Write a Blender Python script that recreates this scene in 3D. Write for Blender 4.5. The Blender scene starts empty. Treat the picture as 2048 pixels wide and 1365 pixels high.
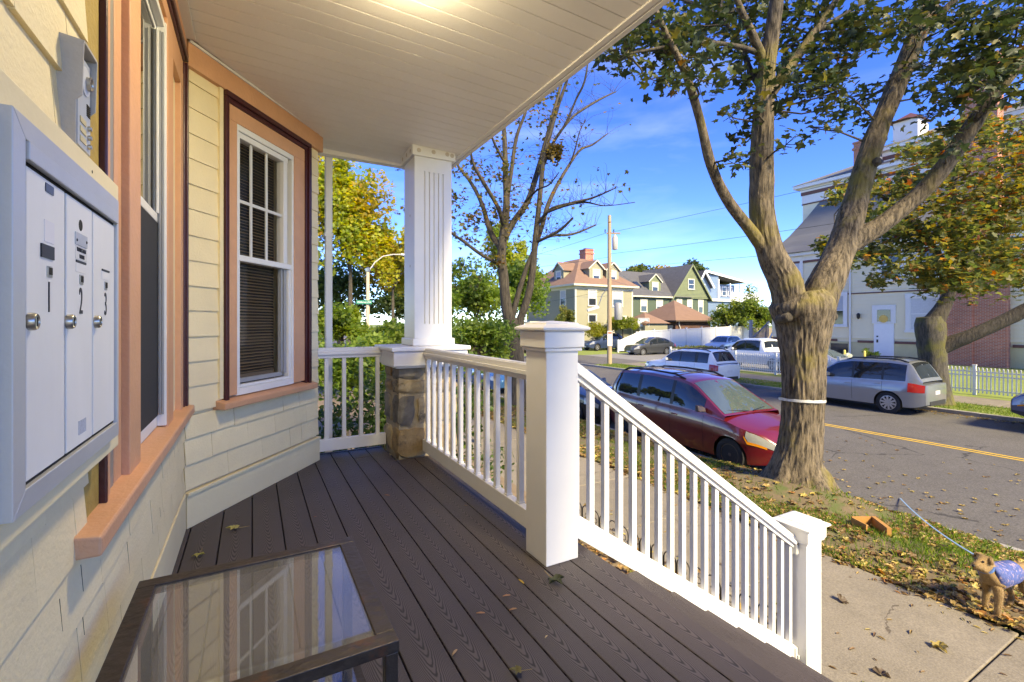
import bpy, bmesh, math, random
import numpy as np
from mathutils import Vector, Matrix
random.seed(7); rng = np.random.default_rng(7)
C = bpy.context.scene.collection
SC = bpy.context.scene
R = math.radians
# ------------------------------------------------------------------ camera, sky, sun, exposure
F, CXP, HYP, H = 933., 1024., 645., 1.13          # focal length in px of a 2048 px wide frame, optical axis, horizon row, eye height
YAW = math.atan(518.5 / F); cy, sy = math.cos(YAW), math.sin(YAW)
cam = bpy.data.cameras.new('camera'); cam.sensor_width = 36.; cam.lens = F / 2048 * 36.
cam.shift_y = (HYP - 682.5) / 2048; cam.clip_start = .02; cam.clip_end = 3000
camo = bpy.data.objects.new('camera', cam); C.objects.link(camo)
camo.location = (0, 0, H); camo.rotation_euler = (R(90), 0, -YAW); SC.camera = camo
SUN = Vector((.075, -.73, .60)).normalized()
W = bpy.data.worlds.new('World'); SC.world = W; W.use_nodes = True
nt = W.node_tree; nt.nodes.clear()
def _n(t, kind, **kw):
    n = t.nodes.new(kind)
    for k, v in kw.items(): setattr(n, k, v)
    return n
_sky = _n(nt, 'ShaderNodeTexSky', sky_type='NISHITA', sun_disc=False)
_sky.sun_elevation = math.asin(SUN.z); _sky.sun_rotation = math.atan2(SUN.x, SUN.y)
_sky.altitude = 4500; _sky.air_density = 1.0; _sky.dust_density = .0; _sky.ozone_density = 3.0
_bg = _n(nt, 'ShaderNodeBackground'); _bg.inputs[1].default_value = .15
_wo = _n(nt, 'ShaderNodeOutputWorld')
# thin streaks of high cloud all over the sky
_tc = _n(nt, 'ShaderNodeTexCoord'); _mp = _n(nt, 'ShaderNodeMapping'); _mp.inputs['Scale'].default_value = (1.3, 1.3, 6.)
_mp.inputs['Rotation'].default_value = (.15, .1, .6)
_cn = _n(nt, 'ShaderNodeTexNoise'); _cn.inputs['Scale'].default_value = 1.7; _cn.inputs['Detail'].default_value = 6; _cn.inputs['Distortion'].default_value = .6
_cr = _n(nt, 'ShaderNodeMapRange'); _cr.inputs[1].default_value = .50; _cr.inputs[2].default_value = .85; _cr.inputs[3].default_value = 0; _cr.inputs[4].default_value = .13
_mx = _n(nt, 'ShaderNodeMix', data_type='RGBA')
_hs = _n(nt, 'ShaderNodeHueSaturation'); _hs.inputs['Saturation'].default_value = 1.3; _hs.inputs['Hue'].default_value = .518; _hs.inputs['Value'].default_value = .74
L = nt.links.new
L(_tc.outputs['Generated'], _mp.inputs[0]); L(_mp.outputs[0], _cn.inputs[0]); L(_cn.outputs[0], _cr.inputs[0])
L(_sky.outputs[0], _hs.inputs['Color']); _tn = _n(nt, 'ShaderNodeVectorMath', operation='MULTIPLY'); _tn.inputs[1].default_value = (.55, .66, .96)
L(_hs.outputs[0], _tn.inputs[0]); L(_tn.outputs[0], _mx.inputs[6]); L(_cr.outputs[0], _mx.inputs[0])
_mx.inputs[7].default_value = (2.6, 3.2, 4.2, 1)
L(_mx.outputs[2], _bg.inputs[0]); L(_bg.outputs[0], _wo.inputs[0])
sun = bpy.data.lights.new('sun', 'SUN'); sun.energy = 1.4; sun.angle = R(14); sun.color = (1, .99, .97)
suno = bpy.data.objects.new('sun', sun); C.objects.link(suno); suno.location = (-30, -30, 40)
suno.rotation_euler = SUN.to_track_quat('Z', 'Y').to_euler()
SC.view_settings.view_transform = 'Standard'; SC.view_settings.look = 'None'
SC.view_settings.gamma = 1; SC.view_settings.use_curve_mapping = False
SC.view_settings.exposure = 2.82
SC.view_settings.use_white_balance = True; SC.view_settings.white_balance_temperature = 12800; SC.view_settings.white_balance_tint = 0
SC.cycles.max_bounces = 8; SC.cycles.diffuse_bounces = 5; SC.cycles.transparent_max_bounces = 12
SC.cycles.use_denoising = True; SC.cycles.sample_clamp_indirect = 6

# ------------------------------------------------------------------ points measured from the photograph
def ray(px, py):
    u = (px - CXP) / F; v = (HYP - py) / F
    return Vector((u * cy + sy, -u * sy + cy, v))
def P(px, py, Z): return Vector((0, 0, H)) + ray(px, py) * Z
def onX(px, py, X): r = ray(px, py); return Vector((0, 0, H)) + r * (X / r.x)
def onY(px, py, Y): r = ray(px, py); return Vector((0, 0, H)) + r * (Y / r.y)
def onz(px, py, z): r = ray(px, py); return Vector((0, 0, H)) + r * ((z - H) / r.z)

# ------------------------------------------------------------------ materials
def mat(name, col, rough=.6, var=.12, vs=6., bump=0., bs=60., metal=0., coat=0., stretch=(1, 1, 1), spots=None, spec=.5, speck=None, crack=None):
    m = bpy.data.materials.new(name); m.use_nodes = True; t = m.node_tree; l = t.links.new
    b = t.nodes['Principled BSDF']; b.inputs['Roughness'].default_value = rough; b.inputs['Metallic'].default_value = metal
    b.inputs['Coat Weight'].default_value = coat; b.inputs['Coat Roughness'].default_value = .04; b.inputs['Specular IOR Level'].default_value = spec
    tc = _n(t, 'ShaderNodeTexCoord'); mp = _n(t, 'ShaderNodeMapping'); mp.inputs['Scale'].default_value = stretch
    l(tc.outputs['Object'], mp.inputs[0])
    n1 = _n(t, 'ShaderNodeTexNoise'); n1.inputs['Scale'].default_value = vs; n1.inputs['Detail'].default_value = 5; n1.inputs['Roughness'].default_value = .65
    l(mp.outputs[0], n1.inputs[0])
    mr = _n(t, 'ShaderNodeMapRange'); mr.inputs[1].default_value = .25; mr.inputs[2].default_value = .75; mr.inputs[3].default_value = 1 - var; mr.inputs[4].default_value = 1 + var
    l(n1.outputs[0], mr.inputs[0])
    oi = _n(t, 'ShaderNodeObjectInfo'); mr2 = _n(t, 'ShaderNodeMapRange'); mr2.inputs[3].default_value = 1 - var * .5; mr2.inputs[4].default_value = 1 + var * .5
    l(oi.outputs['Random'], mr2.inputs[0])
    mu = _n(t, 'ShaderNodeMath', operation='MULTIPLY'); l(mr.outputs[0], mu.inputs[0]); l(mr2.outputs[0], mu.inputs[1])
    hv = _n(t, 'ShaderNodeVectorMath', operation='SCALE'); hv.inputs[0].default_value = col[:3]; l(mu.outputs[0], hv.inputs['Scale'])
    out = hv.outputs[0]
    if spots:                                         # dirt / wear of another colour: (colour, scale, threshold)
        n2 = _n(t, 'ShaderNodeTexNoise'); n2.inputs['Scale'].default_value = spots[1]; n2.inputs['Detail'].default_value = 8; n2.inputs['Roughness'].default_value = .7
        l(mp.outputs[0], n2.inputs[0])
        cr = _n(t, 'ShaderNodeMapRange'); cr.inputs[1].default_value = spots[2]; cr.inputs[2].default_value = spots[2] + .12; l(n2.outputs[0], cr.inputs[0])
        mx = _n(t, 'ShaderNodeMix', data_type='RGBA'); l(cr.outputs[0], mx.inputs[0]); l(out, mx.inputs[6]); mx.inputs[7].default_value = (*spots[0], 1)
        out = mx.outputs[2]
    if crack:                                         # hairline cracks: (scale, width, colour)
        v = _n(t, 'ShaderNodeTexVoronoi', feature='DISTANCE_TO_EDGE'); v.inputs['Scale'].default_value = crack[0]; nn = _n(t, 'ShaderNodeTexNoise'); nn.inputs['Scale'].default_value = 3.; nn.inputs['Detail'].default_value = 6; l(mp.outputs[0], nn.inputs[0])
        av = _n(t, 'ShaderNodeVectorMath', operation='MULTIPLY_ADD'); l(nn.outputs['Color'], av.inputs[0]); av.inputs[1].default_value = (.45, .45, 0); l(mp.outputs[0], av.inputs[2]); l(av.outputs[0], v.inputs['Vector'])
        lt = _n(t, 'ShaderNodeMapRange'); lt.inputs[1].default_value = crack[1]; lt.inputs[2].default_value = crack[1] * 2.2; lt.inputs[3].default_value = 1; lt.inputs[4].default_value = 0; l(v.outputs['Distance'], lt.inputs[0])
        n6 = _n(t, 'ShaderNodeTexNoise'); n6.inputs['Scale'].default_value = crack[0] * 1.3; l(mp.outputs[0], n6.inputs[0]); g6 = _n(t, 'ShaderNodeMath', operation='GREATER_THAN'); g6.inputs[1].default_value = .5; l(n6.outputs[0], g6.inputs[0])
        m6 = _n(t, 'ShaderNodeMath', operation='MULTIPLY'); l(lt.outputs[0], m6.inputs[0]); l(g6.outputs[0], m6.inputs[1])
        mx6 = _n(t, 'ShaderNodeMix', data_type='RGBA'); l(m6.outputs[0], mx6.inputs[0]); l(out, mx6.inputs[6]); mx6.inputs[7].default_value = (*crack[2], 1); out = mx6.outputs[2]
    if speck:                                         # fine grain: (scale, amount)
        n4 = _n(t, 'ShaderNodeTexNoise'); n4.inputs['Scale'].default_value = speck[0]; n4.inputs['Detail'].default_value = 3; l(mp.outputs[0], n4.inputs[0])
        m4 = _n(t, 'ShaderNodeMapRange'); m4.inputs[1].default_value = .3; m4.inputs[2].default_value = .7; m4.inputs[3].default_value = 1 - speck[1]; m4.inputs[4].default_value = 1 + speck[1]; l(n4.outputs[0], m4.inputs[0])
        s4 = _n(t, 'ShaderNodeVectorMath', operation='SCALE'); l(out, s4.inputs[0]); l(m4.outputs[0], s4.inputs['Scale']); out = s4.outputs[0]
    l(out, b.inputs['Base Color'])
    if bump:
        n3 = _n(t, 'ShaderNodeTexNoise'); n3.inputs['Scale'].default_value = bs; n3.inputs['Detail'].default_value = 4; l(mp.outputs[0], n3.inputs[0])
        bp = _n(t, 'ShaderNodeBump'); bp.inputs['Strength'].default_value = bump; bp.inputs['Distance'].default_value = .01
        l(n3.outputs[0], bp.inputs['Height']); l(bp.outputs[0], b.inputs['Normal'])
    return m
def glass_mat(name, col=(.03, .035, .04), rough=.03, ior=0., dust=0.):
    m = bpy.data.materials.new(name); m.use_nodes = True; t = m.node_tree; b = t.nodes['Principled BSDF']
    b.inputs['Base Color'].default_value = (*col, 1); b.inputs['Roughness'].default_value = rough; b.inputs['Specular IOR Level'].default_value = .8
    if ior:                                         # a clear pane: part of the light goes straight through
        tr = _n(t, 'ShaderNodeBsdfTransparent'); gl = _n(t, 'ShaderNodeBsdfGlossy'); gl.inputs['Roughness'].default_value = rough
        tr.inputs[0].default_value = (*[.8 + .2 * c for c in col], 1)
        f0 = ((ior - 1) / (ior + 1)) ** 2; lw = _n(t, 'ShaderNodeLayerWeight'); lw.inputs[0].default_value = .5; fr = _n(t, 'ShaderNodeMath', operation='POWER'); fr.inputs[1].default_value = 5.; t.links.new(lw.outputs['Facing'], fr.inputs[0])
        mx = _n(t, 'ShaderNodeMixShader'); o = t.nodes['Material Output']
        mm = _n(t, 'ShaderNodeMath', operation='MULTIPLY_ADD'); mm.inputs[1].default_value = 1 - f0; mm.inputs[2].default_value = f0
        geo = _n(t, 'ShaderNodeNewGeometry')
        t.links.new(fr.outputs[0], mm.inputs[0]); t.links.new(mm.outputs[0], mx.inputs[0])
        t.links.new(tr.outputs[0], mx.inputs[1]); t.links.new(gl.outputs[0], mx.inputs[2]); t.links.new(mx.outputs[0], o.inputs[0])
        if dust:                                      # a film of dust on the pane
            df = _n(t, 'ShaderNodeBsdfDiffuse'); df.inputs[0].default_value = (.5, .48, .45, 1); m2 = _n(t, 'ShaderNodeMixShader'); nz_ = _n(t, 'ShaderNodeTexNoise'); nz_.inputs['Scale'].default_value = 6; nz_.inputs['Detail'].default_value = 8
            mr_ = _n(t, 'ShaderNodeMapRange'); mr_.inputs[3].default_value = dust * .4; mr_.inputs[4].default_value = dust * 1.6; t.links.new(nz_.outputs[0], mr_.inputs[0]); t.links.new(mr_.outputs[0], m2.inputs[0])
            t.links.new(mx.outputs[0], m2.inputs[1]); t.links.new(df.outputs[0], m2.inputs[2]); t.links.new(m2.outputs[0], o.inputs[0])
    return m
def brick_mat(name, c1, c2, mortar, bw=.21, bh=.075, rough=.85):
    m = bpy.data.materials.new(name); m.use_nodes = True; t = m.node_tree; l = t.links.new; b = t.nodes['Principled BSDF']; b.inputs['Roughness'].default_value = rough
    tc = _n(t, 'ShaderNodeTexCoord'); sp = _n(t, 'ShaderNodeSeparateXYZ'); l(tc.outputs['Object'], sp.inputs[0])
    ad = _n(t, 'ShaderNodeMath', operation='ADD'); l(sp.outputs[0], ad.inputs[0]); l(sp.outputs[1], ad.inputs[1])
    cb = _n(t, 'ShaderNodeCombineXYZ'); l(ad.outputs[0], cb.inputs[0]); l(sp.outputs[2], cb.inputs[1])
    br = _n(t, 'ShaderNodeTexBrick'); l(cb.outputs[0], br.inputs[0]); br.inputs['Scale'].default_value = 1
    br.inputs['Brick Width'].default_value = bw; br.inputs['Row Height'].default_value = bh; br.inputs['Mortar Size'].default_value = .008
    br.inputs['Color1'].default_value = (*c1, 1); br.inputs['Color2'].default_value = (*c2, 1); br.inputs['Mortar'].default_value = (*mortar, 1)
    n1 = _n(t, 'ShaderNodeTexNoise'); n1.inputs['Scale'].default_value = 1.2; n1.inputs['Detail'].default_value = 6; l(tc.outputs['Object'], n1.inputs[0])
    mr = _n(t, 'ShaderNodeMapRange'); mr.inputs[3].default_value = .6; mr.inputs[4].default_value = 1.35; l(n1.outputs[0], mr.inputs[0])
    sc = _n(t, 'ShaderNodeVectorMath', operation='SCALE'); l(br.outputs[0], sc.inputs[0]); l(mr.outputs[0], sc.inputs['Scale']); l(sc.outputs[0], b.inputs['Base Color'])
    bp = _n(t, 'ShaderNodeBump'); bp.inputs['Strength'].default_value = .5; bp.inputs['Distance'].default_value = .01; bp.invert = True
    l(br.outputs['Fac'], bp.inputs['Height']); l(bp.outputs[0], b.inputs['Normal'])
    return m
def leaf_mat(name, trans=.5, rough=.55):
    m = bpy.data.materials.new(name); m.use_nodes = True; t = m.node_tree; l = t.links.new; b = t.nodes['Principled BSDF']; o = t.nodes['Material Output']
    b.inputs['Roughness'].default_value = rough
    at = _n(t, 'ShaderNodeAttribute', attribute_name='Col'); l(at.outputs[0], b.inputs['Base Color'])
    tl = _n(t, 'ShaderNodeBsdfTranslucent'); hs = _n(t, 'ShaderNodeHueSaturation'); hs.inputs['Value'].default_value = 1.9; hs.inputs['Saturation'].default_value = 1.1
    l(at.outputs[0], hs.inputs['Color']); l(hs.outputs[0], tl.inputs[0])
    mx = _n(t, 'ShaderNodeMixShader'); mx.inputs[0].default_value = trans
    l(b.outputs[0], mx.inputs[1]); l(tl.outputs[0], mx.inputs[2]); l(mx.outputs[0], o.inputs[0])
    return m
def deck_mat():
    m = bpy.data.materials.new('deck_composite'); m.use_nodes = True; t = m.node_tree; l = t.links.new; b = t.nodes['Principled BSDF']
    tc = _n(t, 'ShaderNodeTexCoord'); oi = _n(t, 'ShaderNodeObjectInfo'); sp = _n(t, 'ShaderNodeSeparateXYZ'); l(tc.outputs['Object'], sp.inputs[0])
    def M(op, a=None, c=None, d=None):
        n = _n(t, 'ShaderNodeMath', operation=op)
        for i, v in enumerate((a, c, d)):
            if v is None: continue
            if isinstance(v, (int, float)): n.inputs[i].default_value = v
            else: l(v, n.inputs[i])
        return n.outputs[0]
    rnd = M('MULTIPLY', oi.outputs['Random'], 7.)
    nz = _n(t, 'ShaderNodeTexNoise', noise_dimensions='4D'); nz.inputs['Scale'].default_value = 3.; nz.inputs['Detail'].default_value = 2; l(tc.outputs['Object'], nz.inputs['Vector']); l(rnd, nz.inputs['W'])
    n2 = _n(t, 'ShaderNodeTexNoise'); n2.inputs['Scale'].default_value = 26.; n2.inputs['Detail'].default_value = 3; l(tc.outputs['Object'], n2.inputs[0])
    xo = M('ADD', sp.outputs[0], M('MULTIPLY', M('SUBTRACT', nz.outputs[0], .5), .05))
    x2 = M('POWER', M('ABSOLUTE', xo), 1.7)
    ph = M('SUBTRACT', sp.outputs[1], M('MULTIPLY', x2, 62.))
    ph = M('ADD', ph, M('MULTIPLY', n2.outputs[0], .035)); ph = M('ADD', ph, rnd)
    w = M('SINE', M('MULTIPLY', ph, 2 * math.pi / .047))
    mr = _n(t, 'ShaderNodeMapRange'); mr.inputs[1].default_value = -.85; mr.inputs[2].default_value = .25; l(w, mr.inputs[0])
    mx = _n(t, 'ShaderNodeMix', data_type='RGBA'); l(mr.outputs[0], mx.inputs[0])
    mx.inputs[6].default_value = (.019, .015, .016, 1); mx.inputs[7].default_value = (.088, .071, .072, 1)
    n3 = _n(t, 'ShaderNodeTexNoise'); n3.inputs['Scale'].default_value = 2.2; n3.inputs['Detail'].default_value = 6; l(tc.outputs['Object'], n3.inputs[0])
    md = _n(t, 'ShaderNodeMapRange'); md.inputs[1].default_value = .3; md.inputs[2].default_value = .7; md.inputs[3].default_value = .85; md.inputs[4].default_value = 1.18; l(n3.outputs[0], md.inputs[0])
    sc = _n(t, 'ShaderNodeVectorMath', operation='SCALE'); l(mx.outputs[2], sc.inputs[0]); l(md.outputs[0], sc.inputs['Scale']); l(sc.outputs[0], b.inputs['Base Color'])
    b.inputs['Roughness'].default_value = .55
    bp = _n(t, 'ShaderNodeBump'); bp.inputs['Strength'].default_value = .35; bp.inputs['Distance'].default_value = .003; l(mr.outputs[0], bp.inputs['Height']); l(bp.outputs[0], b.inputs['Normal'])
    return m
def bark_mat(name, c1, c2, moss, mth=.55):
    m = bpy.data.materials.new(name); m.use_nodes = True; t = m.node_tree; l = t.links.new; b = t.nodes['Principled BSDF']; b.inputs['Roughness'].default_value = .9
    tc = _n(t, 'ShaderNodeTexCoord'); mp = _n(t, 'ShaderNodeMapping'); mp.inputs['Scale'].default_value = (1, 1, .16); l(tc.outputs['Object'], mp.inputs[0])
    n1 = _n(t, 'ShaderNodeTexNoise'); n1.inputs['Scale'].default_value = 21; n1.inputs['Detail'].default_value = 7; n1.inputs['Roughness'].default_value = .72; l(mp.outputs[0], n1.inputs[0])
    cr = _n(t, 'ShaderNodeMapRange'); cr.inputs[1].default_value = .38; cr.inputs[2].default_value = .62; l(n1.outputs[0], cr.inputs[0])
    mx = _n(t, 'ShaderNodeMix', data_type='RGBA'); l(cr.outputs[0], mx.inputs[0]); mx.inputs[6].default_value = (*c1, 1); mx.inputs[7].default_value = (*c2, 1)
    n2 = _n(t, 'ShaderNodeTexNoise'); n2.inputs['Scale'].default_value = 1.1; n2.inputs['Detail'].default_value = 7; n2.inputs['Roughness'].default_value = .62; l(tc.outputs['Object'], n2.inputs[0])
    c2_ = _n(t, 'ShaderNodeMapRange'); c2_.inputs[1].default_value = mth; c2_.inputs[2].default_value = mth + .14; c2_.inputs[4].default_value = .75; l(n2.outputs[0], c2_.inputs[0])
    m2 = _n(t, 'ShaderNodeMix', data_type='RGBA'); l(c2_.outputs[0], m2.inputs[0]); l(mx.outputs[2], m2.inputs[6]); m2.inputs[7].default_value = (*moss, 1)
    l(m2.outputs[2], b.inputs['Base Color'])
    bp = _n(t, 'ShaderNodeBump'); bp.inputs['Strength'].default_value = .9; bp.inputs['Distance'].default_value = .03; l(n1.outputs[0], bp.inputs['Height']); l(bp.outputs[0], b.inputs['Normal'])
    return m

# ------------------------------------------------------------------ mesh helpers
LOCS = {}
class MB:
    def __init__(s): s.v = []; s.f = []
    def add(s, vs, fs):
        o = len(s.v); s.v += [tuple(v) for v in vs]; s.f += [tuple(i + o for i in f) for f in fs]; return s
    def box(s, x0, x1, y0, y1, z0, z1):
        return s.add([(x0, y0, z0), (x1, y0, z0), (x1, y1, z0), (x0, y1, z0), (x0, y0, z1), (x1, y0, z1), (x1, y1, z1), (x0, y1, z1)],
                     [(0, 3, 2, 1), (4, 5, 6, 7), (0, 1, 5, 4), (1, 2, 6, 5), (2, 3, 7, 6), (3, 0, 4, 7)])
    def fbox(s, o, u, n, a0, a1, d0, d1, z0, z1):          # a box on a wall: along u, out along n, up z
        o = Vector(o); u = Vector(u); n = Vector(n); vs = []
        for z in (z0, z1):
            for a, d in ((a0, d0), (a1, d0), (a1, d1), (a0, d1)): vs.append(o + u * a + n * d + Vector((0, 0, z)))
        return s.add(vs, [(0, 3, 2, 1), (4, 5, 6, 7), (0, 1, 5, 4), (1, 2, 6, 5), (2, 3, 7, 6), (3, 0, 4, 7)])
    def bar(s, a, b, w, h, up=(0, 0, 1)):                    # a beam from a to b
        a = Vector(a); b = Vector(b); d = (b - a).normalized(); r = d.cross(Vector(up)).normalized(); q = r.cross(d)
        vs = [p + r * i * w / 2 + q * j * h / 2 for p in (a, b) for i, j in ((-1, -1), (1, -1), (1, 1), (-1, 1))]
        return s.add(vs, [(0, 1, 2, 3), (7, 6, 5, 4), (0, 4, 5, 1), (1, 5, 6, 2), (2, 6, 7, 3), (3, 7, 4, 0)])
    def prism(s, poly, z0, z1):
        n = len(poly); vs = [(p[0], p[1], z0) for p in poly] + [(p[0], p[1], z1) for p in poly]
        return s.add(vs, [tuple(range(n))[::-1], tuple(range(n, 2 * n))] + [(i, (i + 1) % n, n + (i + 1) % n, n + i) for i in range(n)])
    def tube(s, pts, rad, n=8, cap=True, rough=0.):
        pts = [Vector(p) for p in pts]; k = len(pts)
        if not hasattr(rad, '__len__'): rad = [rad] * k
        o = len(s.v); ref = None
        for i in range(k):
            d = (pts[min(i + 1, k - 1)] - pts[max(i - 1, 0)]).normalized()
            if ref is None: ref = d.orthogonal().normalized()
            ref = (ref - d * ref.dot(d)).normalized(); q = d.cross(ref)
            for j in range(n):
                a = 2 * math.pi * j / n; rr = rad[i] * (1 + (rough * (math.sin(a * 7 + i * .13) * .5 + random.uniform(-.6, .6)) if rough else 0))
                s.v.append(tuple(pts[i] + (ref * math.cos(a) + q * math.sin(a)) * rr))
        for i in range(k - 1):
            for j in range(n): s.f.append((o + i * n + j, o + i * n + (j + 1) % n, o + (i + 1) * n + (j + 1) % n, o + (i + 1) * n + j))
        if cap: s.f.append(tuple(o + j for j in range(n))[::-1]); s.f.append(tuple(o + (k - 1) * n + j for j in range(n)))
        return s
    def lathe(s, c, axis, prof, n=24):                       # profile of (radius, height along axis)
        c = Vector(c); d = Vector(axis).normalized(); a = d.orthogonal().normalized(); b = d.cross(a); o = len(s.v); k = len(prof)
        for r, h in prof:
            for j in range(n): t = 2 * math.pi * j / n; s.v.append(tuple(c + d * h + (a * math.cos(t) + b * math.sin(t)) * r))
        for i in range(k - 1):
            for j in range(n): s.f.append((o + i * n + j, o + i * n + (j + 1) % n, o + (i + 1) * n + (j + 1) % n, o + (i + 1) * n + j))
        s.f.append(tuple(o + j for j in range(n))[::-1]); s.f.append(tuple(o + (k - 1) * n + j for j in range(n)))
        return s
    def build(s, name, m, parent=None, smooth=False, local=False, bevel=0., weld=False):
        off = Vector((0, 0, 0)) if (local or parent is None) else LOCS.get(parent.name, Vector((0, 0, 0)))
        me = bpy.data.meshes.new(name); me.from_pydata([(v[0] - off[0], v[1] - off[1], v[2] - off[2]) for v in s.v], [], s.f); me.update()
        if weld:
            b_m = bmesh.new(); b_m.from_mesh(me); bmesh.ops.remove_doubles(b_m, verts=b_m.verts, dist=.0015); b_m.to_mesh(me); b_m.free()
        if smooth:
            me.polygons.foreach_set('use_smooth', [True] * len(me.polygons))
        if m: me.materials.append(m)
        o = bpy.data.objects.new(name, me); C.objects.link(o)
        if parent: o.parent = parent; LOCS[o.name] = off.copy()
        else: LOCS[o.name] = Vector((0, 0, 0))
        if bevel:
            b = o.modifiers.new('edge', 'BEVEL'); b.width = bevel; b.segments = 2; b.limit_method = 'ANGLE'; b.angle_limit = R(40)
        elif smooth:
            try: me.set_sharp_from_angle(angle=R(48))
            except Exception: pass
        return o
def tag(o, label=None, cat=None, group=None, kind=None):
    if label: o['label'] = label
    if cat: o['category'] = cat
    if group: o['group'] = group
    if kind: o['kind'] = kind
    return o
def thing(name, label, cat, loc=(0, 0, 0), rz=0., group=None, kind=None):
    o = bpy.data.objects.new(name, None); C.objects.link(o); o.location = loc; o.rotation_euler = (0, 0, rz); o.empty_display_size = .1
    LOCS[o.name] = Vector(loc); return tag(o, label, cat, group, kind)
def copy_obj(o, parent=None, loc=None):
    c = o.copy(); C.objects.link(c)
    if parent: c.parent = parent
    if loc is not None: c.location = loc
    for ch in list(o.children): copy_obj(ch, c)
    return c
def fast(name, V, faces, m, cols=None, parent=None, smooth=False):
    """one mesh from arrays; faces (M,k); cols (N,3) per vertex"""
    V = np.asarray(V, np.float32); faces = np.asarray(faces, np.int32)
    if parent is not None: V = V - np.array(LOCS.get(parent.name, (0, 0, 0)), np.float32)
    me = bpy.data.meshes.new(name); k = faces.shape[1]
    me.vertices.add(len(V)); me.vertices.foreach_set('co', V.ravel())
    me.loops.add(faces.size); me.loops.foreach_set('vertex_index', faces.ravel())
    me.polygons.add(len(faces)); me.polygons.foreach_set('loop_start', np.arange(0, faces.size, k, dtype=np.int32))
    me.polygons.foreach_set('loop_total', np.full(len(faces), k, np.int32)); me.update(calc_edges=True)
    if cols is not None:
        a = me.color_attributes.new('Col', 'FLOAT_COLOR', 'POINT'); cc = np.ones((len(V), 4), np.float32); cc[:, :3] = cols; a.data.foreach_set('color', cc.ravel())
    me.materials.append(m); me.validate()
    o = bpy.data.objects.new(name, me); C.objects.link(o)
    if parent is not None: o.parent = parent; LOCS[o.name] = LOCS.get(parent.name, Vector((0, 0, 0))).copy()
    return o
# leaf shapes: x across, y along, z up
MAPLE_V = np.array([(0, -.05, 0), (.28, -.12, .03), (.42, .02, .02), (.36, .14, .05), (.60, .36, -.02), (.38, .42, .05), (.24, .40, .03), (.16, .62, .04), (0, .95, -.03),
                    (-.16, .62, .04), (-.24, .40, .03), (-.38, .42, .05), (-.60, .36, -.02), (-.36, .14, .05), (-.42, .02, .02), (-.28, -.12, .03), (0, .25, -.04)], np.float32)
MAPLE_F = np.array([(16, i, (i + 1) % 16) for i in range(16)], np.int32)
OVAL_V = np.array([(0, 0, 0), (.28, .35, .06), (.2, .75, .05), (0, 1.05, -.04), (-.2, .75, .05), (-.28, .35, .06)], np.float32)
OVAL_F = np.array([(0, 1, 2), (0, 2, 3), (0, 3, 4), (0, 4, 5)], np.int32)
CLUMP_V = np.array([(0, 0, 0), (.35, .25, .12), (.5, .65, -.05), (.12, .62, .12), (0, 1.1, 0), (-.15, .6, .1), (-.5, .7, -.05), (-.33, .22, .1)], np.float32)
CLUMP_F = np.array([(0, 1, 3), (1, 2, 3), (0, 3, 5), (3, 4, 5), (0, 5, 7), (5, 6, 7)], np.int32)
def rotmats(n, tilt=None):
    """random rotations; tilt limits how far the leaf leans from lying flat"""
    a = rng.uniform(0, 2 * np.pi, n); b = rng.uniform(0, np.pi, n) if tilt is None else np.abs(rng.normal(0, tilt, n)); c = rng.uniform(0, 2 * np.pi, n)
    ca, sa, cb, sb, cc, sc = np.cos(a), np.sin(a), np.cos(b), np.sin(b), np.cos(c), np.sin(c)
    Rz = np.zeros((n, 3, 3)); Rz[:, 0, 0] = ca; Rz[:, 0, 1] = -sa; Rz[:, 1, 0] = sa; Rz[:, 1, 1] = ca; Rz[:, 2, 2] = 1
    Rx = np.zeros((n, 3, 3)); Rx[:, 0, 0] = 1; Rx[:, 1, 1] = cb; Rx[:, 1, 2] = -sb; Rx[:, 2, 1] = sb; Rx[:, 2, 2] = cb
    R2 = np.zeros((n, 3, 3)); R2[:, 0, 0] = cc; R2[:, 0, 1] = -sc; R2[:, 1, 0] = sc; R2[:, 1, 1] = cc; R2[:, 2, 2] = 1
    return Rz @ Rx @ R2
def leaves(name, pos, size, cols, m, shape='maple', parent=None, tilt=None, curl=1., fold=None):
    pos = np.asarray(pos, np.float32); n = len(pos)
    TV, TF = {'maple': (MAPLE_V, MAPLE_F), 'oval': (OVAL_V, OVAL_F), 'clump': (CLUMP_V, CLUMP_F)}[shape]
    TV = TV * np.array([1, 1, curl], np.float32)
    s = np.asarray(size, np.float32); s = np.full(n, s) if s.ndim == 0 else s
    Rm = rotmats(n, tilt); V = np.einsum('nij,kj->nki', Rm, TV) * s[:, None, None] + pos[:, None, :]
    k = len(TV); Fc = (TF[None] + (np.arange(n) * k)[:, None, None]).reshape(-1, 3)
    cc = np.repeat(np.asarray(cols, np.float32), k, 0)
    return fast(name, V.reshape(-1, 3), Fc, m, cc, parent)
def pick(pal, n, jit=.18):
    """n colours from a weighted palette [(weight, rgb), ...]"""
    w = np.array([p[0] for p in pal], float); w /= w.sum(); c = np.array([p[1] for p in pal])
    i = rng.choice(len(pal), n, p=w); return c[i] * rng.uniform(1 - jit, 1 + jit, (n, 1))
def bumpy(c, r, n, k=14, thick=.35):
    """points in lumps over an ellipsoid: an uneven crown with gaps; returns points and lump index"""
    c = np.array(c, float); r = np.array(r, float); out = []; idx = []
    for i in range(k):
        d = rng.normal(size=3); d /= np.linalg.norm(d); d[2] = d[2] if d[2] > -.5 else -d[2] * .5
        cc = c + d * r * rng.uniform(.25, .95); rr = r * rng.uniform(.22, .42); m = n // k
        q = rng.normal(size=(m, 3)); q /= np.linalg.norm(q, axis=1)[:, None]; q *= (rng.uniform(0, 1, (m, 1)) ** thick)
        out.append(cc + q * rr); idx += [i] * m
    return np.concatenate(out), np.array(idx)
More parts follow.
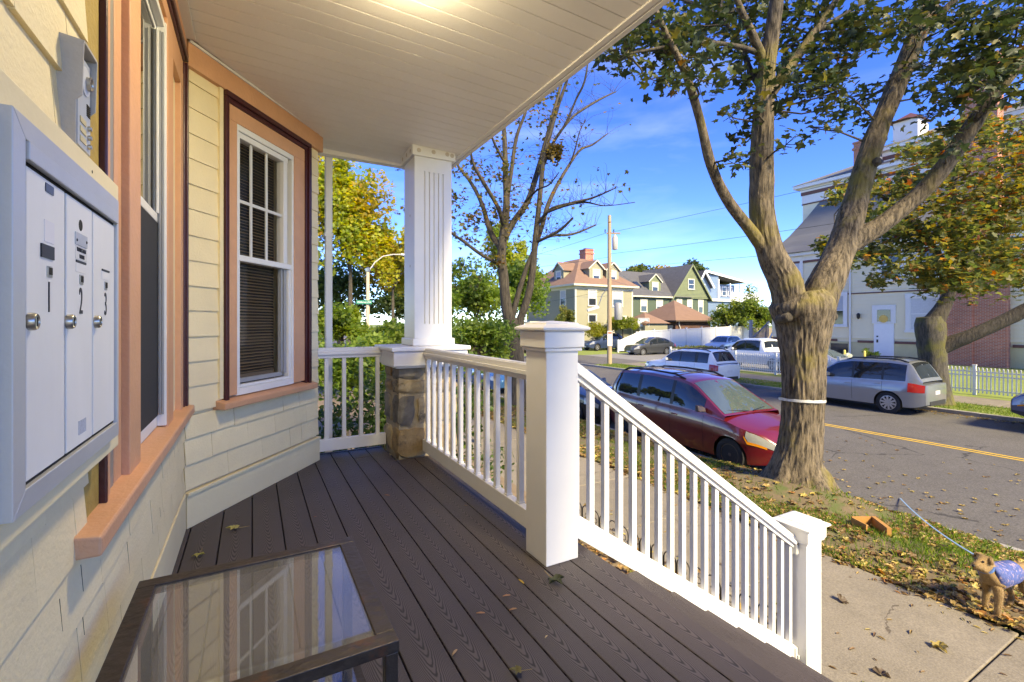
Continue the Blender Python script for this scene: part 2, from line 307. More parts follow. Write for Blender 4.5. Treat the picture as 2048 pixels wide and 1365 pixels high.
# ------------------------------------------------------------------ shared materials
WHITE = mat('white_vinyl', (.71, .705, .70), .38, .035, 4, .03, 160, spots=((.64, .61, .56), 2.6, .66))
CREAM = mat('cream_paint', (.80, .665, .42), .62, .07, 3., .25, 90, spots=((.45, .34, .17), 5., .70))
CREAMB = mat('cream_board', (.80, .675, .43), .55, .05, 3., .1, 60)
MUSTARD = mat('mustard_paint', (.42, .28, .07), .7, .3, 9., .4, 60)
SALMON = mat('salmon_paint', (.62, .32, .185), .5, .09, 5., .25, 70, spots=((.34, .20, .14), 7., .68))
MAROON = mat('maroon_paint', (.060, .010, .012), .35, .2, 8., .15, 60)
ALU = mat('aluminium', (.52, .54, .57), .42, .06, 5., .04, 150, metal=.35)
ALUW = mat('mailbox_white', (.76, .76, .76), .42, .04, 9., .03, 120, metal=.0, spots=((.60, .59, .57), 11., .66), stretch=(1, 1, .35))
STEEL = mat('steel', (.45, .44, .42), .3, .1, 8, metal=.9)
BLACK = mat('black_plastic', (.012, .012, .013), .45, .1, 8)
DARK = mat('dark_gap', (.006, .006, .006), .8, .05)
GREYF = mat('grey_frame', (.30, .31, .33), .4, .06)
SOFFIT = mat('soffit_vinyl', (.80, .775, .75), .5, .04, 2.5, .06, 120)
SCREEN = mat('screen_mesh', (.020, .021, .025), .75, .1, 30)
PANE = glass_mat('window_pane', (.020, .019, .013), .02)
FARPANE = glass_mat('far_window_pane', (.02, .025, .03), .08)
CLEAR = glass_mat('clear_glass', (.84, .95, .90), .012, 2.0, .12)
DECK = deck_mat()
CONCRETE = mat('concrete', (.205, .176, .138), .85, .16, 2.2, .35, 120, crack=(.45, .0018, (.10, .08, .06)), speck=(70., .22), spots=((.175, .15, .12), 3.5, .60))
ASPHALT = mat('asphalt', (.115, .107, .101), .85, .14, 1.3, .6, 140, crack=(.30, .0035, (.045, .042, .04)), speck=(45., .35), spots=((.085, .078, .073), 1.1, .58))
DIRT = mat('dirt', (.20, .145, .095), .95, .25, 5., .6, 30, spots=((.11, .075, .045), 4., .55))
LAWN = mat('lawn', (.17, .215, .05), .95, .3, 3., .6, 60, spots=((.22, .20, .07), 2.2, .60))
KERB = mat('kerb_stone', (.30, .28, .26), .85, .15, 5., .4, 60)
YELLOW = mat('yellow_line', (.62, .38, .045), .7, .15, 12., .2, 90, spots=((.22, .17, .10), 14., .62))
BRICK = brick_mat('red_brick', (.55, .16, .085), (.42, .115, .07), (.46, .38, .32))

# ------------------------------------------------------------------ ground
KX0, KX1 = 8.5, 20.4                      # the two kerbs of the street, which runs along Y
ZR, ZW = -1.92, -1.43
def sheet(name, x0, x1, y0, y1, zf, m, nx=2, ny=2, kind='structure', jitter=0.):
    xs = np.linspace(x0, x1, nx); ys = np.linspace(y0, y1, ny); V = [(x, y, zf(x, y) + (random.uniform(-jitter, jitter) if jitter else 0)) for y in ys for x in xs]
    Fq = [(j * nx + i, j * nx + i + 1, (j + 1) * nx + i + 1, (j + 1) * nx + i) for j in range(ny - 1) for i in range(nx - 1)]
    o = fast(name, V, Fq, m); tag(o, kind=kind); o.data.polygons.foreach_set('use_smooth', [True] * len(Fq)); return o
TREE = (8.05, 4.55)                         # foot of the big maple
def z_verge(x, y):
    t = (x - 5.6) / (KX0 - 5.6); z = -1.47 - .33 * t ** 1.6
    d = math.hypot(x - TREE[0], y - TREE[1]); return z + .20 * math.exp(-(d / 1.0) ** 2) + .025 * math.sin(x * 3.1 + y * 2.3)
def z_walk(x): return ZW - .04 * max(0, x - 1.5) / 4.1
def z_far(x, y=0):                          # beyond the far kerb
    if x < 24.6: return -1.80
    return -1.80 + .45 * min(1, max(0, (x - 26) / 9.))
tag(sheet('ground', -300, 500, -300, 700, lambda x, y: -2.25, LAWN, 2, 2))
sheet('yard', -12, 3.62, -12, 40, lambda x, y: ZW - .012, DIRT, 30, 60, jitter=.012)
WALKW = thing('sidewalk', 'pale concrete sidewalk slabs between the porch and the grass verge', None, (4.6, 5, -1.5), kind='structure'); del WALKW['label']
def slab(x0, x1, y0, y1):
    b = MB(); vs = [(x, y, z_walk(x) + dz) for dz in (-.1, 0) for x, y in ((x0, y0), (x1, y0), (x1, y1), (x0, y1))]
    b.add(vs, [(0, 3, 2, 1), (4, 5, 6, 7), (0, 1, 5, 4), (1, 2, 6, 5), (2, 3, 7, 6), (3, 0, 4, 7)]); b.build('slab', CONCRETE, WALKW, bevel=.008)
for k in range(34): slab(3.62, 5.6, -6.3 + 1.53 * k, -6.3 + 1.53 * k + 1.515)
slab(1.6, 3.605, -1.6, .25); slab(1.6, 3.605, .262, 1.98)
sheet('verge', 5.6, KX0, -8, 60, z_verge, mat('verge_soil', (.17, .125, .07), .95, .3, 5., .6, 30, spots=((.09, .11, .03), 2.0, .52)), 24, 260, jitter=.015)
for nm, x0, x1, z in (('near', KX0, KX0 + .15, -1.79), ('far', KX1, KX1 + .15, -1.80)):
    kb = thing('kerb', None, None, (x0, 0, -1.8), kind='structure')
    y = -8.
    while y < 60:
        ln = random.uniform(1.7, 2.3)
        if not (nm == 'far' and 25.5 < y < 31.5): MB().box(x0, x1, y, y + ln - .012, ZR - .1, z + random.uniform(-.008, .008)).build('kerb_stone', KERB, kb, bevel=.012)
        y += ln
sheet('road', KX0 + .1, KX1 + .05, -80, 140, lambda x, y: ZR, ASPHALT, 2, 2)
for dx in (-.13, .07):
    tag(sheet('road_marking', 14.9 + dx, 14.9 + dx + .085, -80, 140, lambda x, y: ZR + .004, YELLOW, 2, 2))
sheet('far_verge', KX1 + .15, 22.5, -12, 25.4, lambda x, y: -1.81, LAWN, 6, 40, jitter=.02)
sheet('far_verge', KX1 + .15, 22.5, 34, 90, lambda x, y: -1.81, LAWN, 6, 40, jitter=.02)
fw = thing('far_sidewalk', None, None, (23.5, 10, -1.8), kind='structure')
for k in range(22): MB().box(22.5, 24.6, -10 + 1.6 * k, -10 + 1.6 * k + 1.585, -1.9, -1.795).build('slab', CONCRETE, fw, bevel=.01)
MB().box(KX1 + .16, 22.49, 13.9, 15.1, -1.9, -1.80).build('slab', CONCRETE, fw, bevel=.01)
sheet('driveway_apron', KX1 + .02, 26.2, 25.4, 34, lambda x, y: ZR + .004 + (.07 if x > 22 else 0), ASPHALT, 6, 4)
sheet('far_lawn', 24.6, 36, -14, 12.6, z_far, LAWN, 12, 20, jitter=.02)
sheet('parking_lot', 26.0, 60, 12.6, 34.02, lambda x, y: -1.86, mat('lot_asphalt', (.20, .195, .19), .9, .12, 1.2, .4, 100), 8, 8)
sheet('far_lawn', 24.6, 26., 12.6, 25.4, lambda x, y: -1.80, LAWN, 4, 12, jitter=.02)
sheet('back_yard', 24, 160, 34., 160, lambda x, y: -1.86 + .2 * min(1, max(0, (y - 34) / 2.)), LAWN, 30, 60)

# ------------------------------------------------------------------ the deck
DK = thing('deck_floor', None, None, (.7, 1.5, 0), kind='structure')
PIT = .1467
for k in range(-4, 10):
    x0 = PIT * k; x1 = x0 + PIT - .0055
    y1 = 4.27
    if x1 < .474: y1 = 3.084 + (x1 + .321) / .795 * 1.027 + .02
    b = MB(); w = (x1 - x0) / 2; y0 = -3.6
    if k in (7, 8, 9): y1 = 3.80
    segs = [(y0, y1)]
    if k == 5: segs = [(y0, 4.02), (4.024, 4.27)]
    if k == 3: segs = [(y0, y1)]
    for a, c in segs:
        xm = (x0 + x1) / 2; q = bpy.data.objects.new('plank', None)
        p = MB().box(-w, w, a - 1.5, c - 1.5, -.026, 0).build('plank', DECK, None, bevel=.003)
        bpy.data.objects.remove(q); p.parent = DK; p.location = (xm - .7, 0, 0)
MB().box(-.6, 1.44, -3.6, 4.24, -.20, -.03).build('joist_frame', DARK, DK)
# edge board along the far end and skirt below
MB().box(.43, 1.03, 4.272, 4.31, -.03, .004).build('edge_board', DECK, DK, bevel=.003)
MB().box(1.445, 1.47, -3.6, 4.27, -.24, -.027).build('fascia_board', DECK, DK)
sk = MB()
for k in range(12): sk.box(.4 + .0, .43, 4.2, 4.26, -1.42, -.2)
sk = MB().box(1.40, 1.425, 2.1, 4.2, -1.44, -.24).build('skirt', WHITE, DK)
# ------------------------------------------------------------------ stairs down to the sidewalk
ST = thing('stairs', None, None, (2.4, 0, -1.0), kind='structure')
for k in range(1, 7):
    MB().box(1.475 + .285 * (k - 1), 1.475 + .285 * k + .025, -1.0, 1.85, -.19 * k - .03, -.19 * k).build('tread', DECK, ST, bevel=.004)
    MB().box(1.47 + .285 * (k - 1), 1.472 + .285 * (k - 1) + .015, -1.0, 1.83, -.19 * k - .0 , -.19 * (k - 1) - .031).build('riser', WHITE, ST)
# ------------------------------------------------------------------ porch ceiling
def zc(x): return 2.678 - .033 * (x + .3)
CE = thing('porch_ceiling', None, None, (.7, 2, 2.65), kind='structure')
k = 0; y = 4.36
EX = 1.600
while y > -1.5:
    y1 = y; y0 = y - .0998; ym = (y0 + y1) / 2
    xl = -.285 if ym < 3.1 else (-.321 + (ym - 3.084) * .795 / 1.027 + .005 if ym < 4.1 else .45)
    b = MB(); vs = [(x, yy, zc(x) + dz) for dz in (0, .012) for x, yy in ((xl, y0), (EX, y0), (EX, y1), (xl, y1))]
    b.add(vs, [(0, 3, 2, 1), (4, 5, 6, 7), (0, 1, 5, 4), (1, 2, 6, 5), (2, 3, 7, 6), (3, 0, 4, 7)])
    b.build('plank', SOFFIT, CE, bevel=.002); y -= .1055
MB().add([(x, yy, zc(x) + dz) for dz in (.009, .03) for x, yy in ((-.6, -3.6), (EX, -3.6), (EX, 4.36), (-.6, 4.36))],
         [(0, 3, 2, 1), (4, 5, 6, 7), (0, 1, 5, 4), (1, 2, 6, 5), (2, 3, 7, 6), (3, 0, 4, 7)]).build('backing', SOFFIT, CE)
ze = zc(EX)
MB().box(EX - .002, EX + .03, -3.6, 4.40, ze - .010, ze + .06).build('edge_channel', SOFFIT, CE, bevel=.002)
MB().box(EX + .0302, EX + .042, -3.6, 4.41, ze - .002, ze + .06).build('edge_channel', SOFFIT, CE)
MB().box(EX + .0422, EX + .075, -3.6, 4.42, ze - .012, ze + .20).build('fascia_board', WHITE, CE, bevel=.003)
MB().box(.42, EX + .03, 4.362, 4.40, ze - .0095, ze + .06).build('edge_channel', SOFFIT, CE)
MB().box(.42, EX + .03, 4.402, 4.43, ze - .012, ze + .20).build('fascia_board', WHITE, CE)
MB().box(-.335, -.27, -3.6, 3.04, 2.655, 2.668).build('wall_trim', WHITE, CE)
MB().add([(-.33, -3.6, 2.95), (1.64, -3.6, 2.8), (1.64, 4.4, 2.8), (.47, 4.4, 2.95), (-.33, 3.1, 2.95), (-.33, -3.6, 3.6), (1.7, -3.6, 2.9), (1.7, 4.46, 2.9), (.47, 4.46, 3.3), (-.33, 3.1, 3.6)],
         [(0, 1, 2, 3, 4), (5, 9, 8, 7, 6), (0, 5, 6, 1), (1, 6, 7, 2), (2, 7, 8, 3), (3, 8, 9, 4), (4, 9, 5, 0)]).build('porch_roof', mat('porch_roof_shingle', (.09, .085, .08), .9), CE)

# ------------------------------------------------------------------ our house: wall, shingles, windows
HS = thing('house', 'cream shingled house wall with salmon window trim at the back of the porch', 'house', (-.34, 2, 0))
wl = MB()
wl.box(-.62, -.345, -6, 3.09, -1.45, .66).box(-.62, -.345, -6, 1.895, .66, 2.9).box(-.62, -.345, 2.475, 3.09, .66, 2.9).box(-.62, -.345, 1.895, 2.475, 2.415, 2.9)
BA = Vector((-.321, 3.084, 0)); BU = Vector((.6121266, .7907598, 0)); BN = Vector((.7907598, -.6121266, 0)); BL = 1.2988
for a0, a1, z0, z1 in ((-.02, BL, -1.45, .66), (-.02, .368, .66, 2.9), (.958, BL, .66, 2.9), (.368, .958, 2.38, 2.9)):
    wl.fbox(BA, BU, BN, a0, a1, -.2, -.024, z0, z1)
wl.box(.25, .45, 4.1, 5.6, -1.45, 2.9)
wl.build('wall', CREAMB, HS)
ub = MB().box(-9.5, -.65, -11, 9, -1.45, 7.6); ub.prism([(-.6, 3.0), (-.25, 3.05), (.474, 4.111), (.474, 5.4), (-.25, 6.5), (-.6, 6.5)], 2.92, 7.6)
ub.build('upper_wall', CREAMB, HS)
MB().add([(-10, -11.5, 7.6), (.3, -11.5, 7.6), (.3, 9.5, 7.6), (-10, 9.5, 7.6), (-5, -11.5, 11.2), (-5, 9.5, 11.2)],
         [(0, 3, 2, 1), (0, 1, 4), (2, 3, 5), (1, 2, 5, 4), (3, 0, 4, 5)]).build('roof', mat('house_roof', (.08, .08, .08), .9), HS)
def shingle(o, u, n, a0, a1, z0, z1, m=CREAM):
    """one wall shingle: thick at its butt, thin at the top"""
    o = Vector(o); b = MB(); vs = []; t0 = .0 + random.uniform(-.0015, .0015)
    for z, d in ((z0 + random.uniform(-.003, .003), t0), (z1 + .012, -.0105)):
        for a, dd in ((a0, -.024), (a1, -.024), (a1, d), (a0, d)): vs.append(o + u * a + n * dd + Vector((0, 0, z)))
    b.add(vs, [(0, 3, 2, 1), (4, 5, 6, 7), (0, 1, 5, 4), (1, 2, 6, 5), (2, 3, 7, 6), (3, 0, 4, 7)])
    return b.build('shingle', m, HS)
WA = Vector((-.321, 0, 0)); WU = Vector((0, 1, 0)); WN = Vector((1, 0, 0))
def course(o, u, n, a0, a1, z0, z1, w0=.14, w1=.34):
    a = a0
    while a < a1 - .005:
        w = random.uniform(w0, w1); e = min(a1, a + w)
        if a1 - e < .07: e = a1
        shingle(o, u, n, a, e - random.choice((.0012, .0015, .004)), z0, z1); a = e
EXPO = .1405
for k in range(17):
    z0 = .21 + EXPO * k; z1 = z0 + EXPO
    if z0 > 2.5: break
    if z0 < .6:
        zz = min(z1, .632); course(WA, WU, WN, -.5, 1.27 if z1 > .632 else 3.075, z0, z1 if z1 <= .632 else z1)
        if z1 > .632: course(WA, WU, WN, 1.27, 3.07, z0, .634 - .012)
        course(BA, BU, BN, .004, BL, z0, z1 if z1 <= .609 else .611 - .012)
    else:
        course(WA, WU, WN, -.5, 1.375, z0, min(z1, 2.63))
        ze_ = min(z1, 2.53); course(BA, BU, BN, .004, .262, z0, ze_, .2, .4); course(BA, BU, BN, 1.149, BL, z0, ze_, .2, .4)
        if z0 < .61 + EXPO and z0 < .655: pass
# small strips beside the sill
course(BA, BU, BN, .004, .205, .611, .63, .3, .4) if False else None
MB().box(-.345, -.317, -.6, 3.07, -.0, .20).build('base_board', CREAMB, HS, bevel=.003)
MB().fbox(BA, BU, BN, .006, BL + .004, -.024, .006, 0, .178).fbox(BA, BU, BN, .006, BL + .004, -.024, .016, .1785, .196).build('base_board', CREAMB, HS, bevel=.002)
MB().fbox(BA, BU, BN, .0, BL + .03, -.024, .02, 2.53, 2.672).build('frieze_board', SALMON, HS, bevel=.003)
MB().fbox(BA, BU, BN, .0, BL + .03, .0205, .03, 2.655, 2.668).build('frieze_bead', WHITE, HS)
MB().box(-.345, -.331, 1.376, 1.498, .68, 2.53).build('corner_board', MUSTARD, HS, bevel=.002)
# -- window of the main wall, beside the mailboxes
WM = MB()
WM.box(-.345, -.325, 1.526, 1.576, .68, 2.44).box(-.345, -.335, 1.662, 1.745, .68, 2.44)
WM.box(-.37, -.3155, 1.745, 1.898, .68, 2.44)
WM.box(-.375, -.320, 2.472, 2.64, .68, 2.44).box(-.36, -.348, 2.64, 2.90, .68, 2.35).box(-.36, -.320, 2.90, 2.992, .68, 2.44)
WM.box(-.36, -.320, 2.64, 2.90, 2.35, 2.44)
WM.box(-.36, -.3215, 1.526, 2.992, 2.44, 2.505).box(-.375, -.350, 1.898, 2.472, 2.412, 2.44)
WM = WM.build('window', SALMON, HS, bevel=.003)
MB().box(-.345, -.338, 1.578, 1.612, .68, 2.44).box(-.345, -.334, 1.613, 1.648, .68, 2.44).box(-.345, -.340, 1.649, 1.661, .68, 2.44).build('weather_channel', mat('old_alu', (.30, .27, .24), .5, .15, 20., .1, 60, metal=.3, stretch=(1, 1, .1)), WM)
MB().box(-.345, -.316, 1.499, 1.513, .68, 2.505).build('side_moulding', MAROON, WM, bevel=.004)
MB().box(-.345, -.314, 2.993, 3.03, .68, 2.505).box(-.345, -.303, 3.03, 3.068, .68, 2.52).build('side_moulding', MAROON, WM, bevel=.004)
MB().box(-.345, -.314, 1.499, 2.993, 2.506, 2.535).box(-.345, -.303, 1.499, 3.06, 2.535, 2.572).build('head_moulding', MAROON, WM, bevel=.004)
MB().box(-.345, -.312, 1.499, 3.06, 2.573, 2.655).build('head_casing', SALMON, WM)
MB().add([(x, y, z) for y in (1.286, 3.09) for x, z in ((-.36, .633), (-.279, .633), (-.279, .676), (-.36, .688))],
         [(0, 1, 2, 3), (7, 6, 5, 4), (0, 4, 5, 1), (1, 5, 6, 2), (2, 6, 7, 3), (3, 7, 4, 0)]).build('sill', SALMON, WM, bevel=.006)
fr = MB().box(-.40, -.356, 1.898, 1.935, .69, 2.412).box(-.40, -.356, 2.434, 2.472, .69, 2.412).box(-.40, -.356, 1.935, 2.434, 2.362, 2.412).box(-.40, -.352, 1.935, 2.434, .69, .735)
fr.box(-.395, -.350, 1.935, 2.434, 1.55, 1.585); fr.box(-.3555, -.3225, 2.455, 2.4712, .69, 2.408); fr.box(-.355, -.345, 2.425, 2.4545, 1.586, 2.361).box(-.355, -.328, 1.9, 2.455, 2.385, 2.4115)
fr.build('sash', WHITE, WM, bevel=.003)
MB().box(-.3445, -.338, 2.44, 2.4545, .74, 2.36).box(-.3365, -.330, 2.446, 2.4545, .74, 2.36).build('track', GREYF, WM)
MB().box(-.366, -.362, 1.935, 2.434, 1.585, 2.362).build('pane', PANE, WM)
MB().box(-.354, -.351, 1.935, 2.454, .736, 1.549).build('insect_screen', SCREEN, WM)
MB().box(-.60, -.395, 1.8, 2.55, .6, 2.5).build('dark_interior', DARK, WM)  # near-black block: the unlit room behind the glass, put into colour
# -- window of the angled bay wall
def bb(*a): return MB().fbox(BA, BU, BN, *a)
WB = bb(.294, .372, -.024, .012, .68, 2.37); WB.fbox(BA, BU, BN, .956, 1.084, -.024, .012, .68, 2.37).fbox(BA, BU, BN, .294, 1.084, -.024, .0122, 2.3705, 2.465)
WB = WB.build('window', SALMON, HS, bevel=.003)
mm = MB(); mm.fbox(BA, BU, BN, .264, .2935, -.024, .026, .655, 2.495).fbox(BA, BU, BN, 1.0845, 1.113, -.024, .022, .655, 2.4655).fbox(BA, BU, BN, 1.1132, 1.147, -.024, .034, .655, 2.495)
mm.build('side_moulding', MAROON, WB, bevel=.005)
mm = MB(); mm.fbox(BA, BU, BN, .2937, 1.113, -.024, .022, 2.4655, 2.494).fbox(BA, BU, BN, .264, 1.147, -.024, .034, 2.4952, 2.529); mm.build('head_moulding', MAROON, WB, bevel=.005)
sl = MB(); vs = []
for a in (.215, 1.186):
    for d, z in ((-.024, .611), (.062, .611), (.062, .650), (-.024, .672)): vs.append(BA + BU * a + BN * d + Vector((0, 0, z)))
sl.add(vs, [(0, 1, 2, 3), (7, 6, 5, 4), (0, 4, 5, 1), (1, 5, 6, 2), (2, 6, 7, 3), (3, 7, 4, 0)]).build('sill', SALMON, WB, bevel=.006)
fr = MB()
for a0, a1, z0, z1, d0, d1 in ((.372, .392, .672, 2.372, -.06, .006), (.934, .956, .672, 2.372, -.06, .006), (.392, .934, 2.335, 2.372, -.06, .006), (.392, .934, .672, .715, -.06, .010),
                               (.393, .415, .716, 2.334, -.06, -.004), (.862, .905, 1.56, 2.334, -.07, -.012), (.416, .905, 2.298, 2.334, -.07, -.008), (.393, .933, 1.518, 1.556, -.06, .004),
                               (.906, .933, .716, 1.517, -.05, -.003), (.416, .905, .716, .735, -.05, -.003)):
    fr.fbox(BA, BU, BN, a0, a1, d0, d1, z0, z1)
fr.build('sash', WHITE, WB, bevel=.003)
mt = MB()
for a in (.545, .697): mt.fbox(BA, BU, BN, a - .010, a + .010, -.034, -.026, 1.557, 2.297)
mt.fbox(BA, BU, BN, .416, .861, -.033, -.027, 1.905 - .01, 1.905 + .01); mt.build('muntin', mat('muntin_grey', (.62, .62, .60), .5, .03), WB)
fr = MB()
for a0, a1, z0, z1 in ((.842, .86, .76, 1.517), (.416, .86, .745, .772), (.875, .905, .76, 1.517)): fr.fbox(BA, BU, BN, a0, a1, -.045, -.02, z0, z1)
fr.build('screen_frame', GREYF, WB)
_q = MB()
for d_, za_, zb_ in ((-.040, 1.557, 2.297), (-.060, .736, 1.517)): _q.add([BA + BU * a + BN * d_ + Vector((0, 0, z)) for a, z in ((.416, za_), (.905, za_), (.905, zb_), (.416, zb_))], [(0, 1, 2, 3)])
_q.build('pane', glass_mat('bay_pane', (.6, .62, .60), .015, 1.5), WB)
bb(.36, .97, -.26, -.16, .6, 2.45).build('dark_interior', DARK, WB)  # block whose black colour stands in for the dark room behind the blind
BLIND = mat('blind_slat', (.20, .135, .08), .6, .08)
bb(.236, .2635, -.024, .008, .672, 2.53).build('corner_board', CREAMB, HS)
s0 = bb(.40, .84, -.092, -.077, .765, .79).build('blind_slat', BLIND, WB)
k = 0; z = .80
while z < 2.33:
    vs = []; tl = .0052 + random.uniform(-.0015, .0015)
    for d, dz in ((-.097, tl), (-.070, -tl)):
        for a in (.40, .84): vs.append(BA + BU * a + BN * d + Vector((0, 0, z + dz)))
    MB().add(vs + [v + Vector((0, 0, .0012)) for v in vs], [(0, 1, 3, 2), (4, 6, 7, 5), (0, 4, 5, 1), (1, 5, 7, 3), (3, 7, 6, 2), (2, 6, 4, 0)]).build('blind_slat', BLIND, WB)
    z += .0205
# splits between old shingles on the wall under the long sill
for px, y0_, y1_ in ((172, 1128, 1182), (177, 1225, 1268), (130, 1196, 1262), (262, 1078, 1148), (350, 895, 962), (322, 1015, 1050)):
    a_ = onX(px, y0_, -.3195); b_ = onX(px, y1_, -.3195); kc = int((a_.z - .21) / EXPO); zb_ = .21 + EXPO * kc; zt_ = min(a_.z, zb_ + EXPO - .004); zl_ = max(b_.z, zb_ + .004)
    if zt_ - zl_ < .02: continue
    fx = lambda z: -.321 - .0105 * (z - zb_) / (EXPO + .012) + .0009
    MB().add([(x, a_.y + dy, z) for z in (zl_, zt_) for x, dy in ((-.34, -.001), (fx(z), -.001), (fx(z), .001), (-.34, .001))], [(0, 3, 2, 1), (4, 5, 6, 7), (0, 1, 5, 4), (1, 2, 6, 5), (2, 3, 7, 6), (3, 0, 4, 7)]).build('split', DARK, HS)
# neighbouring drain pipe at the outer corner
DP = thing('downspout', 'white square downspout running up the house corner beyond the end railing', 'downspout', (.59, 4.45, -1.4))
MB().box(.566, .626, 4.44, 4.50, -1.4, 2.66).build('pipe', WHITE, DP, bevel=.008)
for z in (.35, 1.9): MB().box(.560, .632, 4.434, 4.506, z, z + .03).build('strap', WHITE, DP)
# ------------------------------------------------------------------ pier, column, railings, newel posts
PI_ = thing('stone_pier', 'rough brown stone pier with white cap box under the fluted column', 'pier', (1.31, 4.03, 0))
STN = [mat('pier_stone', c, .92, .35, 9., .9, 22, spots=((.05, .045, .04), 6., .55)) for c in ((.33, .25, .15), (.21, .19, .16), (.38, .30, .19), (.14, .13, .12), (.36, .25, .13))]
MB().box(1.06, 1.56, 3.835, 4.26, -1.45, .77).build('mortar', mat('pier_mortar', (.36, .29, .19), .95, .25, 14., .9, 30, spots=((.08, .07, .055), 7., .60)), PI_)
def stone(x0, x1, y0, y1, z0, z1, m):
    nx, ny, nz = 5, 5, 5; V = []; idx = {}
    b = MB()
    def pt(i, j, k):
        if (i, j, k) not in idx:
            x = x0 + (x1 - x0) * i / 4; y = y0 + (y1 - y0) * j / 4; z = z0 + (z1 - z0) * k / 4
            e = sum(1 for q in (i, j, k) if q in (0, 4)); pull = (0, .0, .012, .028)[e]
            c = Vector(((x0 + x1) / 2, (y0 + y1) / 2, (z0 + z1) / 2)); p = Vector((x, y, z)); p += (c - p).normalized() * pull * random.uniform(.5, 1.5)
            p += Vector((random.uniform(-.008, .008), random.uniform(-.008, .008), random.uniform(-.008, .008))); idx[(i, j, k)] = len(b.v); b.v.append(tuple(p))
        return idx[(i, j, k)]
    for a in range(4):
        for c in range(4):
            b.f += [(pt(a, 0, c), pt(a + 1, 0, c), pt(a + 1, 0, c + 1), pt(a, 0, c + 1)), (pt(0, a + 1, c), pt(0, a, c), pt(0, a, c + 1), pt(0, a + 1, c + 1)),
                    (pt(4, a, c), pt(4, a + 1, c), pt(4, a + 1, c + 1), pt(4, a, c + 1)), (pt(a + 1, 4, c), pt(a, 4, c), pt(a, 4, c + 1), pt(a + 1, 4, c + 1)),
                    (pt(a, c, 4), pt(a + 1, c, 4), pt(a + 1, c + 1, 4), pt(a, c + 1, 4)), (pt(a, c + 1, 0), pt(a + 1, c + 1, 0), pt(a + 1, c, 0), pt(a, c, 0))]
    return b.build('stone', m, PI_, smooth=True)
# near-face and left-face stones, irregular courses
for z0, z1, cut, ms in ((0.0, .245, 1.34, (4, 0)), (.27, .52, 1.20, (3, 2)), (.53, .64, 1.36, (2, 0)), (.65, .768, 1.27, (1, 3))):
    stone(1.045, cut - .012, 3.812, 4.02, z0, z1, STN[ms[0]]); stone(cut + .012, 1.575, 3.815, 4.0, z0 + random.uniform(-.01, .03), z1 + random.uniform(-.03, 0), STN[ms[1]])
    stone(1.04, 1.2, 4.03, 4.27, z0 + .01, z1 - .01, STN[(ms[0] + 3) % 5])
for z0 in (-.30, -.62, -.95, -1.3):
    stone(1.045, 1.3, 3.82, 4.05, z0, z0 + .29, random.choice(STN)); stone(1.31, 1.575, 3.82, 4.05, z0, z0 + .29, random.choice(STN)); stone(1.04, 1.3, 4.06, 4.27, z0, z0 + .29, random.choice(STN))
cp = MB().box(.99, 1.635, 3.735, 4.305, .772, .893).build('cap_box', WHITE, PI_, bevel=.003)
MB().box(.968, 1.657, 3.715, 4.325, .8932, .928).build('cap_top', WHITE, PI_, bevel=.006)
MB().box(1.02, 1.605, 3.765, 4.275, .752, .7718).build('cap_trim', WHITE, PI_)
CO = thing('porch_column', 'tall white square column with five flutes on the stone pier', 'column', (1.37, 4.0, .93))
cx0, cx1, cy0, cy1 = 1.2, 1.535, 3.86, 4.165
c_ = MB().box(cx0, cx1, cy0 + .014, cy1, .99, 2.6); fx = [cx0] + [cx0 + .088 + .0415 * i for i in range(5)] + [cx1]
c_.box(cx0, cx1, cy0, cy0 + .0138, 2.425, 2.6).box(cx0, cx1, cy0, cy0 + .0138, .99, 1.115)
xs = [cx0] + [v for i in range(5) for v in (cx0 + .088 + .0415 * i - .0055, cx0 + .088 + .0415 * i + .0055)] + [cx1]
for i in range(0, 12, 2): c_.box(xs[i], xs[i + 1], cy0, cy0 + .0138, 1.1152, 2.4248)
c_.build('shaft', WHITE, CO)
MB().box(cx0 - .022, cx1 + .022, cy0 - .022, cy1 + .022, .9285, .992).build('plinth', WHITE, CO, bevel=.008)
MB().box(cx0 - .026, cx1 + .026, cy0 - .026, cy1 + .026, 2.545, 2.632).build('collar', WHITE, CO, bevel=.003)
PUT = mat('putty_patch', (.50, .44, .38), .8, .15, 30)
for x in (cx0 + .03, cx0 + .16, cx0 + .285, cx0 + .33): MB().lathe((x, cy0 - .0262, 2.59 + random.uniform(-.008, .008)), (0, -1, 0), [(.019, 0), (.014, .0008)], 10).build('putty_patch', PUT, CO)
for y in (cy0 + .04, cy0 + .15, cy0 + .27): MB().lathe((cx0 - .0262, y, 2.59), (-1, 0, 0), [(.018, 0), (.013, .0008)], 10).build('putty_patch', PUT, CO)
for z in (2.06, 1.62): MB().lathe((cx0 - .0002, cy0 + .13, z), (-1, 0, 0), [(.012, 0), (.009, .0008)], 10).build('putty_patch', PUT, CO)

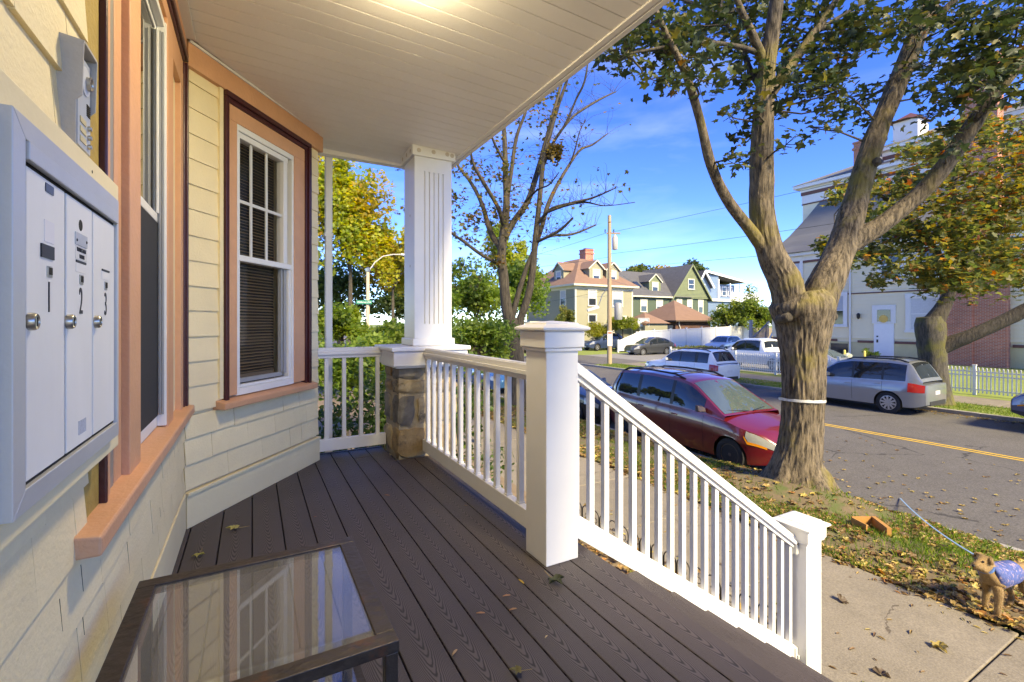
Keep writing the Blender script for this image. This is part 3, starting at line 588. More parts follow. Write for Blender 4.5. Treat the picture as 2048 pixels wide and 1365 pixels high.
def newel(name, label, x, y, z0, z1, s=.183, cap=.09):
    t = thing(name, label, 'post', (x + s / 2, y + s / 2, z0), group='railing posts with capped tops')
    MB().box(x, x + s, y, y + s, z0, z1 - cap - .05).build('shaft', WHITE, t, bevel=.004)
    e = .022; MB().box(x - .014, x + s + .014, y - .014, y + s + .014, z1 - cap - .052, z1 - cap - .035).box(x - e, x + s + e, y - e, y + s + e, z1 - cap - .0345, z1 - cap + .042).build('collar', WHITE, t, bevel=.004)
    b = MB(); a = .042
    for (r0, za), (r1, zb) in (((.034, .0425), (a, .054)), ((a, .054), (a, .062)), ((a, .062), (.012, .078)), ((.012, .078), (.008, .086)), ((.008, .086), (-.07, .098))): pass
    rings = [(.024, .0425), (a, .050), (a, .060), (.030, .066), (.004, .076), (.000, .083), (-.085, .092)]
    vs = []
    for r, dz in rings: vs += [(x - r, y - r, z1 - cap + dz), (x + s + r, y - r, z1 - cap + dz), (x + s + r, y + s + r, z1 - cap + dz), (x - r, y + s + r, z1 - cap + dz)]
    fs = [(0, 3, 2, 1)] + [(i * 4 + j, i * 4 + (j + 1) % 4, i * 4 + 4 + (j + 1) % 4, i * 4 + 4 + j) for i in range(len(rings) - 1) for j in range(4)] + [tuple(4 * (len(rings) - 1) + j for j in range(4))]
    b.add(vs, fs).build('cap', WHITE, t, bevel=.002); return t
newel('newel_post', 'tall white square post at the top of the stairs between two railings', 1.181, 1.801, .0005, 1.135)
newel('newel_post', 'white square post at the foot of the stair railing by the sidewalk', 3.294, 1.80, -1.44, -.245)

def railing(label, a, b, z_off, n, prof_w=.085, group='white balustrades of the porch', y_ext=0):
    """a, b: rail centre line ends at deck or nosing height"""
    a = Vector(a); b = Vector(b); t = thing('railing', label, 'railing', tuple(a), group=group); up = Vector((0, 0, 1))
    tr = MB()
    tr.bar(a + up * .895, b + up * .895, .060, .030); tr.bar(a + up * .868, b + up * .868, .085, .0235); tr.bar(a + up * .842, b + up * .842, .050, .028)
    tr.bar(a + up * .9125, b + up * .9125, .040, .006)
    tr.build('top_rail', WHITE, t, bevel=.004)
    MB().bar(a + up * .0985, b + up * .0985, .046, .098).build('bottom_rail', WHITE, t, bevel=.004)
    d = b - a; first = None
    for i in range(n):
        p = a + d * ((i + .5) / n); zb = .1478; slope = d.z / max(1e-6, math.hypot(d.x, d.y)); ex = abs(slope) * .016
        dx, dy = .0155, .0155
        if first is None:
            first = MB().box(p.x - dx, p.x + dx, p.y - dy, p.y + dy, p.z + zb - ex, p.z + .829 + ex * .5).build('baluster', WHITE, t, bevel=.002); p0 = p
        else:
            c = first.copy(); C.objects.link(c); c.location = tuple(p - p0)
        if slope == 0:
            MB().box(p.x - .019, p.x + .019, p.y - .019, p.y + .019, p.z + .1478, p.z + .158).build('baluster_foot', WHITE, t)
        else:
            MB().bar(p + up * (.829 - .004) - d.normalized() * .021, p + up * (.829 - .004) + d.normalized() * .021, .04, .007).build('baluster_foot', GREYF, t)
    return t
railing('level white railing between the stone pier and the tall post', (1.2725, 3.80, 0), (1.2725, 1.988, 0), 0, 13)
er = railing('short white end railing between the house corner and the stone pier', (.47, 4.185, 0), (1.035, 4.185, 0), 0, 4)
sr = railing('white stair railing sloping down from the tall post to the lower post', (1.366, 1.8925, .048), (3.292, 1.8925, -1.272), 0, 20)
MB().box(3.270, 3.2935, 1.858, 1.927, -1.235, -1.118).box(3.28, 3.2935, 1.845, 1.857, -1.19, -1.165).build('bracket', WHITE, sr, bevel=.002)
MB().box(3.262, 3.2935, 1.85, 1.935, -.47, -.385).build('bracket', mat('bracket_grey', (.5, .5, .49), .4), sr, bevel=.006)
MB().box(1.262, 1.36, 3.79, 3.806, .80, .925).build('bracket', WHITE, er.copy() if False else er, bevel=.002)

# ------------------------------------------------------------------ ceiling lamp
LP = thing('ceiling_light', 'frosted glass dome lamp with bronze rim lit on the porch ceiling', 'lamp', (.553, 1.915, 2.65))
prof = [(.001, -.105)] + [(.135 * math.sin(a), -.025 - .08 * math.cos(a)) for a in np.linspace(.12, 1.45, 10)] + [(.135, -.012)]
dm = bpy.data.materials.new('lit_frosted_glass'); dm.use_nodes = True; b_ = dm.node_tree.nodes['Principled BSDF']
b_.inputs['Base Color'].default_value = (.85, .82, .75, 1); b_.inputs['Emission Color'].default_value = (1, .97, .93, 1); b_.inputs['Emission Strength'].default_value = 25.
MB().lathe((.553, 1.915, 2.65), (0, 0, 1), prof, 32).build('dome', dm, LP, smooth=True)
MB().lathe((.553, 1.915, 2.65), (0, 0, 1), [(.137, -.045), (.152, -.040), (.152, -.004), (.13, -.003)], 32).build('rim', mat('bronze', (.09, .06, .035), .35, .1, metal=.8), LP, smooth=True)
# ------------------------------------------------------------------ mailboxes and intercom
BDZ = thing('mounting_board', 'cream painted board fixed to the wall behind the three mailboxes', 'board', (-.3, 1.12, 1.1))
MB().box(-.345, -.2845, .80, 1.452, .832, 1.46).build('board', CREAMB, BDZ, bevel=.003)
MB().lathe((-.2849, 1.24, 1.435), (1, 0, 0), [(.004, 0), (.003, .001)], 8).build('nail_hole', DARK, BDZ)
MX = thing('mailbox_unit', 'aluminium wall mailbox with three white doors numbered 1 2 and 3', 'mailbox', (-.28, 1.1, 1.14))
fb = MB(); X0, X1, X2 = -.2848, -.2705, -.2735
Y0, Y1, Z0, Z1 = .839, 1.383, .871, 1.410; iy0, iy1, iz0, iz1 = .874, 1.362, .903, 1.379
def quad4(o, i, xo, xi):                                    # four mitred frame sides
    (a, b, c, d), (e, f, g, h) = o, i
    vo = [(xo, a, c), (xo, b, c), (xo, b, d), (xo, a, d)]; vi = [(xi, e, g), (xi, f, g), (xi, f, h), (xi, e, h)]
    return [(vo[j], vo[(j + 1) % 4], vi[(j + 1) % 4], vi[j]) for j in range(4)]
for q in quad4((Y0, Y1, Z0, Z1), (iy0, iy1, iz0, iz1), X1, X1 + .0015):
    b = MB(); vs = list(q) + [(X0, v[1], v[2]) for v in q]
    b.add(vs, [(0, 1, 2, 3), (4, 7, 6, 5), (0, 4, 5, 1), (1, 5, 6, 2), (2, 6, 7, 3), (3, 7, 4, 0)]).build('frame', ALU, MX, bevel=.0012)
MB().box(X0 + .0005, X2 - .003, iy0, iy1, iz0, iz1).build('back', DARK, MX)
MB().box(X2 - .002, X1 + .004, iy0 + .005, iy1 - .002, iz1 - .026, iz1 - .001).build('hood_lip', ALU, MX, bevel=.001)
def text(s, size, loc, m, parent, sx=1., name='lettering', ext=.0004, rot=(R(90), 0, R(90))):
    c = bpy.data.curves.new(name, 'FONT'); c.body = s; c.size = size; c.extrude = ext; c.align_x = 'CENTER'; c.align_y = 'CENTER'; c.materials.append(m)
    o = bpy.data.objects.new(name, c); C.objects.link(o); o.parent = parent; o.rotation_euler = rot; o.scale = (sx, 1, 1)
    o.location = Vector(loc) - LOCS.get(parent.name, Vector((0, 0, 0)))
    bpy.context.view_layer.update(); me = bpy.data.meshes.new_from_object(o); me.name = name; mo = bpy.data.objects.new(name, me); C.objects.link(mo)
    mo.parent = parent; mo.rotation_euler = rot; mo.scale = (sx, 1, 1); mo.location = o.location.copy(); bpy.data.objects.remove(o); return mo
INK = mat('black_ink', (.012, .013, .018), .5, .02)
for n_, y0, y1, ny, ly in (('1', .890, 1.040, .970, .894), ('2', 1.049, 1.191, 1.122, 1.050), ('3', 1.198, 1.356, 1.284, 1.207)):
    d = MB().box(X2 - .004, X2, y0, y1, iz0 + .006, iz1 - .032).build('door', ALUW, MX, bevel=.0015)
    text(n_, .068, (X2 + .0006, ny, 1.166), INK, d, .62, 'number')
    lk = MB().lathe((X2, ly + .004, 1.131), (1, 0, 0), [(.0125, 0), (.0125, .006), (.0105, .009), (.0100, .0075)], 20).build('lock', STEEL, d, smooth=True)
    MB().box(X2 + .0085, X2 + .0092, ly + .003, ly + .005, 1.124, 1.137).build('lock_slot', DARK, d)
    # small square catch window above the number, and card slot over it
    MB().box(X2, X2 + .0012, ny - .008, ny + .012, 1.199, 1.216).build('catch_plate', STEEL, d)
    MB().box(X2 + .0012, X2 + .0018, ny - .001, ny + .011, 1.203, 1.214).build('catch_hole', DARK, d)
    if n_ == '1':
        MB().box(X2, X2 + .002, ny - .032, ny + .018, 1.227, 1.247).build('card_slot', BLACK, d)
        MB().box(X2, X2 + .0012, ny - .014, ny + .018, 1.328, 1.341).build('badge', mat('badge_dark', (.04, .045, .055), .3), d)
        MB().box(X2, X2 + .0006, ny - .018, ny + .022, 1.252, 1.285).build('paper_label', mat('label_paper', (.72, .72, .78), .6, .02), d)
    else:
        MB().box(X2, X2 + .0014, ny - .027, ny + .028, 1.237, 1.241).build('card_slot', BLACK, d)
        MB().box(X2, X2 + .0007, ny - .027, ny + .028, 1.220, 1.236).build('card', mat('card_white', (.76, .76, .76), .5, .02), d)
    if n_ == '2':
        MB().lathe((X2, ny, 1.306), (1, 0, 0), [(.0105, 0), (.0095, .0006)], 16).build('peep_hole', DARK, d)
        pl = MB().box(X2, X2 + .0016, ny - .032, ny + .034, 1.268, 1.290).build('badge', ALU, d)
        for yy, zz in ((ny - .026, 1.276), (ny + .029, 1.279)): MB().lathe((X2 + .0016, yy, zz), (1, 0, 0), [(.003, 0), (.002, .001)], 8).build('screw', BLACK, d)
        MB().box(X2, X2 + .0006, ny - .030, ny + .035, 1.243, 1.267).build('paper_label', mat('label_grey', (.66, .66, .67), .6, .02), d)
        text('WORTCLARST', .0105, (X2 + .0010, ny + .002, 1.260), INK, d, .75); text('MARSH', .0105, (X2 + .0010, ny + .004, 1.2485), INK, d, .8)
        MB().box(X2, X2 + .0006, ny - .012, ny + .030, .927, .952).build('sticker', mat('sticker_blue', (.42, .47, .58), .5, .3, 160), d)
IC = thing('intercom', 'grey speckled door intercom with camera eye and three buttons on the wall', 'intercom', (-.33, 1.255, 1.58))
ICM = mat('intercom_grey', (.42, .40, .385), .55, .06, 12., .1, 120, spots=((.05, .045, .04), 70., .72)); ICF = mat('intercom_face', (.40, .44, .51), .4, .05)
y0, y1 = 1.208, 1.300
MB().box(-.331, -.303, y0 + .004, y1 - .004, 1.478, 1.668).build('body', ICM, IC, bevel=.003)
hd = MB(); prof = [(-.331, 1.480), (-.302, 1.480), (-.3015, 1.565), (-.292, 1.576), (-.289, 1.684), (-.331, 1.690)]
for ya, yb in ((y0, y0 + .0035), (y1 - .0035, y1)):
    hd.add([(x, ya, z) for x, z in prof] + [(x, yb, z) for x, z in prof], [tuple(range(6))[::-1], tuple(range(6, 12))] + [(i, (i + 1) % 6, 6 + (i + 1) % 6, 6 + i) for i in range(6)])
hd.box(-.331, -.289, y0 + .0035, y1 - .0035, 1.680, 1.686); hd.build('rain_hood', ICM, IC, bevel=.001)
MB().box(-.303, -.300, y0 + .006, y1 - .006, 1.481, 1.664).build('face_plate', ICF, IC)
MB().lathe((-.300, 1.258, 1.622), (1, 0, 0), [(.029, 0), (.029, .002), (.026, .003)], 28).build('camera_ring', mat('pale_plate', (.55, .58, .64), .35, .03), IC, smooth=True)
MB().lathe((-.297, 1.264, 1.620), (1, 0, 0), [(.014, 0), (.014, .007), (.011, .007), (.009, .004)], 24).build('camera_lens', STEEL, IC, smooth=True)
MB().lathe((-.2935, 1.264, 1.620), (1, 0, 0), [(.008, 0), (.004, .002)], 16).build('lens_glass', PANE, IC, smooth=True)
for k in range(6): MB().box(-.2999, -.2985, 1.268, 1.290, 1.578 - .0042 * k, 1.580 - .0042 * k).build('speaker_slot', DARK, IC)
for k in range(3):
    MB().box(-.2999, -.2985, 1.226, 1.262, 1.530 - .019 * k, 1.541 - .019 * k).build('name_card', mat('name_card_beige', (.55, .47, .28), .5), IC)
    MB().lathe((-.300, 1.279, 1.533 - .019 * k), (1, 0, 0), [(.0055, 0), (.0055, .004), (.004, .006)], 14).build('button', STEEL, IC, smooth=True)
# ------------------------------------------------------------------ glass topped side table
RUST = mat('rusty_steel', (.055, .043, .037), .42, .35, 14., .25, 50, metal=.5, spots=((.12, .052, .03), 10., .57))
TB = thing('side_table', 'low rusty black metal side table with glass top and glass shelf', 'table', (0, 1.28, 0))
tx0, tx1, ty0, ty1, th = -.265, .279, 1.005, 1.570, .44; w_ = .042
fr = MB().box(tx0, tx1, ty0, ty0 + w_, th - .026, th).box(tx0, tx1, ty1 - w_, ty1, th - .026, th).box(tx0, tx0 + w_, ty0 + w_, ty1 - w_, th - .026, th - .0003).box(tx1 - w_, tx1, ty0 + w_, ty1 - w_, th - .026, th - .0003)
fr.build('top_frame', RUST, TB, bevel=.002)
for x in (tx0 + .002, tx1 - .030):
    for y in (ty0 + .002, ty1 - .030): MB().box(x, x + .028, y, y + .028, 0, th - .0262).build('leg', RUST, TB, bevel=.002)
sf = MB(); zs = .13
sf.box(tx0 + .031, tx1 - .031, ty0 + .004, ty0 + .026, zs - .022, zs).box(tx0 + .031, tx1 - .031, ty1 - .026, ty1 - .004, zs - .022, zs).box(tx0 + .004, tx0 + .026, ty0 + .031, ty1 - .031, zs - .022, zs).box(tx1 - .026, tx1 - .004, ty0 + .031, ty1 - .031, zs - .022, zs)
sf.build('shelf_frame', RUST, TB)
MB().box(tx0 + w_ + .001, tx1 - w_ - .001, ty0 + w_ + .001, ty1 - w_ - .001, th - .010, th - .005).build('glass_top', CLEAR, TB)
MB().box(tx0 + .027, tx1 - .027, ty0 + .027, ty1 - .027, zs + .0003, zs + .0055).build('glass_shelf', CLEAR, TB)

# ------------------------------------------------------------------ leaves and maple seeds on the deck
LEAFM = leaf_mat('fallen_leaf', .15)
def deck_leaf(label, px, py, size, col, rz, tilt=.12, kind='maple leaf', curl=2.2):
    p = onz(px, py, .006); n = 17; V = MAPLE_V * np.array([1, 1, curl]); V = V * size; V[:, 2] += .004 - V[:, 2].min() * .6
    o = fast('maple_leaf', V, MAPLE_F, LEAFM, np.tile(np.array(col), (n, 1)) * rng.uniform(.8, 1.15, (n, 1)))
    o.location = p; o.rotation_euler = (tilt, tilt * .6, rz); LOCS[o.name] = Vector(p)
    tag(o, label, 'leaf', 'maple leaves lying on the deck')
    s = MB().tube([(0, -.05 * size, .005), (.03 * size, -.4 * size, .008), (-.02 * size, -.95 * size, .016)], size * .018, 5).build('stalk', mat('leaf_stalk', (.35, .25, .10), .6), None, local=True); s.parent = o
    return o
deck_leaf('pale yellow maple leaf with long stalk on a deck board by the base wall', 474, 1058, .062, (.40, .36, .12), R(75))
deck_leaf('small curled yellow maple leaf close to the table and house wall', 399, 1110, .048, (.36, .33, .10), R(170))
deck_leaf('dark green maple leaf on the boards at the foot of the tall post', 1107, 1160, .072, (.045, .055, .025), R(182), curl=3.)
deck_leaf('half curled olive leaf at the bottom edge between two deck boards', 1040, 1345, .040, (.16, .14, .04), R(60))
def samara(px, py, rz, col, label, s=.034):
    p = onz(px, py, .004); V = np.array([(0, 0, 0), (.10, .10, .05), (.55, .17, .10), (.95, .12, .02), (1., -.02, .0), (.55, -.08, .06), (.12, -.08, .10), (.06, 0, .16)]) * s
    o = fast('maple_seed', V, [(7, 0, 1), (7, 1, 2), (7, 2, 5), (2, 3, 5), (3, 4, 5), (7, 5, 6), (7, 6, 0)], LEAFM, np.tile(np.array(col), (8, 1)))
    o.location = p; o.rotation_euler = (.1, .05, rz); tag(o, label, 'seed', 'winged maple seeds on the deck'); return o
for px, py, rz, c, lb in ((1037, 1160, -.9, (.42, .27, .05), 'yellow winged seed left of the dark green leaf'),
                          (1005, 1194, .4, (.40, .20, .10), 'orange winged seed upper one of the pair below the yellow seed'),
                          (1018, 1222, .5, (.36, .19, .09), 'orange winged seed lying across a board gap below the other orange one'),
                          (952, 1228, .2, (.36, .18, .09), 'orange curved winged seed between table and post'),
                          (905, 1312, 1.2, (.42, .27, .13), 'tan winged seed standing at a gap near the table leg'),
                          (769, 991, .0, (.34, .15, .08), 'orange winged seed on the boards beyond the table'),
                          (928, 1011, -.2, (.30, .16, .07), 'small brown winged seed near the level railing'),
                          (627, 1035, .9, (.30, .13, .07), 'small reddish seed on the board beyond the table corner'),
                          (1090, 1277, 1.0, (.50, .38, .20), 'tiny pale seed sliver on the boards right of the orange seeds')):
    samara(px, py, rz - YAW, c, lb, .020 if 'tiny' in lb or 'small' in lb else .036)
# ------------------------------------------------------------------ cars
TYRE = mat('tyre_rubber', (.018, .018, .019), .85, .2, 20, .3, 60); ALLOY = mat('alloy', (.50, .51, .53), .3, .05, metal=.8)
STEELW = mat('rusty_steel_wheel', (.075, .055, .045), .6, .3, 12., .2, 40, metal=.3, spots=((.13, .065, .04), 9., .55))
CARGLASS = glass_mat('car_glass', (.012, .016, .020), .02); WSGLASS = glass_mat('windscreen', (.06, .085, .09), .015); WSGLASS.node_tree.nodes['Principled BSDF'].inputs['IOR'].default_value = 1.9
LAMPW = mat('headlamp_lens', (.30, .30, .28), .12, .1, 20, coat=1.); LAMPR = mat('tail_lamp', (.42, .012, .010), .15, .1, 20, coat=1.); LAMPO = mat('indicator_amber', (.65, .22, .02), .2, .05, coat=.6)
CLAD = mat('dark_cladding', (.03, .03, .032), .6, .1, 10); PLATE = mat('licence_plate', (.62, .62, .64), .5, .05); CHROME = mat('chrome', (.6, .6, .62), .12, .03, metal=1.)
def paint(name, c, metal=.35, rough=.32): return mat(name, c, rough, .03, 2., .0, 60, metal=metal, coat=1.)
def sm(s, pts, w=.10):
    """smoothed piecewise-linear profile"""
    xs = [p[0] for p in pts]; ys = [p[1] for p in pts]
    return float(sum(np.interp(s + d, xs, ys) for d in (-w, -w * .5, 0, w * .5, w)) / 5)
def car(label, loc, rz, L=4.7, W=1.85, belt=(), hood=(), roof=(), ws=(1.2, 1.9), rg=(4.0, 4.5), wheels=(.9, 3.7), wr=.34, sill=.24, body=None, glass=None, side=((1.75, 2.6), (2.66, 3.4), (3.46, 4.1)),
        rails=False, clad=False, rim='alloy', head=(.05, .5, .62, .86), tail=(4.45, 4.69, .55, .95), grille=(.35, .62, .55), plate='rear', group=None, cat='car', roofw=.70, mirror=None, bed=None, seams=(), kf=.26, kr=.16, nspoke=7, dark_rear=True, amber=False, name='parked_car'):
    t = thing(name, label, cat, loc, rz, group)
    half = W / 2; zc_w = wr; Ra = wr * 1.14
    def kk(s):
        a = max(0, 1 - s / .75); b = max(0, 1 - (L - s) / .6); return 1 - kf * a ** 2.0 - kr * b ** 2.0
    def zlow(s):
        z = sill + .10 * max(0, 1 - s / .5) ** 2 + .12 * max(0, 1 - (L - s) / .45) ** 2
        for sw in wheels:
            d = abs(s - sw)
            if d < Ra: z = max(z, zc_w + math.sqrt(Ra * Ra - d * d) * 1.0)
        return z
    fb = lambda s: sm(s, belt); fh = lambda s: sm(s, hood); fr = lambda s: sm(s, roof, .07)
    def lower(s, v):
        k = kk(s); hw = half * k; zl, zb, zt = zlow(s), fb(s), max(fh(s), fb(s) + .002)
        if v <= .62:
            q = v / .62; zq = zl + (zb - zl) * q; full = (zq - sill) / max(.1, zb - sill)
            return hw * (1 - .045 * (1 - min(1, full)) ** 2 - .055 * max(0, (full - .62) / .38) ** 2 + .012 * math.exp(-((full - .60) / .05) ** 2)), zq
        q = (v - .62) / .38
        return hw * .945 * (1 - q), zb + (zt - zb) * (1 - (1 - q) ** 2.6)
    def cabin(s, u):                    # u 0..1 side from belt to roof edge, 1..2 roof edge to centre line
        k = kk(s); zb, zt = fb(s) - .015, max(fr(s), fb(s) - .012); h = max(0, (zt - zb)); full = min(1, h / .5)
        yb = half * k * .935; yt = yb + (half * roofw * min(1, k + .06) - yb) * full
        if u <= 1: return yb + (yt - yb) * u + .022 * math.sin(math.pi * u) * full, zb + h * u
        q = u - 1; return yt * (1 - q), zt + .055 * full * (1 - (1 - q) ** 2.2)
    def skin(fn, ss, vs, name, m, both=True, off=0., parent=t, smooth=True):
        b = MB(); n = len(vs); one = name in ('body', 'roof', 'windscreen', 'rear_window')
        for sg in (1, -1):
            if not one: b = MB()
            o = len(b.v)
            for s in ss:
                for v in vs:
                    y, z = fn(s, v); x = L / 2 - s
                    if off:
                        e = .012; y1_, z1_ = fn(s + e, v); y2_, z2_ = fn(s, v + e); y0_, z0_ = fn(s - e, v); y3_, z3_ = fn(s, v - e)
                        a = Vector((-2 * e, y1_ - y0_, z1_ - z0_)); c = Vector((0, y2_ - y3_, z2_ - z3_)); nn = c.cross(a)
                        if nn.length > 1e-9:
                            nn.normalize()
                            if nn.y * 1.0 + nn.z * .3 < 0 and v < 1.02: nn = -nn
                            if v >= 1.02 and nn.z < 0: nn = -nn
                            x += nn.x * off; y += nn.y * off; z += nn.z * off
                    b.v.append((x, y * sg, z))
            for i in range(len(ss) - 1):
                for j in range(n - 1):
                    q = (o + i * n + j, o + i * n + j + 1, o + (i + 1) * n + j + 1, o + (i + 1) * n + j); b.f.append(q if sg > 0 else q[::-1])
            if not one: last = b.build(name, m, parent, smooth=smooth, local=True)
        return b.build(name, m, parent, smooth=smooth, local=True, weld=True) if one else last
    ss = sorted(set(list(np.linspace(0, L, 76)) + [sw + d * Ra for sw in wheels for d in (-1, -.985, -.95, -.88, .88, .95, .985, 1)])); ss = [s for s in ss if 0 <= s <= L]
    vs = list(np.linspace(0, .62, 12)) + list(np.linspace(.66, 1, 7))
    bo = skin(lower, ss, vs, 'body', body)
    # front and rear caps and the dark underbody
    for s0, nm in ((0, 'front_bumper'), (L, 'rear_bumper')):
        b = MB(); ring = [lower(s0, v) for v in vs]; nx = .045 if s0 == 0 else -.035
        pts = [(L / 2 - s0, y, z) for y, z in ring] + [(L / 2 - s0, -y, z) for y, z in ring[::-1]]
        c = [(L / 2 - s0 + nx, y * .90, z + (.01 if i < 6 else -.02)) for i, (y, z) in enumerate(ring)]; c += [(p[0], -p[1], p[2]) for p in c[::-1]]
        n = len(pts); b.add(pts + c, [(i, (i + 1) % n, n + (i + 1) % n, n + i) for i in range(n)] + [tuple(range(n, 2 * n))])
        b.build(nm, (CLAD if clad and s0 == 0 else body), t, smooth=True, local=True)
    MB().box(-L / 2 + .3, L / 2 - .5, -half + .16, half - .16, sill - .04, .62).build('underbody', BLACK, t, local=True)
    for s0 in wheels: MB().box(L / 2 - s0 - Ra, L / 2 - s0 + Ra, -half + .13, half - .13, .3, .74).build('wheel_well', BLACK, t, local=True)
    # cabin
    cs = sorted(set(list(np.linspace(ws[0] - .02, rg[1] + .01, 46)))); cu = list(np.linspace(0, 1, 7)) + list(np.linspace(1.08, 2, 6))
    skin(cabin, cs, cu, 'roof', body)
    gl = glass or CARGLASS
    for (a, c) in side: skin(cabin, list(np.linspace(a, c, 9)), list(np.linspace(.07, .90, 5)), 'side_window', gl, off=.005)
    # dark belt and pillars between the side windows
    for (a, c), (d, e) in zip(side[:-1], side[1:]): skin(cabin, [c, (c + d) / 2, d], list(np.linspace(.07, .90, 5)), 'pillar', BLACK, off=.004)
    skin(cabin, list(np.linspace(ws[0] + .05, ws[1] - .03, 8)), list(np.linspace(1.07, 2, 7)), 'windscreen', WSGLASS, off=.006)
    skin(cabin, list(np.linspace(rg[0] + .04, rg[1] - .06, 7)), list(np.linspace(1.10, 2, 6)), 'rear_window', CARGLASS, off=.006)
    for s0 in (seams or [side[0][0] + .02] + [c + .03 for a, c in side[:2]]): skin(lower, [s0 - .004, s0 + .004], list(np.linspace(.06, .60, 8)), 'door_gap', DARK, off=.0025)
    for a, c in side[:2]:
        for sg in (1, -1):
            y, z = lower(c - .12, .50); MB().box(L / 2 - c, L / 2 - c + .19, sg * (y + .006) - .011, sg * (y + .006) + .011, z - .012, z + .016).build('door_handle', body if name != 'minivan' else body, t, local=True, bevel=.004)
    y_, z_ = cabin(ws[0] + .55, .1)
    for sg in (1, -1):
        b = MB(); x = L / 2 - ws[0] - .50; y0 = sg * (y_ + .02); y1 = sg * (y_ + .22)
        b.add([(x + .07, y0, z_ + .02), (x - .05, y0, z_ + .03), (x - .06, y1, z_ + .03), (x + .05, y1, z_ + .04), (x + .05, y0, z_ + .11), (x - .04, y0, z_ + .15), (x - .06, y1, z_ + .18), (x + .02, y1, z_ + .17)],
              [(0, 3, 2, 1), (4, 5, 6, 7), (0, 1, 5, 4), (1, 2, 6, 5), (2, 3, 7, 6), (3, 0, 4, 7)]).build('mirror', mirror or body, t, local=True, bevel=.02)
    a, c, v0, v1 = head; skin(lower, list(np.linspace(a, c, 9)), list(np.linspace(v0 * .62, v1 * .62 + .03, 5)), 'headlight', LAMPW, off=.007)
    if amber: skin(lower, list(np.linspace(a + .1, c + .03, 6)), list(np.linspace(v0 * .62 - .05, v0 * .62, 3)), 'indicator', LAMPO, off=.007)
    a, c, v0, v1 = tail; skin(lower, list(np.linspace(a, c, 7)), list(np.linspace(v0 * .62, v1 * .62, 5)), 'tail_light', LAMPR, off=.007)
    if clad: skin(lower, ss, list(np.linspace(0, .13, 4)), 'cladding', CLAD, off=.004)
    g = MB(); x = L / 2 + .038
    for k in range(4): g.box(x, x + .006, -half * .30, half * .30, grille[0] + .055 * k, grille[0] + .055 * k + .030)
    g.build('grille', BLACK, t, local=True); MB().box(L / 2 + .045, L / 2 + .058, -.26, .26, grille[1] - .3, grille[1] - .19).build('front_plate', PLATE, t, local=True)
    MB().box(-L / 2 - .046, -L / 2 - .036, -.17, .17, .70, .82).build('rear_plate', PLATE, t, local=True)
    MB().box(-L / 2 - .050, -L / 2 - .030, -half * .62, half * .62, .36, .50).build('bumper_trim', CLAD, t, local=True)
    # wiper line
    for sg in (1, -1): MB().tube([(L / 2 - ws[0] - .02, sg * .08, fh(ws[0]) + .05), (L / 2 - ws[0] - .14, sg * .62, fh(ws[0]) + .075)], .010, 5).build('wiper', BLACK, t, local=True)
    if rails:
        for sg in (1, -1):
            pts = [];
            for s in np.linspace(ws[1] + .25, rg[0] - .02, 9):
                y, z = cabin(s, 1.10); pts.append((L / 2 - s, sg * y, z + .055 - .05 * (s < ws[1] + .3 or s > rg[0] - .1)))
            MB().tube(pts, .026, 6).build('roof_rail', BLACK, t, local=True, smooth=True)
        for s in (ws[1] + .7, rg[0] - .5):
            y, z = cabin(s, 1.10); MB().bar((L / 2 - s, -y, z + .065), (L / 2 - s, y, z + .065), .05, .02).build('cross_bar', BLACK, t, local=True)
    # wheels
    for s0 in wheels:
        for sg in (1, -1):
            yo = sg * (half - .035); ax = (0, sg, 0); w_ = .215
            ty = MB().lathe((L / 2 - s0, yo, wr), ax, [(wr * .60, -w_), (wr * .93, -w_), (wr, -w_ + .03), (wr, -.035), (wr * .965, -.008), (wr * .80, 0), (wr * .68, -.006), (wr * .66, -.02)], 30).build('wheel', TYRE, t, local=True, smooth=True)
            rm = MB()
            if rim == 'steel':
                rm.lathe((L / 2 - s0, yo, wr), ax, [(wr * .66, -.03), (wr * .655, -.012), (wr * .60, -.012), (wr * .57, -.045), (wr * .42, -.030), (wr * .26, -.020), (wr * .20, -.035), (wr * .12, -.034), (wr * .11, -.018), (0.001, -.016)], 30)
            else:
                rm.lathe((L / 2 - s0, yo, wr), ax, [(wr * .66, -.12), (wr * .66, -.010), (wr * .61, -.008), (wr * .60, -.06), (wr * .59, -.13)], 30)
                for k in range(nspoke):
                    a = 2 * math.pi * k / nspoke + .2; d = Vector((math.cos(a), 0, math.sin(a))); c0 = Vector((L / 2 - s0, yo, wr)) + Vector(ax) * -.03
                    rm.bar(c0 + d * wr * .08, c0 + d * wr * .62, wr * .16, .03, up=ax)
                rm.lathe((L / 2 - s0, yo, wr), ax, [(wr * .15, -.045), (wr * .15, -.012), (.001, -.008)], 12)
            r_ = rm.build('rim', STEELW if rim == 'steel' else ALLOY, ty, local=True, smooth=(rim == 'steel'))
            if rim == 'steel':
                hl = MB()
                for k in range(12):
                    a = 2 * math.pi * k / 12; c0 = Vector((L / 2 - s0 + math.cos(a) * wr * .50, yo - sg * .038, wr + math.sin(a) * wr * .50)); hl.lathe(c0, ax, [(wr * .045, -.01), (wr * .045, .006)], 8)
                hl.build('vent_hole', DARK, ty, local=True)
                nl = MB()
                for k in range(5):
                    a = 2 * math.pi * k / 5; nl.lathe((L / 2 - s0 + math.cos(a) * wr * .185, yo - sg * .034, wr + math.sin(a) * wr * .185), ax, [(.011, -.01), (.010, .012)], 6)
                nl.build('wheel_nut', STEELW, ty, local=True)
            else: MB().lathe((L / 2 - s0, yo, wr), ax, [(wr * .60, -.15), (.001, -.148)], 24).build('brake_disc', BLACK, ty, local=True)
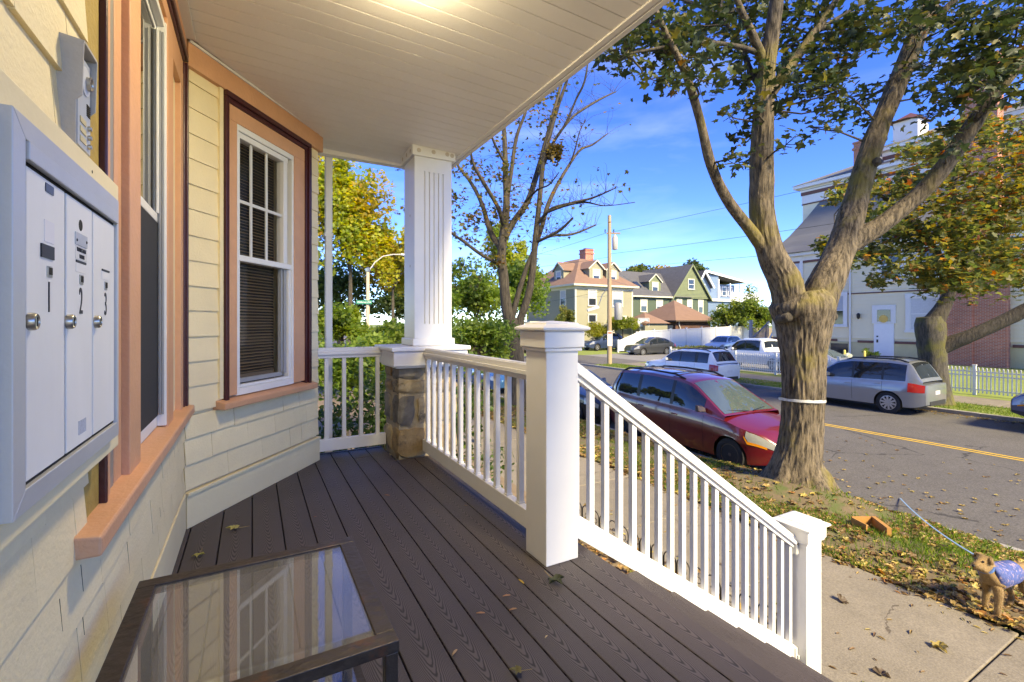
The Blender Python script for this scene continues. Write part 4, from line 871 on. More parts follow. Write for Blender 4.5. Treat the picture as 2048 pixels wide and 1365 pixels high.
    if bed:
        b0, b1 = bed; MB().box(L / 2 - b1, L / 2 - b0, -half + .13, half - .13, fb(b0 + .3) - .02, fb(b0 + .3) + .012).build('dark_bed_top', BLACK, t, local=True)  # black sheet: the shade inside the open bed, put into colour
    return t
NG = 'cars parked along the street'
RED = paint('dark_red_paint', (.14, .009, .014), .05, .3)
car('dark red minivan with rusty steel wheels parked behind the big tree', (9.55, 7.78, ZR), R(-94), L=5.0, W=1.86, name='minivan', cat='minivan',
    belt=[(0, .62), (.25, .84), (.9, .99), (1.6, 1.06), (3.6, 1.10), (4.9, 1.14), (5.08, 1.1)], hood=[(0, .70), (.25, .90), (.8, 1.04), (1.2, 1.13), (1.6, 1.10), (5.0, 1.16), (5.08, 1.12)],
    roof=[(1.02, 1.08), (2.05, 1.66), (2.5, 1.73), (3.4, 1.76), (4.3, 1.74), (4.62, 1.69), (4.98, 1.14), (5.1, 1.0)], ws=(1.02, 2.05), rg=(4.62, 4.98), wheels=(.86, 3.90), wr=.335, kf=.42, sill=.23,
    body=RED, side=((1.55, 2.46), (2.56, 3.62), (3.74, 4.66)), rails=True, rim='steel', head=(.06, .50, .70, .92), tail=(4.75, 5.06, .55, 1.0), mirror=mat('dull_mirror', (.06, .04, .045), .5), group=NG, roofw=.74, amber=True, seams=(1.52, 2.51, 3.68))
SILV = paint('grey_silver_paint', (.27, .29, .32), .5, .3)
car('silver grey estate car with red tail lamps parked across the street', (19.50, 8.86, ZR), R(90), L=4.55, W=1.84, cat='car',
    belt=[(0, .66), (.3, .90), (1.2, 1.02), (2, 1.04), (4.2, 1.09), (4.55, 1.02)], hood=[(0, .78), (.3, .98), (1.2, 1.10), (1.6, 1.08), (4.4, 1.1), (4.55, 1.04)],
    roof=[(1.25, 1.08), (1.95, 1.62), (2.4, 1.73), (3.6, 1.75), (4.12, 1.70), (4.45, 1.12), (4.6, 1.0)], ws=(1.25, 1.98), rg=(4.08, 4.46), wheels=(.82, 3.58), wr=.355, sill=.27, body=SILV,
    side=((1.62, 2.48), (2.56, 3.38), (3.44, 4.05)), rails=True, tail=(4.12, 4.53, .62, .98), group=NG, roofw=.74, nspoke=10)
WPT = paint('white_paint', (.74, .75, .76), .0, .3)
car('white sport utility car with red tail lamps parked beyond the red van', (19.50, 16.5, ZR), R(90), L=4.72, W=1.85,
    belt=[(0, .70), (.25, .94), (1.2, 1.05), (4.4, 1.10), (4.72, 1.05)], hood=[(0, .82), (.25, 1.02), (1.2, 1.13), (1.6, 1.1), (4.6, 1.12), (4.72, 1.07)],
    roof=[(1.3, 1.08), (2.0, 1.58), (2.4, 1.67), (3.8, 1.68), (4.25, 1.64), (4.62, 1.12), (4.75, 1.0)], ws=(1.3, 2.0), rg=(4.22, 4.62), wheels=(.9, 3.75), wr=.36, sill=.27, body=WPT,
    side=((1.66, 2.55), (2.62, 3.45), (3.62, 4.2)), rails=True, tail=(4.3, 4.70, .60, .98), group=NG, roofw=.76, nspoke=6)
BLU = paint('dark_blue_pickup_paint', (.05, .08, .16), .4, .3)
pickup = dict(L=5.85, W=2.0, belt=[(0, .84), (.2, 1.06), (1.4, 1.16), (5.6, 1.20), (5.85, 1.18)], hood=[(0, .95), (.2, 1.13), (1.2, 1.22), (1.8, 1.2), (3.9, 1.2), (4, 1.21), (5.85, 1.19)],
              roof=[(1.45, 1.18), (2.1, 1.80), (2.5, 1.92), (3.5, 1.94), (3.85, 1.88), (4.02, 1.19), (4.2, 1.0)], ws=(1.45, 2.1), rg=(3.82, 4.03), wheels=(.98, 4.68), wr=.40, sill=.42,
              side=((1.78, 2.72), (2.8, 3.72)), tail=(5.7, 5.84, .4, .98), grille=(.72, .95, .9), roofw=.80, cat='pickup truck', bed=(4.06, 5.78), name='pickup_truck', head=(.02, .3, .55, .98), kf=.12, kr=.05)
car('dark blue pickup truck with chrome bumper cut off by the picture edge', (19.55, 1.72, ZR), R(90), body=BLU, clad=True, group=NG, amber=True, **pickup)
DKB = paint('black_car_paint', (.018, .022, .03), .2, .3)
sedan = dict(L=4.7, W=1.82, belt=[(0, .60), (.3, .80), (1.2, .93), (3.6, .98), (4.5, .98), (4.7, .9)], hood=[(0, .66), (.3, .85), (1.2, 1.0), (1.6, .97), (3.9, 1.0), (4.3, 1.04), (4.6, 1.0), (4.7, .94)],
             roof=[(1.3, .96), (2.15, 1.38), (2.6, 1.45), (3.2, 1.43), (3.6, 1.35), (4.2, 1.0), (4.4, .9)], ws=(1.3, 2.15), rg=(3.45, 4.2), wheels=(.92, 3.68), wr=.32, sill=.2, side=((1.8, 2.6), (2.68, 3.5)), tail=(4.5, 4.69, .6, .98))
car('black car with blue reflecting windscreen parked behind the red minivan', (9.62, 13.1, ZR), R(-90), body=DKB, group=NG, **sedan)
car('bright blue car glimpsed through the bush beyond the column', (9.7, 19.6, ZR), R(-90), body=paint('bright_blue_paint', (.04, .16, .36), .3), group=NG, **sedan)
SUVP = dict(L=4.6, W=1.85, belt=[(0, .68), (.25, .90), (1.2, 1.02), (4.3, 1.08), (4.6, 1.0)], hood=[(0, .78), (.25, .97), (1.2, 1.10), (1.6, 1.08), (4.45, 1.1), (4.6, 1.02)],
            roof=[(1.2, 1.05), (1.95, 1.54), (2.4, 1.64), (3.6, 1.62), (4.0, 1.55), (4.45, 1.1), (4.6, 1.0)], ws=(1.2, 1.95), rg=(3.95, 4.46), wheels=(.88, 3.58), wr=.34, sill=.25, side=((1.6, 2.45), (2.52, 3.3), (3.36, 3.95)), tail=(4.25, 4.58, .6, .98))
car('white car with blue windscreen far down the street under the street lamp', (9.9, 37.5, ZR), R(-90), body=WPT, group=NG, **SUVP)
car('silver car far down the street behind the leaning shrubs', (9.9, 31, ZR), R(-90), body=SILV, group=NG, **SUVP)
LG = 'cars parked on the lots across the street'
car('dark grey crossover car standing in front of the white board fence', (32.6, 32.0, ZR), R(176), body=paint('dark_grey_paint', (.075, .08, .085), .5), group=LG, nspoke=9,
    **dict(sedan, L=4.95, roof=[(1.3, 1.0), (2.15, 1.52), (2.6, 1.62), (3.2, 1.62), (3.8, 1.52), (4.75, 1.08), (4.9, .95)], rg=(3.7, 4.72), belt=[(0, .68), (.3, .9), (1.2, 1.0), (3.6, 1.08), (4.7, 1.1), (4.95, 1.0)], hood=[(0, .74), (.3, .95), (1.2, 1.07), (1.6, 1.05), (4.5, 1.13), (4.95, 1.03)],
           wheels=(.95, 3.75), wr=.35, side=((1.8, 2.65), (2.72, 3.5), (3.56, 4.1)), tail=(4.7, 4.93, .6, .98), sill=.26))
car('dark blue sport utility car behind the utility pole', (30.9, 36.7, -1.66), R(180), body=paint('navy_paint', (.035, .06, .13), .4), group=LG, rails=True, **SUVP)
car('white sport utility car parked beside the white board fence', (40.5, 30.0, -1.86), R(190), body=WPT, group=LG, **SUVP)
car('white pickup truck parked behind the picket fence', (28.2, 18.5, -1.86), R(90), body=WPT, group=LG, **pickup)
car('silver saloon car parked behind the big tree trunk and fence', (28.9, 14.9, -1.86), R(-90), body=paint('pale_silver_paint', (.5, .52, .54), .4), group=LG, **sedan)
# ------------------------------------------------------------------ houses, fences, poles
def siding(b, p0, p1, z0, z1, e=.13, lift=.016, clip=None):
    """lapped boards on the wall from p0 to p1 (outside on the right of p0->p1); clip(z) -> (a0, a1) limits each course"""
    p0 = Vector((*p0, 0)); p1 = Vector((*p1, 0)); u = (p1 - p0); Ln = u.length; u.normalize(); n = Vector((u.y, -u.x, 0)); z = z0
    while z < z1 - .01:
        zt = min(z + e, z1); a0, a1 = (0, Ln); c0, c1 = 0, Ln
        if clip: a0, a1 = clip(z); c0, c1 = clip(zt)
        if a1 - a0 < .03: break
        q = [p0 + u * a0 + n * lift, p0 + u * a1 + n * lift, p0 + u * c1 + n * .002, p0 + u * c0 + n * .002]
        b.add([(v.x, v.y, zz) for v, zz in zip(q, (z, z, zt, zt))] + [(v.x, v.y, z) for v in (p0 + u * a0, p0 + u * a1)], [(0, 1, 2, 3), (4, 5, 1, 0)]); z = zt
    return b
def hwin(par, p, u, w, h, z, trim, pane=FARPANE, tw=.11, rail=True, d=.05, sash=None, off=.012, blind=None):
    """double hung window: casing (part), pane and sash (sub-parts); p = lower middle, u = direction to the right seen from outside"""
    if par.name == 'cream_house': off = .052
    u = Vector((*u, 0)).normalized(); n = Vector((u.y, -u.x, 0)); o = Vector((p[0], p[1], 0)) + n * off
    b = MB(); b.fbox(o, u, n, -w / 2 - tw, -w / 2, 0, d, z - .02, z + h).fbox(o, u, n, w / 2, w / 2 + tw, 0, d, z - .02, z + h).fbox(o, u, n, -w / 2 - tw - .02, w / 2 + tw + .02, 0, d + .02, z + h, z + h + tw * 1.1).fbox(o, u, n, -w / 2 - tw - .03, w / 2 + tw + .03, 0, d + .05, z - .02 - tw * .6, z - .02)
    wn = b.build('window', trim, par)
    s = MB(); t = .045
    s.fbox(o, u, n, -w / 2, -w / 2 + t, 0, d - .02, z, z + h).fbox(o, u, n, w / 2 - t, w / 2, 0, d - .02, z, z + h).fbox(o, u, n, -w / 2 + t, w / 2 - t, 0, d - .022, z - .01, z + t).fbox(o, u, n, -w / 2 + t, w / 2 - t, 0, d - .022, z + h - t, z + h)
    if rail: s.fbox(o, u, n, -w / 2 + t, w / 2 - t, 0, d - .015, z + h * .5 - .03, z + h * .5 + .03)
    s.build('sash', sash or WHITE, wn)
    MB().fbox(o, u, n, -w / 2, w / 2, -.002, .012, z, z + h).build('pane', pane, wn)
    if blind: MB().fbox(o, u, n, -w / 2 + t, w / 2 - t, .0122, .0155, z + h * blind[0], z + h * blind[1] - t).build('blind', blind[2], wn)
    return wn
def roofpoly(name, m, par, vs, fs): return MB().add(vs, fs).build(name, m, par)
def brickstack(par, x0, x1, y0, y1, z0, z1, cap=True, m=None):
    b = MB().box(x0, x1, y0, y1, z0, z1)
    if cap: b.box(x0 - .08, x1 + .08, y0 - .08, y1 + .08, z1 - .45, z1 - .3).box(x0 - .06, x1 + .06, y0 - .06, y1 + .06, z1 + .0005, z1 + .12)
    return b.build('chimney', m or BRICK, par)
SHADE = mat('window_blind', (.42, .44, .46), .6, .05)
# -- tan house with dormers, its nearest corner at (30.2, 40.4)
TAN = mat('tan_siding', (.28, .265, .18), .7, .05, 1.); TRIM = mat('cream_trim', (.62, .58, .44), .6, .04); BRNROOF = mat('brown_shingle', (.21, .125, .09), .95, .12, 2., .6, 30, spots=((.20, .115, .085), 8., .52))
x0, x1, y0, y1, ze, zg = 30.2, 38.4, 40.4, 50.5, 5.05, -1.6
TH = thing('tan_house', 'tan two storey house with brown hipped roof dormers and brick chimneys', 'house', (34, 45, zg))
MB().box(x0 + .02, x1 - .02, y0 + .02, y1, zg, ze).build('wall', TAN, TH)
sb = MB(); siding(sb, (x0, y0), (x1, y0), zg + .5, ze, .11); siding(sb, (x0, y1), (x0, y0), zg + .5, ze, .11); sb.build('siding', TAN, TH)
MB().box(x0 - .035, x0 + .16, y0 - .035, y0 + .16, zg, ze).box(x1 - .16, x1 + .03, y0 - .035, y0 + .1, zg, ze).box(x0 - .04, x1 + .04, y0 - .04, y0 + .1, ze - .32, ze).box(x0 - .041, x0 + .1, y0 - .03, y1, ze - .32, ze).build('corner_trim', TRIM, TH)
o_ = .55; MB().box(x0 - o_, x1 + o_, y0 - o_, y1 + o_, ze + .001, ze + .20).build('eave', TRIM, TH)
mx = (x0 + x1) / 2
roofpoly('roof', BRNROOF, TH, [(x0 - o_, y0 - o_, ze + .2), (x1 + o_, y0 - o_, ze + .2), (x1 + o_, y1 + o_, ze + .2), (x0 - o_, y1 + o_, ze + .2), (mx - .5, y0 + 4.0, ze + 3.6), (mx + .5, y0 + 4.0, ze + 3.6), (mx + .5, y1 - 3.0, ze + 3.6), (mx - .5, y1 - 3., ze + 3.6)],
         [(0, 1, 5, 4), (1, 2, 6, 5), (2, 3, 7, 6), (3, 0, 4, 7), (4, 5, 6, 7)])
def dormer(par, c, u, w, z, h, depth, wall, roofm, trim):
    """gabled dormer whose front stands at c facing right-hand normal of u"""
    u = Vector((*u, 0)).normalized(); n = Vector((u.y, -u.x, 0)); o = Vector((*c, 0)); d = MB()
    d.fbox(o, u, n, -w / 2, w / 2, -depth, 0, z, z + h)
    g = [o + u * (-w / 2) + Vector((0, 0, z + h)), o + u * (w / 2) + Vector((0, 0, z + h)), o + Vector((0, 0, z + h + w * .42))]
    d.add([tuple(v) for v in g], [(0, 1, 2)]); dm = d.build('dormer', wall, par)
    r = MB(); ov = .22
    for sg in (-1, 1):
        a = o + n * .18 + u * (sg * (w / 2 + ov)) + Vector((0, 0, z + h - ov * .84)); b_ = o + n * .18 + Vector((0, 0, z + h + w * .42 + .02)); bk = n * -(depth + .18)
        vs = [a, b_, b_ + bk, a + bk]; r.add(vs + [v + Vector((0, 0, .09)) for v in vs], [(0, 1, 2, 3), (7, 6, 5, 4), (0, 4, 5, 1), (1, 5, 6, 2), (2, 6, 7, 3), (3, 7, 4, 0)])
    r.build('dormer_roof', roofm, dm)
    t = MB()
    for sg in (-1, 1): t.bar(o + n * .19 + u * (sg * (w / 2 + ov)) + Vector((0, 0, z + h - ov * .84 + .02)), o + n * .19 + Vector((0, 0, z + h + w * .42 + .02)), .03, .14)
    t.build('bargeboard', trim, dm)
    hwin(dm if False else par, (c[0], c[1]), (u.x, u.y), w * .46, h * .74, z + .18, trim, blind=(.5, 1., SHADE))
dormer(TH, (30.7, 44.2), (0, -1), 1.9, 5.6, 1.55, 2.2, TAN, BRNROOF, TRIM)
dormer(TH, (33.5, 40.95), (1, 0), 1.9, 5.55, 1.65, 2.4, TAN, BRNROOF, TRIM); dormer(TH, (35.9, 40.95), (1, 0), 1.8, 5.55, 1.60, 2.4, TAN, BRNROOF, TRIM)
brickstack(TH, 35.2, 36.4, 45.0, 46.2, 7.0, 9.9); brickstack(TH, 31.6, 32.3, 51.6, 52.4, 6.5, 9.8)
MB().box(35.35, 36.25, 45.15, 46.05, 10.03, 10.06).box(35.4, 36.6, 45.3, 45.7, 10.1, 10.16).build('chimney_cap', DARK, TH)
for (x, w) in ((32.5, 1.05), (36.1, 1.4)): hwin(TH, (x, y0), (1, 0), w, 1.7, 2.95, TRIM, blind=(.45, 1., SHADE))
hwin(TH, (32.5, y0), (1, 0), 1.05, 1.6, .35, TRIM); hwin(TH, (x0, 42.6), (0, -1), .95, 1.7, 2.95, TRIM, blind=(.5, 1, SHADE)); hwin(TH, (x0, 47), (0, -1), .95, 1.7, 2.95, TRIM); hwin(TH, (36.9, y0), (1, 0), .8, 1.4, .35, TRIM)
pc = MB().box(x0 - 2.6, x0 - .1, 45.5, 51, .95, 1.25).box(x0 - 2.6, x0 - .1, 45.5, 51, -1.6, -1.0)
for y in (45.6, 47.4, 49.2, 50.8): pc.box(x0 - 2.55, x0 - 2.3, y, y + .22, -1.0, .95)
pc.build('porch', TRIM, TH); MB().box(x0 - .06, x0 - .01, 47.3, 48.4, -1.0, .9).build('door', mat('brown_door', (.06, .04, .03), .5), TH)
ps = MB().box(34.2, 38.6, 39.0, 40.3, .75, .95)
for x in (34.3, 38.3): ps.box(x, x + .2, 39.05, 39.25, zg, .75)
ps.build('side_porch', TRIM, TH); roofpoly('porch_roof', BRNROOF, TH, [(38.2, 38.2, 1.0), (42.2, 38.2, 1.0), (42.2, 42.2, 1.0), (38.2, 42.2, 1.0), (40.2, 40.3, 2.3)], [(0, 1, 4), (1, 2, 4), (2, 3, 4), (3, 0, 4)])
MB().box(38.45, 42.0, 38.5, 42, zg, 1.0).build('annex_wall', TAN, TH)
# -- green house with a steep shingled gable
GRN = mat('green_siding', (.065, .095, .06), .7, .06, 1.); GRNL = mat('green_shingle', (.155, .18, .10), .8, .12, 1.5, .5, 20); GREYROOF = mat('grey_shingle', (.085, .085, .09), .95, .15, 2., .6, 30, spots=((.05, .05, .055), 6., .55))
gx0, gx1, gy0, gy1, gz = 45.0, 60.4, 47.5, 57.0, 4.75
GH = thing('green_house', 'green house with steep shingled gable and dark grey roof', 'house', (50, 52, -1.5))
MB().box(gx0 + .03, gx1 - .03, gy0 + .03, gy1, -1.5, gz).build('wall', GRN, GH)
sb = MB(); siding(sb, (gx0, gy0), (gx1, gy0), -1.4, gz, .16, .02); siding(sb, (gx0, gy1), (gx0, gy0), -1.4, gz, .16, .02); sb.build('siding', GRN, GH)
gc = 56.5; gw = 3.9; apex = 9.5                               # gable facing the street side (-Y)
sb = MB(); siding(sb, (gc - gw, gy0 - .25), (gc + gw, gy0 - .25), gz + .1, apex, .2, .03, clip=lambda z: (gw * (z - gz) / (apex - gz), 2 * gw - gw * (z - gz) / (apex - gz)))
sb.add([(gc - gw, gy0 - .24, gz), (gc + gw, gy0 - .24, gz), (gc, gy0 - .24, apex)], [(0, 1, 2)]); sb.box(gc - gw, gc + gw, gy0 - .26, gy0, gz - .12, gz); sb.build('gable', GRNL, GH)
ov = .35; e = (gw + ov) / gw
def slab_roof(b, a, c, d, f, th=.18): b.add([a, c, d, f] + [(v[0], v[1], v[2] + th) for v in (a, c, d, f)], [(0, 1, 2, 3), (7, 6, 5, 4), (0, 4, 5, 1), (1, 5, 6, 2), (2, 6, 7, 3), (3, 7, 4, 0)]); return b
rb = MB(); zl = gz - (apex - gz) * (e - 1)
slab_roof(rb, (gc - gw * e, gy0 - .55, zl), (gc, gy0 - .55, apex), (gc, gy1, apex), (gc - gw * e, gy1, zl)); slab_roof(rb, (gc, gy0 - .55, apex), (gc + gw * e, gy0 - .55, zl), (gc + gw * e, gy1, zl), (gc, gy1, apex))
# long main roof sloping towards us and the left
rb.add([(gx0 - .5, gy0 - .45, gz), (gc, gy0 - .45, gz), (gc, 52.5, 8.75), (gx0 + 1.0, 52.5, 8.75), (gx0 - .5, gy1 + .4, gz), (gc, gy1 + .4, gz)], [(0, 1, 2, 3), (0, 3, 4), (3, 2, 5, 4)]); rb.build('roof', GREYROOF, GH)
MB().box(gx0 - .52, gc - gw, gy0 - .5, gy0 - .3, gz - .16, gz + .02).build('eave', TRIM, GH)
t = MB()
for sg in (-1, 1): t.bar((gc + sg * gw * e, gy0 - .57, zl + .06), (gc, gy0 - .57, apex + .06), .05, .22)
t.build('bargeboard', GRNL, GH)
hwin(GH, (gc - .1, gy0 - .25), (1, 0), 1.2, 1.4, 6.0, TRIM, off=.04); 
for x in (gc - 2.3, gc - .1, gc + 2.3): hwin(GH, (x, gy0), (1, 0), .95, 1.9, 2.5, TRIM, blind=(.5, 1, SHADE))
dormer(GH, (50.2, 48.3), (1, 0), 2.3, 5.4, 1.6, 3.6, GRNL, GREYROOF, TRIM)
for x in (47.2, 50.2): hwin(GH, (x, gy0), (1, 0), 1.1, 1.6, 2.6, TRIM, blind=(.5, 1, SHADE))
hwin(GH, (gx0, 50), (0, -1), .9, 1.5, 1.5, TRIM)
roofpoly('skylight', FARPANE, GH, [(47.2, 48.7, 6.1), (48.1, 48.7, 6.1), (48.3, 49.9, 6.97), (47.4, 49.9, 6.97)], [(0, 1, 2, 3)])
# -- blue house with a white roof deck
BLUE = mat('blue_siding', (.13, .20, .30), .7, .05, 1.); 
bx0, by0 = 65.2, 51.2
BH = thing('blue_house', 'blue house with white railed roof deck and dark sloping roof', 'house', (72, 56, -1.5))
MB().box(bx0, bx0 + 13, by0, by0 + 12, -1.5, 4.6).build('wall', BLUE, BH); sb = MB(); siding(sb, (bx0, by0), (bx0 + 13, by0), -1.4, 4.6, .18, .025); siding(sb, (bx0, by0 + 12), (bx0, by0), -1.4, 4.6, .18, .025); sb.build('siding', BLUE, BH)
MB().box(bx0 - .4, bx0 + 13.3, by0 - .4, by0 + 12, 4.6, 5.0).build('deck_band', WHITE, BH)
MB().box(bx0 - .1, bx0 + 5.2, by0 + 2.0, by0 + 12, 5.0, 8.0).box(bx0 + 5.2, bx0 + 13, by0 + 4.5, by0 + 12, 5.0, 8.0).build('upper_wall', BLUE, BH)
MB().box(bx0 + 5.0, bx0 + 5.35, by0 + 1.9, by0 + 2.3, 5., 8.6).box(bx0 + 1.2, bx0 + 1.5, by0 + 1.9, by0 + 2.2, 5., 7.6).build('corner_trim', WHITE, BH)
rb = MB(); slab_roof(rb, (bx0 - .6, by0 + 1.6, 7.2), (bx0 + 1.0, by0 + 1.6, 9.6), (bx0 + 1.0, by0 + 12, 9.6), (bx0 - .6, by0 + 12, 7.2), .25); slab_roof(rb, (bx0 + 1.0, by0 + 1.6, 9.6), (bx0 + 3.2, by0 + 1.6, 6.9), (bx0 + 3.2, by0 + 4, 6.9), (bx0 + 1.0, by0 + 4, 9.6), .25)
slab_roof(rb, (bx0 + 1.0, by0 + 1.4, 9.6), (bx0 + 14, by0 + 2.8, 8.3), (bx0 + 14, by0 + 12, 8.3), (bx0 + 1.0, by0 + 12, 9.7), .3); rb.build('roof', mat('dark_roof', (.05, .048, .048), .9, .1), BH)
MB().add([(bx0 + .0, by0 + 1.98, 7.9), (bx0 + 5.2, by0 + 1.98, 7.9), (bx0 + 5.2, by0 + 1.98, 9.2), (bx0 + 1.0, by0 + 1.98, 9.6)], [(0, 1, 2, 3)]).build('gable', BLUE, BH)
MB().bar((bx0 + 1.0, by0 + 1.3, 9.75), (bx0 + 14.1, by0 + 2.7, 8.45), .1, .35).bar((bx0 + 1.0, by0 + 1.3, 9.7), (bx0 + 3.3, by0 + 1.3, 6.95), .1, .3).bar((bx0 - .7, by0 + 1.3, 7.2), (bx0 + 1.0, by0 + 1.3, 9.7), .1, .3).build('bargeboard', WHITE, BH)
rl = MB().box(bx0 + 5.3, bx0 + 13.2, by0 - .2, by0 - .1, 6.05, 6.15)
for k in range(46): rl.box(bx0 + 5.35 + .17 * k, bx0 + 5.45 + .17 * k, by0 - .19, by0 - .11, 5.0, 6.05)
for k in range(4): rl.box(bx0 + 5.3 + 2.6 * k, bx0 + 5.5 + 2.6 * k, by0 - .22, by0 - .05, 5., 7.7 if k < 4 else 6.3)
rl.build('deck_rail', WHITE, BH)
hwin(BH, (bx0 + .9, by0 + 1.95), (1, 0), 1.1, 1.8, 5.6, WHITE, tw=.18); hwin(BH, (bx0 + 2.9, by0), (1, 0), 1.4, 1.2, 2.2, WHITE, tw=.2)
for k in range(4): hwin(BH, (bx0 + 6.6 + 1.7 * k, by0 + 4.45), (1, 0), 1.1, 1.5, 6.0, WHITE, tw=.14)
# -- brick garage with a brown pyramid roof
GA = thing('garage', 'brick garage with brown pyramid roof and pale roller doors', 'garage', (43, 40, -1.6))
ax0, ax1, ay0, ay1, az = 44.0, 50.2, 39.1, 45.1, 1.2
DBR = brick_mat('brown_brick', (.16, .065, .045), (.11, .05, .04), (.15, .11, .09))
MB().box(ax0, ax1, ay0, ay1, -1.7, az).build('wall', DBR, GA); o_ = .6
MB().box(ax0 - o_, ax1 + o_, ay0 - o_, ay1 + o_, az + .001, az + .16).build('eave', mat('dark_eave', (.06, .04, .03), .7), GA)
roofpoly('roof', BRNROOF, GA, [(ax0 - o_, ay0 - o_, az + .16), (ax1 + o_, ay0 - o_, az + .16), (ax1 + o_, ay1 + o_, az + .16), (ax0 - o_, ay1 + o_, az + .16), ((ax0 + ax1) / 2, (ay0 + ay1) / 2, az + 2.75)], [(0, 1, 4), (1, 2, 4), (2, 3, 4), (3, 0, 4)])
for y in (39.5, 42.5):
    d = MB().box(ax0 - .05, ax0 + .02, y, y + 2.4, -1.6, .75).build('garage_door', mat('pale_door', (.50, .46, .38), .6, .04), GA); g = MB()
    for k in range(3): g.box(ax0 - .055, ax0 - .049, y, y + 2.4, -1.05 + .6 * k, -1.03 + .6 * k)
    g.build('panel_joint', mat('door_joint', (.2, .18, .15), .7), d)
MB().tube([(ax0 + .5, ay0 - .12, az), (ax0 + .5, ay0 - .12, .75), (ax0 + .9, ay0 - .12, .1), (ax0 + .9, ay0 - .12, -1.6)], .06, 6).build('downpipe', WHITE, GA)
# -- the large cream house on the right
CRS = mat('cream_siding', (.82, .70, .49), .7, .05, .8); CRT = mat('white_trim', (.72, .70, .68), .6, .04); BND = mat('brown_band', (.15, .055, .045), .6, .05); FND = mat('foundation_cream', (.55, .46, .26), .85, .1, 2.)
X = 36.; HB = thing('cream_house', 'big cream house with flared grey roof brick chimneys and brown bands', 'house', (40, 14, -1.3))
ya, yb, zeave = -6., 22.3, 6.35
MB().box(X + .03, X + 14, ya, yb - .03, -1.5, zeave).build('wall', CRS, HB)
sb = MB(); siding(sb, (X, yb), (X, ya), .05, zeave - .5, .23, .05); siding(sb, (X + 14, yb), (X, yb), .05, zeave - .5, .20, .028); sb.build('siding', CRS, HB)
MB().box(X - .05, X + .02, ya, yb + .05, -1.5, -.20).build('foundation', FND, HB)
MB().box(X - .09, X + .02, 17.6, yb + .06, -.20, -.04).box(X - .09, X + .02, 12.0, 14.2, -.25, -.09).box(X - .09, X + .02, 15.4, 16.3, -.25, -.09).box(X - .09, X + .02, ya, 8.9, -.25, -.09).box(X - .07, X + .02, 12.05, 18.4, 3.05, 3.13).box(X - .10, X + .02, ya, yb + .08, zeave - .78, zeave - .62).build('brown_band', BND, HB)
MB().box(X - .08, X + .02, ya, yb + .07, zeave - .62, zeave - .25).box(X - .45, X + .02, ya, yb + .42, zeave - .25, zeave - .02).build('cornice', CRT, HB)
MB().tube([(X - .1, 16.75, zeave - .3), (X - .1, 16.75, -1.3)], .055, 8).build('downpipe', CRT, HB)
# flared skirt roof, curving up to the third storey
fl = [(-.62, zeave - .02), (.1, zeave + .55), (.9, zeave + 1.5), (1.9, zeave + 3.0), (2.9, zeave + 4.7)]
vs = []
for d, z in fl: vs += [(X + d, ya, z), (X + d, yb - d * .85, z)]
vs += [(X + 6, yb - d * .85, z) for d, z in fl]
fs = [(2 * i, 2 * i + 1, 2 * i + 3, 2 * i + 2) for i in range(4)] + [(2 * i + 1, 10 + i, 11 + i, 2 * i + 3) for i in range(4)]
GS = mat('pale_grey_shingle', (.15, .15, .15), .95, .1, 2., .6, 14, stretch=(1, .4, 2.5))
o = MB().add(vs, fs).build('skirt_roof', GS, HB)
# third storey: two wall blocks with cornices
for (p, q, r, s_, zt) in ((X + 2.6, X + 10, 12.0, 21.4, 12.0), (X + 3.0, X + 12, -5, 16.0, 13.3)):
    MB().box(p, q, r, s_, zeave, zt).build('upper_wall', CRS, HB)
    MB().box(p - .1, q, r, s_ + .1, zt - .75, zt - .50).box(p - .06, q, r, s_ + .06, zt - 1.5, zt - 1.42).build('brown_band', BND, HB)
    MB().box(p - .05, q, r, s_ + .05, zt - 1.4, zt - .76).box(p - .12, q, r, s_ + .12, zt - .5, zt - .2).box(p - .5, q, r, s_ + .5, zt - .2, zt + .05).build('cornice', CRT, HB)
    roofpoly('roof', GS, HB, [(p - .55, r, zt + .06), (q, r, zt + .06), (q, s_ + .55, zt + .06), (p - .55, s_ + .55, zt + .06), (p + 4, r + 2, zt + 2.0), (p + 4, s_ - 3.5, zt + 2.0)], [(0, 3, 5, 4), (3, 2, 5), (2, 1, 4, 5), (1, 0, 4)])
brickstack(HB, X + 2.0, X + 3.0, 16.5, 17.5, 9.5, 14.0)
ch = MB().box(X - .55, X + .4, 9.0, 11.8, -1.5, 3.6).box(X - .45, X + .4, 9.3, 11.5, 3.6, 8.).box(X - .40, X + .5, 9.4, 10.8, 8., 16.).box(X - .62, X + .35, 10.35, 11.78, -1.5, 3.5); ch.build('chimney', BRICK, HB)
cu = MB().box(X + 3.2, X + 4.8, 14.2, 15.6, 13.2, 15.0); cu.build('cupola', CRT, HB); roofpoly('cupola_roof', BND, HB, [(X + 3., 14., 15.), (X + 5, 14., 15.), (X + 5, 15.8, 15.), (X + 3., 15.8, 15.), (X + 4, 14.9, 15.7)], [(0, 1, 4), (1, 2, 4), (2, 3, 4), (3, 0, 4), (3, 2, 1, 0)])
CURT = mat('net_curtain', (.55, .56, .58), .7, .1, 12)
hwin(HB, (X, 20.65), (0, -1), 1.05, 2.1, 4.1 - .4, CRT, tw=.22, blind=(0, 1., CURT)); hwin(HB, (X, 17.75), (0, -1), 1.2, 2.05, .95, CRT, tw=.22, blind=(.52, 1., SHADE)); hwin(HB, (X, 12.75), (0, -1), 1.3, 2.0, .65, CRT, tw=.24, blind=(0, 1., CURT))
